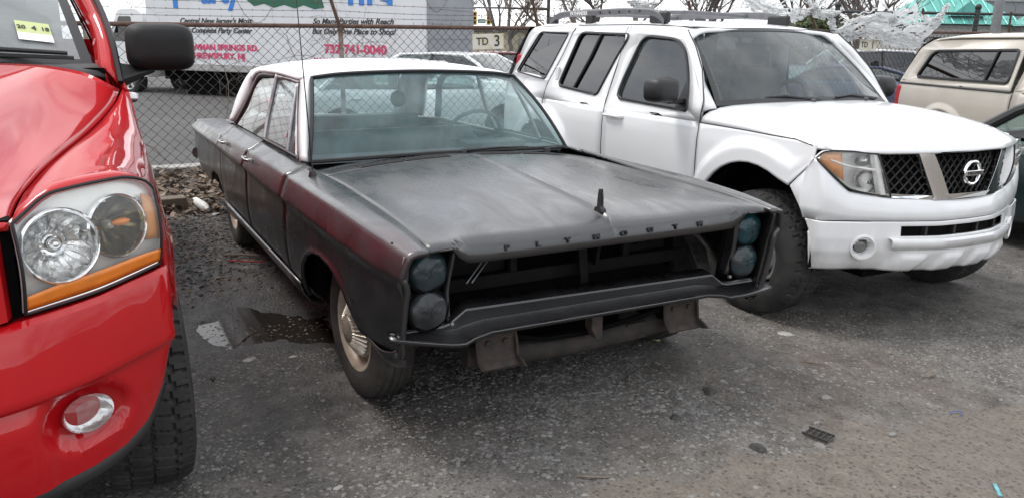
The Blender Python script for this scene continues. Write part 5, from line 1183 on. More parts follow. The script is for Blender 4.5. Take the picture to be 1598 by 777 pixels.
    for nm, f0, f1, mt in (('sticker', 0, .38, M['sticker_w']), ('sticker', .38, 1, M['sticker_g'])):
        mb = MB(); mb.add([S0.lerp(S3, f0) + off, S1.lerp(S2, f0) + off, S1.lerp(S2, f1) + off, S0.lerp(S3, f1) + off], [(0, 1, 2, 3)]); st = mb.build(nm, mt, ws, smooth=0)
    xd = (S1 - S0).normalized(); yd = (S3 - S0).normalized()
    for t_, f, sz in (('20', .16, .030), ('4', .52, .036), ('18', .84, .030)):
        q = S0.lerp(S1, f).lerp(S3.lerp(S2, f), .66) + off * 1.25; text_obj('sticker_text', t_, M['ink'], ws, q, xd, yd, sz, .0006, bold=.0006)
    for ya, yb_ in ((.78, .12), (-.02, -.62)):
        mb = MB(); mb.tube([(-.50, yb_, 1.50), (-.60, (ya + yb_) / 2, 1.525), (-.600, ya, 1.505)], [.013, .011, .008], 7); mb.tube([(-.592, ya + .02, 1.488), (-.585, (ya + yb_) / 2, 1.502), (-.565, yb_, 1.498)], .008, 5); mb.build('wiper', M['black_plastic'], root)
    rows = [[(x, y, z - .03 * (y / .7) ** 4) for y in np.linspace(-.76, .76, 15)] for x, z in ((-1.19, 1.900), (-1.35, 1.925), (-1.9, 1.940), (-2.5, 1.930), (-2.75, 1.90))]; skin('roof', loft(rows, 14, 24), RP, root, C, .02, 50)
    yd_ = lambda z: float(np.interp(z, [.42, .7, 1.0, 1.25, 1.36, 1.40, 1.86, 1.92], [.985, 1.0, 1.005, .995, .975, .965, .80, .77]))
    for s in (-1, 1):
        a = crv([(-.645, s * .872, 1.456), (-.75, s * .872, 1.545), (-.95, s * .842, 1.70), (-1.255, s * .765, 1.868)], 16); b_ = crv([(-.56, s * .940, 1.392), (-.70, s * .930, 1.55), (-.92, s * .900, 1.705), (-1.22, s * .815, 1.872)], 16)
        skin('a_pillar', np.array([a, (a + b_) / 2 + np.array([.015, s * .008, .012]), b_]), RP, root, C, .02, 60)
        mb = MB(); mb.tube([Vector(q) + Vector((-.012, s * .010, .002)) for q in b_], .014, 6); mb.build('door_seal', M['black_rubber'], root)
        # door with window
        door = [(-.53, .47), (-1.62, .47), (-1.62, 1.0), (-1.63, 1.40), (-1.62, 1.865), (-1.28, 1.868), (-.98, 1.700), (-.74, 1.545), (-.575, 1.385), (-.535, 1.2), (-.53, .8)]
        win = rounded([(-.80, 1.40), (-1.56, 1.405), (-1.56, 1.80), (-1.30, 1.805), (-1.02, 1.67)], .04)
        mb = MB(); cols = np.array([[(x, s * yd_(z), z) for z in np.linspace(1.36, .47, 14)] for x in np.linspace(-1.62, -.535, 10)]); mb.grid(cols)
        plate(mb, dens(rounded([(-.555, 1.36), (-.60, 1.41), (-.76, 1.555), (-1.0, 1.705), (-1.28, 1.868), (-1.62, 1.868), (-1.62, 1.36)], [0, .05, .1, .1, .05, 0, 0]), .12), [dens(win, .12)], lambda x, z: (x, s * yd_(z), z))
        d = flipz(mb.build('front_door', RP, root), C); md = d.modifiers.new('thickness', 'SOLIDIFY'); md.thickness = .02; md.offset = -1
        mb = MB(); plate(mb, dens(win, .2), [], lambda x, z: (x, s * (yd_(z) - .012), z)); mb.build('window', M['suv_glass_clear'], d, smooth=0)
        mb = MB(); mb.tube([(x, s * yd_(z), z) for x, z in dens(win, .1)], .014, 6, closed=True); mb.build('window_trim', M['suv_trim'], d)
        mb = MB(); mb.tube([(-1.40, s * 1.0, 1.275), (-1.41, s * 1.035, 1.275), (-1.50, s * 1.045, 1.275), (-1.57, s * 1.035, 1.275), (-1.58, s * 1.0, 1.275)], [.018, .021, .022, .021, .018], 10); mb.build('handle', M['dull_chrome'], d)
        # door mirror, black, on an arm
        Gm = []
        for x, sy, sz, oy in ((-.605, .050, .030, 0), (-.612, .095, .062, 0), (-.630, .118, .082, 0), (-.665, .128, .092, 0), (-.72, .130, .094, 0), (-.760, .128, .092, 0), (-.765, .112, .078, 0)):
            ring = []
            for a in np.linspace(0, 2 * math.pi, 32, endpoint=False):
                ca, sa = math.cos(a), math.sin(a); e = .48; ring.append((x, s * (1.118 + oy) + sy * math.copysign(abs(ca) ** e, ca), 1.528 + sz * math.copysign(abs(sa) ** e, sa) + (.004 if sa > 0 else 0)))
            Gm.append(ring)
        mb = MB(); Gm = np.array(Gm); mb.grid(Gm, cv=True); mb.add(Gm[0], [tuple(range(32))]); mb.add(Gm[-1], [tuple(range(32))[::-1]]); mir = mb.build('door_mirror', M['mirror_black'], d, smooth=60)
        mb = MB(); arm = [[(-.60, s * .958, 1.372), (-.58, s * .962, 1.410), (-.66, s * .955, 1.470), (-.82, s * .955, 1.400), (-.80, s * .965, 1.372)], [(-.64, s * 1.03, 1.408), (-.63, s * 1.03, 1.432), (-.68, s * 1.03, 1.452), (-.76, s * 1.03, 1.442), (-.75, s * 1.03, 1.410)], [(-.66, s * 1.085, 1.430), (-.655, s * 1.085, 1.445), (-.69, s * 1.085, 1.452), (-.74, s * 1.085, 1.448), (-.73, s * 1.085, 1.430)]]
        A = np.array(arm); mb.grid(A, cv=True); mb.build('mirror_arm', M['black_plastic'], mir, bevel=.006)
        # rear door and bed side
        rdz = [(-1.63, 0)]
        mb = MB(); mb.grid(np.array([[(x, s * yd_(z), z) for z in np.linspace(1.36, .47, 12)] for x in np.linspace(-2.60, -1.63, 8)]))
        rw = rounded([(-1.70, 1.405), (-2.50, 1.41), (-2.46, 1.80), (-1.70, 1.805)], .04)
        plate(mb, dens(rounded([(-1.63, 1.36), (-1.63, 1.868), (-2.55, 1.86), (-2.60, 1.36)], [0, 0, .05, 0]), .15), [dens(rw, .15)], lambda x, z: (x, s * yd_(z), z)); o = flipz(mb.build('rear_door', RP, root), C); md = o.modifiers.new('thickness', 'SOLIDIFY'); md.thickness = .02; md.offset = -1
        mb = MB(); plate(mb, dens(rw, .2), [], lambda x, z: (x, s * (yd_(z) - .012), z)); mb.build('window', M['suv_glass'], o, smooth=0)
        zar = lambda x: .42 + .50 * math.sqrt(max(0, 1 - ((x + 3.57) / .53) ** 2)) if abs(x + 3.57) < .53 else .47
        xs = sorted(list(np.linspace(-4.75, -2.66, 18)) + [-3.57 + .53 * math.cos(a) for a in np.linspace(.02, math.pi - .02, 14)])
        skin('bed_side', np.array([[(x, s * (1.0 - .012 * ((z - 1.0) / .4) ** 2), z) for z in np.linspace(1.36, zar(x), 10)] for x in xs]), RP, root, C, .05)
        mb = MB(); mb.box((-4.755, s * .93, 1.12), (.06, .12, .36)); mb.build('tail_light', M['red_lens'], root, bevel=.01)
        a_ = np.linspace(1.15, math.pi + .1, 24)
        for xw in (0, -3.57): mb = MB(); mb.grid(np.array([[(xw + .535 * math.cos(a), s * yv, .42 + .51 * math.sin(a)) for yv in (.62, .995)] for a in a_])); mb.build('wheel_house', M['dark_void'], root)
    mb = MB(); mb.box((-2.64, 0, 1.15), (.05, 1.9, .80)); mb.box((-3.7, 0, .90), (2.1, 1.86, .06)); mb.build('bed_floor', M['red_paint'], root)
    mb = MB(); mb.box((-4.74, 0, 1.08), (.06, 1.72, .56)); mb.build('tailgate', RP, root, bevel=.01)
    mb = MB(); mb.box((-2.67, 0, 1.65), (.02, 1.5, .38)); mb.build('rear_window', M['suv_glass'], root)
    mb = MB(); mb.box((-1.6, 0, .52), (2.2, 1.8, .12)); mb.box((-.62, 0, 1.0), (.05, 1.80, .90)); mb.box((.1, 0, .95), (1.2, 1.05, .35)); mb.box((-2.5, 0, .45), (5, .9, .12))
    for s in (-1, 1): mb.box((.1, s * .60, .90), (1.3, .04, .55)); mb.box((-1.55, s * .93, .85), (2.1, .03, .7))
    mb.build('underbody', M['dark_void'], root, smooth=0)
    mb = MB(); rows = [[(-.62, y, 1.44), (-.85, y, 1.45), (-1.05, y, 1.40), (-1.1, y, 1.2)] for y in (-.86, 0, .86)]; mb.grid(loft(rows, 6, 12)); mb.build('dashboard', pm('pale_dash', (.30, .29, .28), .7), root)
    for y in (-.42, .42):
        mb = MB(); mb.box((-1.75, y, 1.35), (.16, .52, .70)); mb.box((-1.76, y, 1.78), (.09, .26, .17)); mb.box((-1.45, y, 1.02), (.55, .52, .16)); mb.build('seat', M['seat_grey'], root, bevel=.06, segs=4)
    mb = MB(); mb.tube([Vector((-1.25 + .08 * math.sin(a), .42 + .19 * math.cos(a), 1.42 + .17 * math.sin(a))) for a in np.linspace(0, 2 * math.pi, 26, endpoint=False)], .015, 8, closed=True); mb.build('steering_wheel', M['black_plastic'], root)
    ms = (M['tyre'], M['steel_wheel'], M['steel_wheel'])
    for x in (0, -3.57):
        for s in (-1, 1): wheel(root, x, s * .885, .405, .405, .275, .222, s, 'spoke6', ms, 0, 460 if (x == 0 and s > 0) else 150, 'at')
    return root
pickup()
# ------------------------------------------------------------------ chain-link fence with barbed wire
M['galv'] = pm('weathered_chain_link', (.022, .021, .020), .65, .1, col2=(.050, .044, .039), vs=3)
M['rail_rust'] = pm('rust_brown_rail', (.075, .036, .026), .7, col2=(.14, .085, .062), vs=14, bmp=.3, bs=120)
M['post_pale'] = pm('flaking_pale_post', (.36, .34, .31), .7, col2=(.16, .085, .06), vs=9, bmp=.3, bs=90)
M['barb'] = pm('barbed_wire_steel', (.10, .095, .09), .5, .6)
FX_, FY0, FY1 = -6.45, -7.3, 17.8
railz = lambda y: 1.700 + .0115 * (y + 1)
def fence():
    root = empty('chain_link_fence', (FX_, 0, 0), 0, 'chain-link fence with rusty brown top rail and barbed wire behind the parked cars', 'fence')
    posts = [-7.3, -4.5, -1.7, 1.05, 3.85, 6.6, 9.4, 12.2, 15.0, 17.8]
    for i, y in enumerate(posts):
        mb = MB(); mb.tube([(0, y, -.05), (0, y, railz(y))], .030, 12); p_ = mb.build('post', M['post_pale'], root)
        dy = -.16 if i != 6 else -.42
        mb = MB(); mb.tube([(.0, y, railz(y) - .03), (.02, y + dy * .35, railz(y) + .13), (.07, y + dy, railz(y) + .42)], [.026, .022, .020], 8); mb.build('barb_arm', M['rail_rust'], p_)
        mb = MB(); mb.tube([(0, y, railz(y) - .06), (0, y, railz(y) + .03)], .038, 10); mb.build('rail_collar', M['rail_rust'], p_)
        if i:
            a = posts[i - 1]; mb = MB(); mb.tube([(0, a, railz(a)), (0, (a + y) / 2, railz((a + y) / 2) - .004), (0, y, railz(y))], .026, 10); mb.build('top_rail', M['rail_rust'], root)
            # one bay of woven mesh: zigzag wires
            mb = MB(); dw = .058; n = int(round((y - a) / dw)); dw = (y - a) / n; rows = 29
            for k in range(n):
                P = []; y0 = a + k * dw
                for j in range(rows + 1):
                    z = .05 + (railz(y0) - .06) * j / rows; zig = (j + k) % 2
                    P.append((.006 * (1 if zig else -1), y0 + zig * dw * 1.04 + rnd.gauss(0, .0015), z))
                mb.tube(P, .0043, 3, cap=False)
            mb.tube([(0, a, .06), (0, (a + y) / 2, .05), (0, y, .06)], .003, 4)
            mb.build('mesh_panel', M['galv'], root, smooth=0, fix=False)
        # picket-like wire ends along the rail top
    for s_, (dz, dx, sag) in enumerate(((.10, .012, .012), (.175, .03, .018), (.27, .05, .02), (.37, .065, .02))):
        mb = MB(); P = []
        for i in range(len(posts) - 1):
            a, b = posts[i], posts[i + 1]
            for t in np.linspace(0, 1, 8, endpoint=False): yy = a + (b - a) * t; P.append((dx, yy, railz(yy) + dz - sag * 4 * t * (1 - t) * (1 + .6 * math.sin(i * 2.1 + s_))))
        mb.tube(P, .0028, 4, cap=False)
        for k in range(len(P) * 3):
            f = k / 3; i = int(f); 
            if i >= len(P) - 1: break
            q = Vector(P[i]).lerp(Vector(P[i + 1]), f - i)
            for a in (.6, 2.2): d = Vector((math.cos(a + k), .25, math.sin(a + k))) * .017; mb.tube([q - d, q + d], .0016, 3, cap=False)
        mb.build('barbed_strand', M['barb'], root, smooth=0, fix=False)
    # sagging loops of old concertina wire
    r_ = random.Random(5)
    for y in [-1.2, -.55, .05, .75, 1.6, 2.3, 2.95, 3.5, 4.5, 5.3, 6.2, 7.1, 8.2, 9.0, 12.9, 13.6, 14.2]:
        mb = MB(); w_ = r_.uniform(.25, .5); zt = railz(y) + r_.uniform(.40, .62); dp = r_.uniform(.26, .42)
        P = [(.05 + r_.uniform(-.01, .01), y + w_ * (t - .5) + r_.gauss(0, .006), zt - dp * math.sin(math.pi * t) ** .8) for t in np.linspace(0, 1, 13)]
        mb.tube(P, .0028, 4, cap=False)
        for q in P[1:-1:1]: mb.tube([Vector(q) - Vector((0, .02, .006)), Vector(q) + Vector((0, .02, -.006))], .002, 3, cap=False)
        mb.build('razor_loop', M['barb'], root, smooth=0, fix=False)
    # cut wire ends standing above the rail near the middle
    for k in range(13):
        y = 2.0 + k * .13; mb = MB(); mb.tube([(.0, y, railz(y)), (.004, y + .004, railz(y) + .055)], .003, 4); mb.build('wire_end', M['barb'], root)
    return root
fence()
# dead vines tangled in the mesh
def vine(y, z0, h, seed, label, spread=.5):
    r_ = random.Random(seed); root = MB()
    def grow(p, d, l, r0, n):
        P = [p]; q = p.copy(); dd = d.copy()
        for k in range(7):
            dd = (dd + Vector((r_.gauss(0, .06), r_.gauss(0, .32), r_.gauss(0, .22)))).normalized(); q = q + dd * l / 7; q.x = FX_ + .03 + r_.uniform(-.015, .02); P.append(q.copy())
        root.tube(P, [r0 * (1 - .1 * k) for k in range(8)], 4, cap=False)
        if n:
            for k in range(r_.randint(2, 4)): grow(P[r_.randint(2, 7)].copy(), Vector((0, r_.uniform(-1, 1) * spread * 2, r_.uniform(-.6, 1))).normalized(), l * r_.uniform(.35, .6), r0 * .6, n - 1)
    grow(Vector((FX_ + .03, y, z0)), Vector((0, r_.uniform(-.3, .3), 1)), h, .0055, 3)
    o = root.build('dead_vine', pm('dead_vine_bark_%d' % seed, (.20, .17, .145), .85, var=.4, vs=12), None, smooth=0, fix=False); return tag(o, label, 'vine', 'vines')
for a in ((-1.05, .2, 1.25, 1, 'dry vine on the fence just right of the red pickup mirror'), (-.35, .7, 1.3, 2, 'dry twiggy vine climbing the mesh over the sedan trunk'), (.35, .9, 1.25, 3, 'dense dead vine crossing the rail left of the sedan roof'), (1.0, 1.0, 1.1, 4, 'dead vine wrapped round the leaning fence post'), (1.75, 1.1, 1.0, 6, 'thin dead vine above the sedan roof')): vine(*a)
# space signs hung on the mesh
def sign(y0, z0, w_, h_, txt, label, tilt):
    o_ = empty('parking_sign', (FX_ + .03, y0, z0), 0, label, 'sign', 'space signs on the fence'); R = Matrix.Rotation(tilt, 3, 'X')
    mb = MB(); mb.box((0, 0, 0), (.006, w_, h_), R=R); mb.build('sign_board', pm('grubby_sign_white', (.72, .71, .66), .6, col2=(.62, .55, .36), vs=7), o_, bevel=.002)
    for t_, dy, sz in txt: text_obj('sign_text', t_, M['ink'], o_, R @ Vector((.006, dy * w_, 0)), R @ Vector((0, 1, 0)), R @ Vector((0, 0, 1)), sz, .001, bold=.002)
    for dy in (-.46, .46):
        mb = MB(); mb.lathe([(.001, .004), (.006, .003), (.006, 0)], 'x', (.003, dy * w_, h_ * .42), 8); mb.build('sign_bolt', M['dull_chrome'], o_)
    return o_
sign(3.055, 1.567, .465, .20, (('TD', -.19, .135), ('3', .28, .205)), 'white board lettered TD 3 hung on the fence left of the suv', .04)
sign(10.70, 1.60, .465, .20, (('TD', -.24, .135), ('1', .24, .185)), 'white board lettered TD 1 hung under the torn plastic sheeting', -.03)
sign(6.85, 1.58, .465, .20, (('TD', -.20, .135), ('2', .27, .19)), 'white board lettered TD 2 hidden behind the suv', .0) if False else None
# shreds of white plastic caught in the wire
def plastic_mat():
    m, t, b = nodes('torn_white_plastic'); setp(b, **{'Base Color': (.86, .87, .87, 1), 'Roughness': .5, 'Specular IOR Level': .5, 'Alpha': .9}); b.inputs['Transmission Weight'].default_value = 0
    tl = t.nodes.new('ShaderNodeBsdfTranslucent'); tl.inputs['Color'].default_value = (.8, .81, .81, 1); mx_ = t.nodes.new('ShaderNodeMixShader'); mx_.inputs[0].default_value = .5
    o = t.nodes['Material Output']; t.links.new(b.outputs[0], mx_.inputs[1]); t.links.new(tl.outputs[0], mx_.inputs[2]); t.links.new(mx_.outputs[0], o.inputs['Surface']); bump(t, b, noise(t, 24, 5, .6, dist=1.5), .15, .02); return m
M['plastic'] = plastic_mat()
def shred(path, width, seed, label, nu=90, nv=28, rag=.5):
    """a crumpled, torn strip of thin sheet"""
    c = crv(path, nu); wd = hermite(np.linspace(0, 1, len(width)), np.array(width, float), np.linspace(0, 1, nu)); ph = seed * 13.7
    I, J = np.meshgrid(np.arange(nu), np.arange(nv), indexing='ij'); V = J / (nv - 1) - .5
    edge = 1 + rag * 2.2 * (np.where(V < 0, fbm(I * .16 + ph, I * 0 + 3.0, 4), fbm(I * .16 + ph, I * 0 + 9.0, 4)) - .5)
    cr1 = fbm(I * .10 + ph, J * .22 + ph, 5, seed) - .5; cr2 = np.abs(fbm(I * .22 + ph + 7, J * .5 + ph, 4, seed + 5) - .5)
    G = np.zeros((nu, nv, 3)); z_ = V * wd[:, None] * edge
    G[..., 0] = c[:, None, 0] + cr1 * .17 + cr2 * .13; G[..., 1] = c[:, None, 1] + V * wd[:, None] * .35 + cr1 * .14 + (fbm(I * .3 + ph, J * .3, 3, 3) - .5) * .06; G[..., 2] = c[:, None, 2] + z_ + (fbm(I * .15 + 40, J * .4 + ph, 4, 9) - .5) * .07
    tear = fbm(I * .13 + ph + 20, J * .55 + ph, 4, seed + 2) > .655
    fs = [(i * nv + j, (i + 1) * nv + j, (i + 1) * nv + j + 1, i * nv + j + 1) for i in range(nu - 1) for j in range(nv - 1) if not tear[i, j]]
    mb = MB(); mb.add(G.reshape(-1, 3), fs); o = mb.build('torn_plastic', M['plastic'], None, smooth=50, fix=False); return tag(o, label, 'plastic sheet', 'torn plastic')
XF = FX_ + .08
shred([(XF, 10.35, 2.00), (XF, 10.9, 1.93), (XF, 11.5, 1.98), (XF, 12.1, 1.93), (XF, 12.55, 2.02)], [.18, .42, .62, .50, .12], 1, 'largest torn white plastic sheet billowing on the wire above TD 1', rag=.4)
shred([(XF, 9.75, 1.80), (XF, 10.1, 1.95), (XF + .05, 10.4, 2.02), (XF, 10.8, 2.10), (XF, 11.3, 2.02)], [.10, .22, .12, .20, .08], 2, 'twisted plastic strip left of the largest torn sheet')
shred([(XF, 10.0, 1.78), (XF, 10.6, 1.80), (XF, 11.2, 1.75), (XF, 11.8, 1.66), (XF, 12.2, 1.62)], [.12, .16, .22, .26, .10], 3, 'lower sagging plastic strip drooping over the rail above TD 1')
shred([(XF, 9.55, 2.10), (XF, 9.65, 1.88), (XF, 9.9, 1.70), (XF, 10.25, 1.72)], [.05, .10, .12, .08], 4, 'narrow plastic streamer hanging beside the leaning brown arm')
shred([(XF, 7.55, 2.34), (XF, 8.1, 2.12), (XF, 8.6, 2.06), (XF, 9.2, 2.16)], [.30, .22, .26, .10], 5, 'white plastic rag on the wire above the suv roof rail')
shred([(XF, 9.0, 2.28), (XF, 9.35, 2.08), (XF, 9.75, 2.12)], [.08, .16, .06], 6, 'small plastic scrap between the rag and the leaning arm')
shred([(XF, 12.3, 2.0), (XF, 12.6, 2.22), (XF, 12.75, 2.36)], [.10, .14, .05], 7, 'plastic wisp flying at the right end of the torn sheeting')
shred([(XF, 5.3, 2.16), (XF, 5.55, 2.10), (XF, 5.8, 2.14)], [.06, .14, .05], 8, 'small plastic scrap snagged above the suv roof')
for k_, (P_, lb) in enumerate(((((9.9, 1.74), (10.2, 1.90), (10.45, 1.86), (10.6, 2.06)), 'thin plastic string looping left of the largest torn sheet'), (((10.1, 2.1), (10.5, 2.16), (10.9, 2.26), (11.3, 2.14)), 'plastic string arching over the largest torn sheet'), (((12.2, 1.86), (12.5, 1.98), (12.62, 2.2), (12.72, 2.06)), 'plastic string flying at the far end of the sheet'), (((8.2, 2.2), (8.6, 2.3), (9.0, 2.12), (9.3, 2.2)), 'plastic string tangled left of the leaning arm'))):
    mb = MB(); mb.tube([(XF + .02 * math.sin(i * .7 + k_), y, z + .02 * math.sin(i * 1.3)) for i, (y, z) in enumerate(crv([(a, b, 0) for a, b in P_], 24)[:, :2])], .011, 5); o = mb.build('plastic_string', M['plastic'], None); tag(o, lb, 'plastic string', 'torn plastic')
# second, taller black fence further back on the right
def back_fence():
    root = empty('black_fence', (-9.0, 12.9, 0), math.radians(61), 'taller black chain-link fence with round post caps behind the torn plastic', 'fence'); m = pm('black_fence_paint', (.014, .015, .016), .45)
    for k in range(6):
        x = k * 3.05; mb = MB(); mb.tube([(x, 0, 0), (x, 0, 2.40)], .055, 12); mb.ball((x, 0, 2.44), .07, 12, 8); mb.build('post', m, root)
        if k < 5:
            mb = MB(); mb.tube([(x, 0, 2.30), (x + 3.05, 0, 2.30)], .03, 8); mb.build('top_rail', m, root)
            mb = MB(); n = 44
            for i in range(n):
                P = [(x + (i + (j + i) % 2 * 1.03) * 3.05 / n, 0, .05 + 2.22 * j / 32) for j in range(33)]; mb.tube(P, .003, 3, cap=False)
            mb.build('mesh_panel', m, root, smooth=0, fix=False)
            mb = MB(); P = [(x + t * 3.05, .05 + .16 * math.cos(t * 40), 2.48 + .16 * math.sin(t * 40)) for t in np.linspace(0, 1, 90)]; mb.tube(P, .004, 4, cap=False); mb.build('razor_coil', M['barb'], root, smooth=0, fix=False)
    return root
back_fence()
# ------------------------------------------------------------------ other parked cars
def small_car(name, label, cat, paint, loc, rz, w=.88, h=1.43, wb=2.65, fo=.88, ro=1.0, glass_m=None, group=None, seats=True, wagon=False, pillar_m=None, mirrors=True):
    root = empty(name, loc, rz, label, cat, group); C = (-wb / 2, 0, .6); gm = glass_m or M['suv_glass_clear']
    xn, xt = fo, -wb - ro; cow, bk = -.30, -wb - .30 if not wagon else -wb - .75
    top = lambda x: float(hermite([xt, xt + .06, xt + .5, bk + .15, -wb * .5, cow, .2, xn - .25, xn - .04, xn], np.array([.74, .90, .955, .975, .95, .945, .90, .80, .68, .56]), [x])[0])
    wid = lambda x: w * float(hermite([xt, xt + .12, xt + .5, -wb * .5, .2, xn - .22, xn - .05, xn], np.array([.74, .88, .96, 1.0, .985, .90, .78, .62]), [x])[0])
    def bot(x):
        for cx in (0, -wb):
            d = (x - cx) / .37
            if abs(d) < 1: return .30 + .375 * math.sqrt(1 - d * d) + .0
        return .24
    xs = sorted(set([round(v, 4) for v in list(np.linspace(xt, xn, 30)) + [cx + .37 * math.cos(a) for cx in (0, -wb) for a in np.linspace(.01, math.pi - .01, 13)]]))
    fr = [(0, 0, 1), (.5, -.004, 1), (.80, -.018, 1), (.90, -.040, 1), (.965, -.085, 1), (.995, -.17, 1), (1.0, -.28, 1)]
    def col(x):
        t, ww = top(x), wid(x); b = bot(x); P = [(x, ww * a, t + dz) for a, dz, _ in fr]; z0 = max(P[-1][2], b + .01); P[-1] = (x, ww, z0)
        for f in (.3, .6, .85, 1): P.append((x, ww * (1 - .05 * max(0, f - .5) * 2 * (b < .3)), z0 + (b - z0) * f))
        return P
    H_ = np.array([col(x) for x in xs])
    for s, nm in ((-1, 'body_side'), (1, 'body_side')): skin(nm, H_[:, 3:] * np.array([1, s, 1]), paint, root, C, .02, 40)
    hx = [i for i, x in enumerate(xs)]
    def deck(nm, a, b):
        idx = [i for i in hx if a <= xs[i] <= b]; A = H_[idx][:, :4]; skin(nm, np.concatenate([A[:, ::-1] * np.array([1, -1, 1]), A[:, 1:]], 1), paint, root, C, .02, 40)
    deck('hood', cow - .18, xn); deck('trunk_lid', xt, bk + .2)
    for x, zb, nm in ((xn, .30, 'front_bumper'), (xt, .34, 'rear_bumper')):
        sg = 1 if x == xn else -1; ww = w * .86
        G = np.array([[(x + sg * .05 - sg * .20 * (y / ww) ** 4, y, zb - .06), (x + sg * .08 - sg * .22 * (y / ww) ** 4, y, zb + .05), (x + sg * .08 - sg * .22 * (y / ww) ** 4, y, zb + .18), (x + sg * .03 - sg * .2 * (y / ww) ** 4, y, .60)] for y in np.linspace(-ww, ww, 15)]); skin(nm, G, paint, root, C, .02, 50)
        for s in (-1, 1):
            mb = MB(); mb.ball((x - sg * .06, s * w * .66, .66 if sg > 0 else .76), (.09, .15, .065), 14, 8); mb.build('headlight' if sg > 0 else 'tail_light', M['lamp_house'] if sg > 0 else M['red_lens'], root)
    # glasshouse
    bw, rw = w * .90, w * .68; zb = .935; x1, x2 = cow - .02, cow - .62; x4 = bk; x3 = bk + (.62 if not wagon else .25)
    rf = loft([[(x2, y, h - .035 - .03 * (y / rw) ** 2) for y in np.linspace(-rw, rw, 9)], [(x2 - .3, y * 1.03, h - .01 - .03 * (y / rw) ** 2) for y in np.linspace(-rw, rw, 9)], [((x2 + x3) / 2, y * 1.03, h - .03 * (y / rw) ** 2) for y in np.linspace(-rw, rw, 9)], [(x3, y, h - .05 - .03 * (y / rw) ** 2) for y in np.linspace(-rw, rw, 9)]], 12, 14); skin('roof', rf, paint, root, C, .03, 50)
    G = loft([[(x1, y, zb + .01) for y in np.linspace(-bw * .92, bw * .92, 7)], [(x2, y, h - .05) for y in np.linspace(-rw, rw, 7)]], 6, 10); G[:, :, 0] += .06 * (1 - (G[:, :, 1] / bw) ** 2); skin('windscreen', G, gm, root, C, 0)
    G = loft([[(x4, y, zb + .02) for y in np.linspace(-bw * .9, bw * .9, 7)], [(x3, y, h - .06) for y in np.linspace(-rw, rw, 7)]], 6, 10); skin('rear_window', G, gm, root, C, 0)
    for s in (-1, 1):
        sy = lambda z: s * (bw + (rw + .012 - bw) * (z - zb) / (h - .06 - zb)); q = lambda x, z: (x, sy(z), z)
        xb = (x2 + x3) / 2 - .05
        for P in ([q(x1 - .02, zb), q((x1 + x2) / 2, (zb + h) / 2), q(x2 - .03, h - .06)], [q(x4 + .02, zb), q((x4 + x3) / 2, (zb + h) / 2), q(x3 + .02, h - .06)]):
            mb = MB(); mb.tube(P, [.038, .032, .034] if pillar_m is None else [.05, .045, .04], 8); mb.build('pillar', pillar_m or paint, root)
        mb = MB(); mb.tube([q(xb, zb), q(xb + .03, h - .05)], .028, 6); mb.build('b_pillar', M['suv_trim'], root)
        mb = MB(); mb.tube([q(x2, h - .05), q((x2 + x3) / 2, h - .035), q(x3, h - .06)], .022, 6); mb.build('roof_rail', paint, root)
        for a, b, c_, d in ((x1 - .02, x2 - .03, xb, xb + .03), (xb, xb + .03, x4 + .02, x3 + .02)):
            skin('window', loft([[q(a, zb), q(b, h - .06)], [q(c_, zb), q(d, h - .05)]], 4, 6, True) - np.array([0, s * .012, 0]), gm, root, C, 0)
        if mirrors: mb = MB(); mb.ball((x1 - .22, s * (w + .07), .985), (.05, .10, .065), 12, 8); mb.build('door_mirror', paint, root)
        for x in (xb + .12, xb - .75): mb = MB(); mb.box((x, s * (w + .004), .80), (.16, .03, .025)); mb.build('door_handle', paint, root, bevel=.008)
    if seats:
        for x in (x2 - .45, x2 - 1.2):
            for y in (-.36, .36): mb = MB(); mb.box((x, y, .85), (.14, .46, .56)); mb.box((x, y, 1.18), (.08, .22, .14)); mb.build('seat', M['seat_grey'], root, bevel=.05)
        mb = MB(); mb.tube([Vector((x2 - .02 + .06 * math.sin(a), .36 + .18 * math.cos(a), .98 + .16 * math.sin(a))) for a in np.linspace(0, 2 * math.pi, 24, endpoint=False)], .013, 6, closed=True); mb.build('steering_wheel', M['black_plastic'], root)
    mb = MB(); mb.box((-wb / 2, 0, .30), (wb + 1.0, w * 1.5, .12)); mb.box((x1 - .1, 0, .72), (.3, w * 1.7, .36)); mb.build('underbody', M['dark_void'], root, smooth=0)
    for x in (0, -wb):
        for s in (-1, 1): wheel(root, x, s * (w - .11), .315, .315, .19, .195, s, 'spoke6', (M['tyre'], M['steel_wheel'], M['steel_wheel']), 0, 60)
    return root
car_w = pm('white_paint_parked', (.76, .77, .78), .3, coat=.6, var=.04, vs=3); car_b = pm('slate_blue_paint', (.10, .12, .21), .3, coat=.6); car_r = pm('dark_red_paint', (.16, .018, .022), .3, coat=.6); car_g = pm('very_dark_green_paint', (.010, .022, .022), .28, coat=.8); car_s = pm('silver_paint', (.45, .46, .47), .32, .5, coat=.5)
small_car('green_sedan', 'dark green car at the right edge beyond the white suv, parked nose in', 'car', car_g, (-1.27, 5.92, -.09), math.pi, h=1.37, pillar_m=M['suv_trim'], mirrors=False, glass_m=glass('pale_green_glass', (.60, .72, .68), .06, (.4, .45, .44), .02, 3))
small_car('parked_car', 'white car right behind the fence, its roof showing above the sedan roof', 'car', car_w, (-8.75, 4.1, -.06), math.radians(90), h=1.36, group='cars parked beyond the fence')
small_car('parked_car', 'dark red car seen through the mesh below the TD 3 sign', 'car', car_r, (-11.6, 7.6, .012), math.radians(80), h=1.36, group='cars parked beyond the fence')
small_car('parked_car', 'white car next to the dark red one, partly behind the suv quarter window', 'car', car_w, (-9.6, 5.45, .012), math.radians(35), h=1.36, group='cars parked beyond the fence')
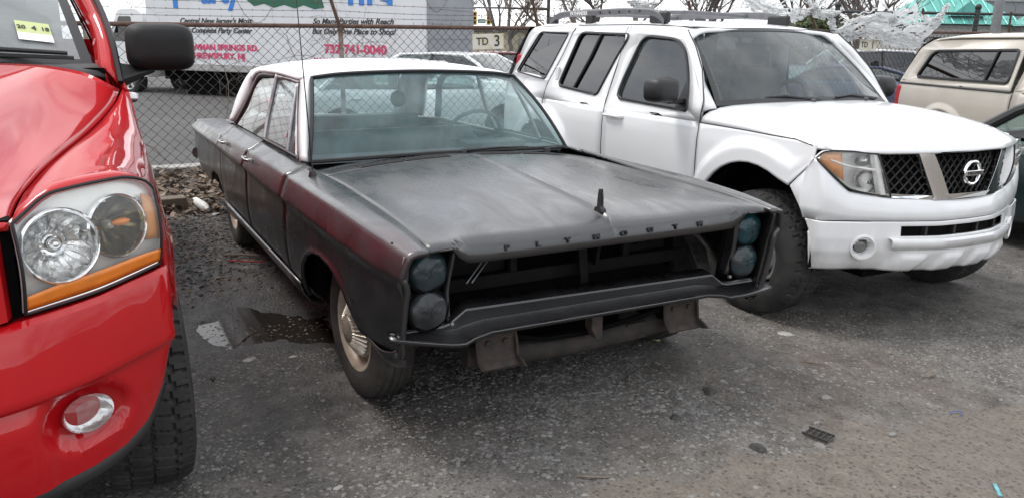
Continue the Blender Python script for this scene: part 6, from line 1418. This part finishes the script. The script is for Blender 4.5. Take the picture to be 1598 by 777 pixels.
small_car('parked_car', 'white car with dark windows behind the mesh below TD 1', 'car', car_w, (-8.1, 15.3, .012), math.radians(66), h=1.52, glass_m=M['suv_glass'], group='cars parked beyond the fence')
small_car('parked_car', 'slate blue car close behind the mesh left of the beige pickup', 'car', car_b, (-7.4, 13.2, .012), math.radians(72), h=1.22, group='cars parked beyond the fence')
small_car('parked_car', 'silver car behind the fence seen past the suv cabin', 'car', car_s, (-9.4, 9.8, .012), math.radians(95), h=1.42, group='cars parked beyond the fence')
def beige_pickup():
    a = math.radians(-24); h = Vector((math.cos(a), math.sin(a), 0)); lf = Vector((-h.y, h.x, 0)); o = Vector((-4.75, 9.32, -.03)) + lf * .90
    root = empty('beige_pickup', o, a, 'beige pickup with a capped bed and long dark side window, behind the suv', 'pickup truck'); P_ = pm('champagne_beige_paint', (.52, .48, .42), .34, .15, coat=.6, var=.05, vs=3); C = (2.4, 0, .9)
    wd = lambda z: .90 - .05 * ((z - .85) / .35) ** 2
    ar = lambda x: .36 + .38 * math.sqrt(max(0, 1 - ((x - 1.18) / .47) ** 2)) if abs(x - 1.18) < .47 else .50
    xs = sorted(list(np.linspace(.04, 2.50, 34)) + [1.18 + .47 * math.cos(t) for t in np.linspace(.02, 3.12, 13)])
    capw = lambda z: float(np.interp(z, [1.08, 1.15, 1.60, 1.72, 1.78], [.885, .880, .78, .70, .60]))
    cap = rounded([(.03, 1.085), (.30, 1.60), (.50, 1.735), (2.48, 1.765), (2.48, 1.085)], [.02, .12, .15, .05, .02], 5)
    win = rounded([(.44, 1.185), (.62, 1.50), (.72, 1.56), (2.40, 1.59), (2.40, 1.185)], [.06, .05, .06, .06, .06])
    for s in (-1, 1):
        skin('bed_side', np.array([[(x, s * (wd(z) + .035 * max(0, 1 - abs(math.hypot((x - 1.18) / .47, (z - .36) / .38) - 1.08) / .22)), z) for z in np.linspace(1.075, ar(x), 26)] for x in xs]), P_, root, C, .03, 40)
        mb = MB(); mb.tube([(.03, s * .885, 1.082), (2.5, s * .885, 1.082)], .016, 6); mb.build('cap_seal', M['grey_plastic'], root)
        mb = MB(); plate(mb, dens(cap, .12), [dens(win, .12)], lambda x, z: (x, s * capw(z), z)); c_ = flipz(mb.build('cap_side', P_, root, smooth=50), C); md = c_.modifiers.new('thickness', 'SOLIDIFY'); md.thickness = .02; md.offset = -1
        mb = MB(); plate(mb, dens(win, .2), [], lambda x, z: (x, s * (capw(z) - .01), z)); mb.build('window', M['suv_glass'], c_, smooth=0)
        mb = MB(); mb.tube([(x, s * capw(z), z) for x, z in dens(win, .08)], .020, 6, closed=True); mb.build('window_trim', M['suv_trim'], c_)
        mb = MB(); mb.tube([(1.95, s * (capw(1.19) + .002), 1.19), (2.03, s * (capw(1.58) + .002), 1.58)], .016, 6); mb.build('window_divider', M['suv_trim'], c_)
        mb = MB(); mb.ball((.12, s * (capw(1.13) + .002), 1.135), (.035, .006, .012), 12, 6); mb.build('cap_badge', M['dull_chrome'], c_)
        mb = MB(); mb.prism(rounded([(-.01, .70), (.085, .70), (.10, 1.03), (.03, 1.05), (-.01, 1.03)], .015), s * .80 - (.0 if s > 0 else .105), s * .80 + (.105 if s > 0 else 0), 'xz'); mb.build('tail_light', M['red_lens'], root, bevel=.012)
        # cab side
        skin('cab_side', np.array([[(x, s * wd(z), z) for z in np.linspace(1.10, .45, 10)] for x in np.linspace(2.54, 3.95, 10)]), P_, root, C, .03)
        up = [(2.54, 1.10), (2.60, 1.70), (3.35, 1.72), (3.95, 1.10)]; wn = rounded([(2.72, 1.14), (2.74, 1.62), (3.30, 1.63), (3.75, 1.14)], .05)
        mb = MB(); plate(mb, dens(up, .15), [dens(wn, .15)], lambda x, z: (x, s * (.88 - (z - 1.1) * .3), z)); c2 = mb.build('cab_frame', P_, root); md = c2.modifiers.new('t', 'SOLIDIFY'); md.thickness = .03
        mb = MB(); plate(mb, dens(wn, .2), [], lambda x, z: (x, s * (.87 - (z - 1.1) * .3), z)); mb.build('window', M['suv_glass'], c2, smooth=0)
        af = lambda x: .36 + .46 * math.sqrt(max(0, 1 - ((x - 4.45) / .47) ** 2)) if abs(x - 4.45) < .47 else .45
        skin('front_fender', np.array([[(x, s * (wd(z) - max(0, x - 4.7) ** 2 * .4), z) for z in np.linspace(1.05 - max(0, x - 4.0) * .10, af(x), 12)] for x in sorted(list(np.linspace(3.97, 5.25, 10)) + [4.45 + .47 * math.cos(t) for t in np.linspace(.02, 3.12, 13)])]), P_, root, C, .03)
        mb = MB(); mb.ball((5.26, s * .66, .82), (.06, .15, .08)); mb.build('headlight', M['lamp_house'], root)
        for x in (1.18, 4.45): wheel(root, x, s * .77, .36, .36, .24, .21, s, 'spoke6', (M['tyre'], M['steel_wheel'], M['steel_wheel']), 0, 60)
    rows = [[(x, y, z - .06 * (abs(y) / .72) ** 3) for y in np.linspace(-.72, .72, 13)] for x, z in ((.42, 1.74), (.6, 1.785), (1.2, 1.815), (2.48, 1.815))]; skin('cap_roof', loft(rows, 10, 20), P_, root, C, .02, 50)
    skin('cap_hatch', loft([[(.03, y, 1.09) for y in (-.86, 0, .86)], [(.28, y, 1.60) for y in (-.78, 0, .78)], [(.46, y, 1.745) for y in (-.70, 0, .70)]], 8, 8), M['suv_glass'], root, C, 0)
    mb = MB(); mb.box((.03, 0, .80), (.04, 1.56, .52)); mb.build('tailgate', P_, root, bevel=.01)
    mb = MB(); mb.box((-.06, 0, .52), (.14, 1.7, .16)); mb.build('rear_bumper', M['dull_chrome'], root, bevel=.02)
    mb = MB(); mb.box((5.30, 0, .55), (.14, 1.66, .24)); mb.build('front_bumper', M['dull_chrome'], root, bevel=.03)
    skin('roof', loft([[(2.58, y, 1.74) for y in (-.68, 0, .68)], [(3.36, y, 1.74) for y in (-.68, 0, .68)]], 4, 8), P_, root, C, .04)
    skin('windscreen', loft([[(3.36, y, 1.72) for y in (-.68, 0, .68)], [(4.02, y, 1.10) for y in (-.82, 0, .82)]], 4, 8), M['suv_glass'], root, C, 0)
    skin('hood', loft([[(3.98, y, 1.08) for y in (-.84, 0, .84)], [(4.9, y, 1.0) for y in (-.80, 0, .80)], [(5.26, y, .90) for y in (-.72, 0, .72)]], 8, 8), P_, root, C, .03)
    mb = MB(); mb.box((5.24, 0, .78), (.06, 1.1, .2)); mb.build('grille', M['dark_void'], root)
    mb = MB(); mb.box((2.6, 0, .55), (5.0, 1.5, .14)); mb.build('underbody', M['dark_void'], root)
beige_pickup()
# ------------------------------------------------------------------ box truck across the street
def box_truck():
    rh = Vector((.478, .878, 0)).normalized(); dh = Vector((-.878, .478, 0)).normalized(); ph = math.radians(24)
    sd = -rh * math.cos(ph) + dh * math.sin(ph)               # along the side, from the rear corner forwards
    K = Vector((-14.11, 5.34, -.10)); ang = math.atan2(sd.y, sd.x)
    root = empty('box_truck', K, ang, 'white box truck with party shop lettering parked across the street', 'truck')
    # local: x forward, side towards the viewer at y = 0 (its left, -y is the far side ... sign below)
    lx = sd; ly = Vector((-sd.y, sd.x, 0)); toward = (CAM - K).dot(ly) > 0; S = -1 if toward else 1     # body extends away from the viewer
    Wt = pm('truck_box_white', (.66, .67, .69), .5, var=.06, vs=1.5); Wd = pm('truck_door_shaded', (.30, .315, .34), .5, var=.1, vs=2)  # door grey holds the shade of the truck's rear face
    L_, W2, zb, zt = 8.8, 2.45, .78, 3.4
    mb = MB(); mb.box((L_ / 2, S * W2 / 2, (zb + zt) / 2), (L_, W2, zt - zb)); mb.build('box_body', Wt, root, bevel=.02)
    mb = MB(); mb.box((-.012, S * W2 / 2, (zb + zt) / 2), (.02, W2 - .12, zt - zb - .1)); rd = mb.build('roll_door', Wd, root)
    for k in range(7): mb = MB(); mb.box((-.026, S * W2 / 2, zb + .25 + k * .34), (.01, W2 - .16, .02)); mb.build('door_rib', pm('rib_%d' % k, (.26, .27, .30), .5), rd)
    mb = MB(); mb.box((L_ / 2, -S * .012, zb + .10), (L_ - .02, .02, .16)); mb.build('lower_rail', pm('dull_rail', (.38, .37, .36), .6, var=.2), root)
    mb = MB(); mb.box((L_ / 2, S * W2 / 2, .62), (L_ + .6, 1.0, .26)); mb.box((L_ / 2 + .9, S * 1.1, .44), (L_ - 3.4, 1.3, .70)); mb.build('chassis', M['dark_void'], root)  # larger second box added to make the dark shade under the truck
    mb = MB(); mb.box((L_ * .60, S * .35, .48), (1.6, .5, .42)); mb.build('side_box', M['dark_void'], root)
    for x in (1.6, 9.9):
        for y in (.28, W2 - .28): wheel(root, x, S * y, .45, .45, .32 if x > 3 else .5, .26, -S if y < 1 else S, 'spoke6', (M['tyre'], M['steel_wheel'], M['steel_wheel']), 0, 60)
    Wc = pm('truck_cab_white', (.74, .75, .76), .35, coat=.4)
    xc = L_ + .35
    prof = rounded([(xc, .55), (xc, 2.25), (xc + .25, 2.42), (xc + .95, 2.40), (xc + 1.45, 1.55), (xc + 2.15, 1.40), (xc + 2.30, .95), (xc + 2.30, .55)], [.02, .15, .15, .15, .1, .15, .1, .05])
    mb = MB(); mb.prism(prof, S * .18, S * (W2 - .18), 'xz'); cab = mb.build('cab', Wc, root, bevel=.05, segs=3)
    wn = rounded([(xc + .45, 1.52), (xc + .45, 2.20), (xc + .92, 2.20), (xc + 1.28, 1.52)], .05)
    mb = MB(); plate(mb, wn, [], lambda x, z: (x, S * .172, z)); mb.build('window', M['suv_glass'], cab, smooth=0)
    mb = MB(); G = np.array([[(xc + .97 + (xc * 0) + f * .48, S * y, 2.36 - f * .78) for y in (.3, W2 - .3)] for f in (0.02, 1)]) + np.array([.02, 0, .01]); mb.grid(G); mb.build('windscreen', M['suv_glass'], cab)
    for y in (.02, W2 - .02): mb = MB(); mb.box((xc + 1.30, S * y, 1.95), (.08, .16, .40)); mb.tube([(xc + 1.3, S * y, 1.85), (xc + 1.2, S * (.2 if y < 1 else W2 - .2), 1.7)], .02, 6); mb.build('mirror', M['black_plastic'], cab)
    # lettering on the side: reads left to right for the viewer, i.e. towards the rear
    blue = pm('sign_blue', (.03, .20, .62), .5); green = pm('sign_green', (.01, .11, .06), .5); pink = pm('sign_pink', (.62, .06, .16), .5); blk = M['ink']
    yo = -S * .006; xd = (-1, 0, 0); T_ = lambda nm, s_, m_, u, z, sz, sh=0, bold=0, sx=1.0: text_obj(nm, s_, m_, root, (u, yo, z), xd, (0, 0, 1), sz, .004, sh, 'CENTER', sx, bold)
    u = lambda px: float(np.interp(px, [228, 270, 313, 358, 452, 555, 666], [9, 8, 7, 6, 4, 2, 0]))
    T_('title_text', 'P', blue, u(290), 2.74, 1.05, bold=.03); T_('title_text', 'arty', blue, u(352), 2.78, .80, bold=.03); T_('title_text', 'Co', blue, u(525), 2.86, .80, bold=.03); T_('title_text', 'rner', blue, u(586), 2.72, .80, bold=.035)
    mb = MB(); r_ = random.Random(3); pts = [(u(px), z) for px, z in ((392, 2.62), (405, 2.44), (420, 2.50), (434, 2.40), (450, 2.47), (466, 2.38), (480, 2.46), (497, 2.36), (512, 2.40), (508, 2.62))]; mb.prism(pts, yo - .004, yo + .004, 'xz'); mb.build('green_banner', green, root, smooth=0)
    T_('script_text', "Central New Jersey's Most", blk, u(342), 2.075, .185, .35, .004, 1.22); T_('script_text', 'Complete Party Center', blk, u(350), 1.83, .185, .35, .004, 1.16)
    T_('script_text', 'So Many Parties with Reach', blk, u(553), 2.075, .185, .35, .004, 1.12); T_('script_text', 'But Only One Place to Shop!', blk, u(553), 1.84, .185, .35, .004, 1.1)
    T_('street_text', '500 NEWMAN SPRINGS RD.', pink, u(338), 1.40, .20, 0, .010, 1.22); T_('street_text', 'SHREWSBURY, NJ', pink, u(342), 1.18, .20, 0, .010, 1.2)
    T_('phone_text', '732-741-0040', pink, u(556), 1.42, .285, 0, .012, 1.12); T_('phone_text', 'WWW.PARTYCORNER.COM', pink, u(556), 1.13, .19, 0, .010, 1.0)
box_truck()
# ------------------------------------------------------------------ trees, signals and buildings behind
def bare_tree(loc, height, seed, label, col, spread=.5, depth=5, trunk=.16, grp='bare trees beyond the street'):
    r_ = random.Random(seed); root = empty('bare_tree', loc, 0, label, 'tree', grp); bark = pm('bark_%d' % seed, col, .9, var=.4, vs=4)
    tm = MB(); cm = MB()
    def grow(p, d, l, r0, n):
        P = [p]; q = p.copy(); dd = d.copy(); k = 4
        for i in range(k):
            dd = (dd + Vector((r_.gauss(0, .13), r_.gauss(0, .13), r_.gauss(0, .08) + .05))).normalized(); q = q + dd * l / k; P.append(q.copy())
        (tm if n == depth else cm).tube(P, [r0 * (1 - .11 * i) for i in range(k + 1)], 6 if n > 3 else 3, cap=False)
        if n == 0: return
        for i in range(r_.randint(3, 4) if n > 1 else r_.randint(3, 5)):
            ax = Vector((r_.gauss(0, 1), r_.gauss(0, 1), r_.gauss(0, .35))).normalized(); nd = (dd * (1 - spread) + ax * spread * r_.uniform(.7, 1.3) + Vector((0, 0, .18))).normalized()
            grow(P[r_.randint(2, 4)].copy(), nd, l * r_.uniform(.55, .78), r0 * .52, n - 1)
    grow(Vector((0, 0, -.05)), Vector((r_.gauss(0, .05), r_.gauss(0, .05), 1)).normalized(), height * .38, trunk, depth)
    tm.build('trunk', bark, root, fix=False); cm.build('crown', bark, root, smooth=0, fix=False); return root
TR = [((-38, 17.0), 7.5, 1, 'slender grey tree beside the traffic signals'), ((-36, 18.6), 8.5, 2, 'pale bare tree between the traffic signals and the brown bushy tree'), ((-33, 22.5), 9, 5, 'grey bare tree left of the suv roof rack middle'), ((-31.5, 25), 8, 6, 'bare tree standing above the suv roof rack'),
      ((-29, 27.5), 9, 7, 'bare tree over the front end of the suv roof rack'), ((-26, 29.5), 8, 8, 'dark bare tree behind the plastic rag'), ((-24, 33), 7, 9, 'bare tree left of the leaning brown arm'), ((-17, 24.5), 6.5, 10, 'bare tree between the black fence and the teal roof')]
TR += [((-40, 16.2), 8, 12, 'thin pale tree at the right edge of the box truck'), ((-41, 18.2), 9, 13, 'tall thin tree just right of the box truck'), ((-37, 20.3), 9, 14, 'grey tree behind the signal mast'), ((-34.5, 24.2), 9, 15, 'spreading bare tree behind the middle of the roof rack'), ((-28, 25.4), 7.5, 16, 'low branching tree above the rear roof rail foot'), ((-30.5, 29.2), 9, 17, 'wide bare tree over the front roof rail'), ((-27, 32), 8.5, 18, 'bare tree between the roof rail and the plastic rag'), ((-21, 29.8), 7, 19, 'bare tree behind the small plastic scrap')]
for (x, y), h_, sd_, lb in TR: bare_tree((x, y, 0), h_, sd_, lb, (.20, .185, .17) if sd_ < 7 or 11 < sd_ < 15 else (.12, .10, .09))
bare_tree((-29.5, 17.6, 0), 6.0, 21, 'dense brown twiggy tree right of the traffic signals', (.13, .095, .07), .62, 6, .14)
def shrub(loc, r3, n, seed, label, cols):
    r_ = random.Random(seed); root = empty('shrub', loc, 0, label, 'shrub'); m, t, b = nodes('foliage_%d' % seed); g = t.nodes.new('ShaderNodeNewGeometry'); t.links.new(ramp(t, g.outputs['Random Per Island'], [(0, cols[0]), (1, cols[1])]), b.inputs['Base Color']); setp(b, Roughness=.7)
    mb = MB()
    for i in range(n):
        v = Vector((r_.gauss(0, 1), r_.gauss(0, 1), r_.gauss(0, 1))).normalized() * r_.uniform(.35, 1.0) ** .5; p = Vector((v.x * r3[0], v.y * r3[1], r3[2] + v.z * r3[2])); a = Vector((r_.gauss(0, 1), r_.gauss(0, 1), r_.gauss(0, 1))).normalized() * .07; c = a.orthogonal().normalized() * .035
        mb.add([p - a, p + c, p + a, p - c], [(0, 1, 2, 3)])
    mb.build('crown', m, root, smooth=0, fix=False); mb = MB(); mb.tube([(0, 0, 0), (.05, 0, r3[2])], [.06, .03], 6); mb.build('trunk', M['rail_rust'], root)
shrub((-11.3, 15.0, 0), (.9, .9, 1.25), 5000, 31, 'green shrub behind the fence left of the black post', ((.02, .035, .012), (.10, .13, .035)))
# traffic signals on a mast arm
def signal(loc, label, k):
    root = empty('traffic_light', loc, math.atan2(CAM.y - loc[1], CAM.x - loc[0]), label, 'traffic light', 'signals'); ye = pm('signal_yellow_%d' % k, (.70, .46, .02), .5)
    mb = MB(); mb.box((0, 0, 0), (.22, .34, 1.0)); h = mb.build('housing', ye, root, bevel=.04)
    for i, c_ in enumerate(((.10, .008, .006), (.10, .06, .006), (.01, .10, .05))):
        mb = MB(); mb.lathe([(.001, .02), (.09, .015), (.11, 0)], 'x', (.115, 0, .31 - i * .31), 16); mb.build('signal_lens', pm('sig_%d_%d' % (k, i), c_, .3), h)
        mb = MB(); G = np.array([[(x, .125 * math.cos(a), .31 - i * .31 + .125 * math.sin(a)) for x in (.10, .30)] for a in np.linspace(-.3, math.pi + .3, 12)]); mb.grid(G); mb.build('visor', ye, h, thick=.01)
    mb = MB(); mb.tube([(0, 0, .5), (0, 0, .78)], .03, 6); mb.build('hanger', M['black_plastic'], root)
signal((-53.1, 25.5, 3.25), 'left yellow traffic light hanging over the street', 1); signal((-52.6, 26.45, 3.27), 'right yellow traffic light beside the green street sign', 2)
mb = MB(); mb.tube([(-53.6, 24.6, 4.02), (-52.3, 27.5, 4.05), (-50.6, 30.6, 4.0)], [.05, .07, .10], 8); mb.tube([(-50.6, 30.6, 0), (-50.6, 30.6, 5.2)], .13, 10); o = mb.build('signal_mast', M['black_plastic'], None); tag(o, 'dark mast and arm that carry the yellow traffic lights', 'mast')
root = empty('street_name_sign', (-52.85, 25.98, 3.05), math.atan2(CAM.y - 26, CAM.x + 52.85), 'green street name sign between the two traffic lights', 'sign'); mb = MB(); mb.box((0, 0, 0), (.03, .62, .30)); mb.build('sign_board', pm('street_sign_green', (.03, .22, .17), .5), root); mb = MB(); mb.box((.018, 0, 0), (.004, .5, .07)); mb.build('sign_legend', M['white_print'], root); mb = MB(); mb.tube([(0, 0, .15), (0, 0, .98)], .02, 6); mb.build('hanger', M['black_plastic'], root)
# buildings
def hip_roof(root, cx, cy, w_, d_, z0, z1, m, mrib):
    e = .5; B = [(cx - w_, cy - d_, z0), (cx + w_, cy - d_, z0), (cx + w_, cy + d_, z0), (cx - w_, cy + d_, z0)]; T = [(cx - w_ + d_ * .95, cy, z1), (cx + w_ - d_ * .95, cy, z1)]
    mb = MB(); mb.add(B + T, [(0, 1, 5, 4), (1, 2, 5), (2, 3, 4, 5), (3, 0, 4), (0, 3, 2, 1)]); r_ = mb.build('roof', m, root, smooth=0)
    n = int(w_ * 2 / .55)
    for k in range(n + 1):
        x = cx - w_ + 2 * w_ * k / n; f = min(1, min(x - (cx - w_), cx + w_ - x) / (d_ * .95)); 
        for s in (-1, 1):
            a = Vector((x, cy + s * d_, z0 + .03)); b = a.lerp(Vector((x, cy, z1 + .03)), f); 
            if (b - a).length > .1: mb = MB(); mb.tube([a, b], .035, 4); mb.build('roof_seam', mrib, r_, smooth=0)
    return r_
teal = pm('teal_metal_roof', (.10, .38, .33), .4, .2, var=.1, vs=1); teal2 = pm('teal_seam', (.16, .50, .44), .4, .2); wallm = pm('pale_block_wall', (.42, .42, .40), .9, var=.1)
bd = empty('teal_roof_building', (-26.5, 43.2, 0), math.radians(62), 'low building with a teal standing-seam metal roof behind the torn plastic', 'building')
mb = MB(); mb.box((0, 0, 1.4), (5.6, 4.6, 2.8)); mb.build('wall', wallm, bd); hip_roof(bd, 0, 0, 3.3, 2.7, 2.85, 4.9, teal, teal2)
mb = MB(); mb.add([(-1.0, -2.4, 3.3), (1.0, -2.4, 3.3), (0, -2.4, 4.1), (0, 0, 4.1), (-1.0, 0, 3.3), (1.0, 0, 3.3)], [(0, 1, 2), (0, 2, 3, 4), (1, 5, 3, 2)]); mb.build('dormer', teal, bd, smooth=0)
for x in (-1.8, 0, 1.8): mb = MB(); mb.box((x, -2.32, 1.6), (.9, .06, 1.1)); f_ = mb.build('window', M['suv_trim'], bd); mb = MB(); mb.box((x, -2.36, 1.6), (.8, .02, 1.0)); mb.build('pane', M['suv_glass'], f_)
bd = empty('teal_roof_building', (-20.5, 45.5, 0), math.radians(62), 'second teal-roofed building cut off by the right edge', 'building'); mb = MB(); mb.box((0, 0, 1.4), (4.2, 4.0, 2.8)); mb.build('wall', wallm, bd); hip_roof(bd, 0, 0, 2.5, 2.3, 2.8, 4.6, teal, teal2)
bd = empty('flat_roof_building', (-27.5, 51.5, 0), math.radians(62), 'grey flat-roofed building between the teal roofs', 'building'); mb = MB(); mb.box((0, 0, 2.2), (6, 4, 4.4)); mb.build('wall', pm('grey_render', (.24, .24, .25), .9), bd); mb = MB(); mb.box((0, 0, 4.46), (6.2, 4.2, .14)); mb.build('parapet', pm('grey_cap', (.34, .34, .34), .9), bd)
bd = empty('brick_building', (-25.5, 62, 0), math.radians(62), 'orange brick building far off in the top right corner', 'building'); mb = MB(); mb.box((0, 0, 3.6), (6, 6, 7.2)); mb.build('wall', pm('orange_brick', (.34, .13, .06), .9, var=.2), bd); mb = MB(); mb.box((0, 0, 7.25), (6.2, 6.2, .15)); mb.build('parapet', pm('brick_cap', (.4, .38, .36), .9), bd)
bd = empty('beige_building', (-46, 25.5, 0), math.radians(25), 'low beige building under the traffic lights', 'building'); mb = MB(); mb.box((0, 0, 1.1), (5, 9, 2.2)); mb.build('wall', pm('beige_render', (.42, .38, .28), .9, var=.1), bd); mb = MB(); mb.box((0, 0, 2.25), (5.3, 9.3, .14)); mb.build('roof', pm('dark_roof_edge', (.10, .09, .085), .8), bd)
for y in (-3, -1, 1, 3): mb = MB(); mb.box((2.51, y, 1.3), (.04, 1.0, .9)); mb.build('window', M['suv_glass'], bd)
mb = MB(); mb.tube([(-6.0, 13.75, -.05), (-6.0, 13.75, 2.62)], .085, 14); mb.tube([(-6.0, 13.75, 2.62), (-6.0, 13.75, 2.64)], .10, 14); o = mb.build('steel_post', pm('grey_steel_post', (.20, .205, .21), .5, .4, var=.2), None); tag(o, 'thick grey steel post standing above the beige pickup cap', 'post')
# ------------------------------------------------------------------ litter on the lot
def on(x, y): return gh(x, y)
def thing_mesh(name, mb, mat, label, cat, **k): o = mb.build(name, mat, None, **k); tag(o, label, cat); return o
wood = pm('weathered_timber', (.13, .10, .075), .9, col2=(.20, .165, .13), vs=8, stretch=(1, 8, 8), bmp=.4, bs=60)
mb = MB(); mb.box((-4.55, -1.42, .06), (.16, .72, .13), rz=.05); thing_mesh('timber_block', mb, wood, 'brown timber block lying by the leaves next to the red pickup', 'timber', bevel=.01)
mb = MB(); mb.lathe([(.001, -.15), (.036, -.15), (.042, -.14), (.042, .05), (.036, .10), (.018, .13), (.018, .16), (.001, .16)], 'x', (0, 0, 0), 20); o = thing_mesh('plastic_bottle', mb, pm('white_bottle', (.66, .66, .63), .4, var=.15), 'white plastic bottle lying on the leaves behind the sedan', 'bottle'); o.location = (-4.42, -.945, .055); o.rotation_euler = (.3, .10, .25)
def scrap(x, y, r0, seed, name, mat, label, cat, h=.012, el=1.6, rz=None):
    r_ = random.Random(seed); n = 9; pts = []; a0 = r_.uniform(0, 6.28) if rz is None else rz
    for k in range(n):
        a = 2 * math.pi * k / n; rr = r0 * .62 * r_.uniform(.7, 1.2); v = Vector((rr * el * math.cos(a), rr * math.sin(a))); v.rotate(Matrix.Rotation(a0, 2)); pts.append((x + v.x, y + v.y))
    mb = MB(); z = on(x, y); mb.prism(pts, z - .002, z + h, 'xy'); return thing_mesh(name, mb, mat, label, cat, bevel=.003)
pw_ = pm('dirty_white_scrap', (.36, .35, .33), .8, var=.35, vs=20); gy_ = pm('pale_stone', (.19, .183, .172), .85, var=.25, vs=20); dk_ = pm('dark_scrap', (.03, .028, .026), .7)
scrap(-4.78, -1.02, .07, 1, 'paper_scrap', pw_, 'crumpled white scrap on the leaves beside the bottle', 'litter', .03); scrap(-4.17, -.86, .055, 2, 'paper_scrap', pw_, 'flat white scrap in front of the bottle', 'litter', .012)
scrap(1.01, 1.07, .038, 3, 'stone_chip', gy_, 'broad flat pale stone chip on the open lot below the suv bumper', 'stone', .012, 1.5, 1.9); scrap(1.39, 1.02, .022, 4, 'stone_chip', gy_, 'small pale stone on the tan dirt right of the plastic grid', 'stone', .012)
scrap(.17, 1.73, .05, 5, 'paper_scrap', pw_, 'white torn scrap on the gravel beside the suv front tyre', 'litter', .006); scrap(.73, -1.16, .02, 6, 'paper_scrap', pw_, 'small white scrap near the lower edge below the sedan tyre', 'litter', .006); scrap(-.62, -1.22, .045, 7, 'paper_scrap', pw_, 'wet pale leaf-like scrap at the near edge of the puddle', 'litter', .005)
scrap(-.55, -1.02, .022, 8, 'paper_scrap', pw_, 'pale scrap right of the puddle edge', 'litter', .006); scrap(-.45, -1.42, .018, 9, 'bark_piece', dk_, 'dark bark piece in front of the puddle', 'debris', .012, 2.2); scrap(.08, .81, .026, 10, 'leaf_scrap', pm('yellow_leaf', (.40, .36, .17), .7), 'yellowish leaf under the edge of the sedan', 'leaf', .006)
mb = MB(); 
for k in range(5): mb.box((1.262 + (k - 2) * .022, .720 + (k - 2) * .006, on(1.26, .72) + .012), (.006, .075, .008), rz=.3)
for k in (-1, 1): mb.box((1.262 - k * .010, .720 + k * .032, on(1.26, .72) + .014), (.11, .006, .009), rz=.27)
thing_mesh('plastic_grid', mb, dk_, 'broken dark plastic grid piece on the tan dirt', 'debris', smooth=0)
mb = MB(); mb.box((1.85, .985, on(1.85, .98) + .006), (.014, .085, .004), rz=.75); thing_mesh('plastic_strip', mb, pm('pale_blue_plastic', (.12, .36, .40), .5, var=.3, vs=40), 'pale blue plastic strip in the lower right corner', 'litter', bevel=.001)
mb = MB(); q = [(1.30 + .02 * math.cos(a), 1.62 + .03 * math.sin(a), on(1.3, 1.6) + .008) for a in np.linspace(0, 4.5, 12)]; mb.tube(q, .0026, 5); thing_mesh('blue_tie', mb, pm('blue_plastic', (.07, .10, .28), .5), 'bent blue plastic tie on the dirt at the right', 'litter')
mb = MB(); mb.tube([(-2.52, -1.02, .014), (-2.42, -.90, .018), (-2.36, -.78, .016)], .006, 6); thing_mesh('red_stick', mb, pm('red_plastic', (.28, .03, .03), .5), 'thin red stick on the wet ground beside the sedan', 'stick')
mb = MB(); mb.tube([(-2.70, -1.02, .012), (-2.62, -.90, .02), (-2.56, -.80, .014)], .009, 6); thing_mesh('twig', mb, wood, 'grey twig just behind the thin red stick', 'stick')
r_ = random.Random(77)
for k, (x, y, l_, lb) in enumerate(((.45, .35, .10, 'short twig in front of the sedan bumper brackets'), (1.1, -.30, .12, 'twig on the gravel in the middle foreground'), (.62, 1.45, .14, 'pale twig on the dirt in front of the suv'), (-.95, -1.18, .20, 'wet stick lying across the puddle'), (1.75, -.75, .10, 'twig close to the lower edge, left of centre'), (.95, 1.95, .09, 'dark twig on the lot under the suv grille'))):
    a = r_.uniform(0, 3.1); z = on(x, y) + .008; mb = MB(); mb.tube([(x - l_ / 2 * math.cos(a), y - l_ / 2 * math.sin(a), z), (x + .01, y - .008, z + .006), (x + l_ / 2 * math.cos(a), y + l_ / 2 * math.sin(a), z)], [.004, .005, .003], 5); thing_mesh('twig', mb, wood, lb, 'stick')
for k, (x, y, r0, lb) in enumerate(((.72, .62, .030, 'dark lump of asphalt below the sedan bumper'), (.86, .30, .026, 'black clod on the gravel left of the stone chip'), (1.22, .42, .032, 'dark clod beside a gravel heap in the foreground'), (1.32, .66, .024, 'grey stone left of the plastic grid'))):
    mb = MB(); n = 8; G = []
    for i in range(n):
        a = 2 * math.pi * i / n; G.append([(x + r0 * q * 1.3 * math.cos(a) * r_.uniform(.8, 1.2), y + r0 * q * math.sin(a) * r_.uniform(.8, 1.2), on(x, y) - .004 + r0 * zz) for q, zz in ((1, 0), (.85, .4), (.5, .7), (.05, .8))])
    mb.grid(np.array(G), cu=True); thing_mesh('asphalt_lump', mb, pm('asphalt_lump_%d' % k, (.055, .053, .05), .85, var=.4, vs=30) if k < 3 else gy_, lb, 'stone', smooth=20)
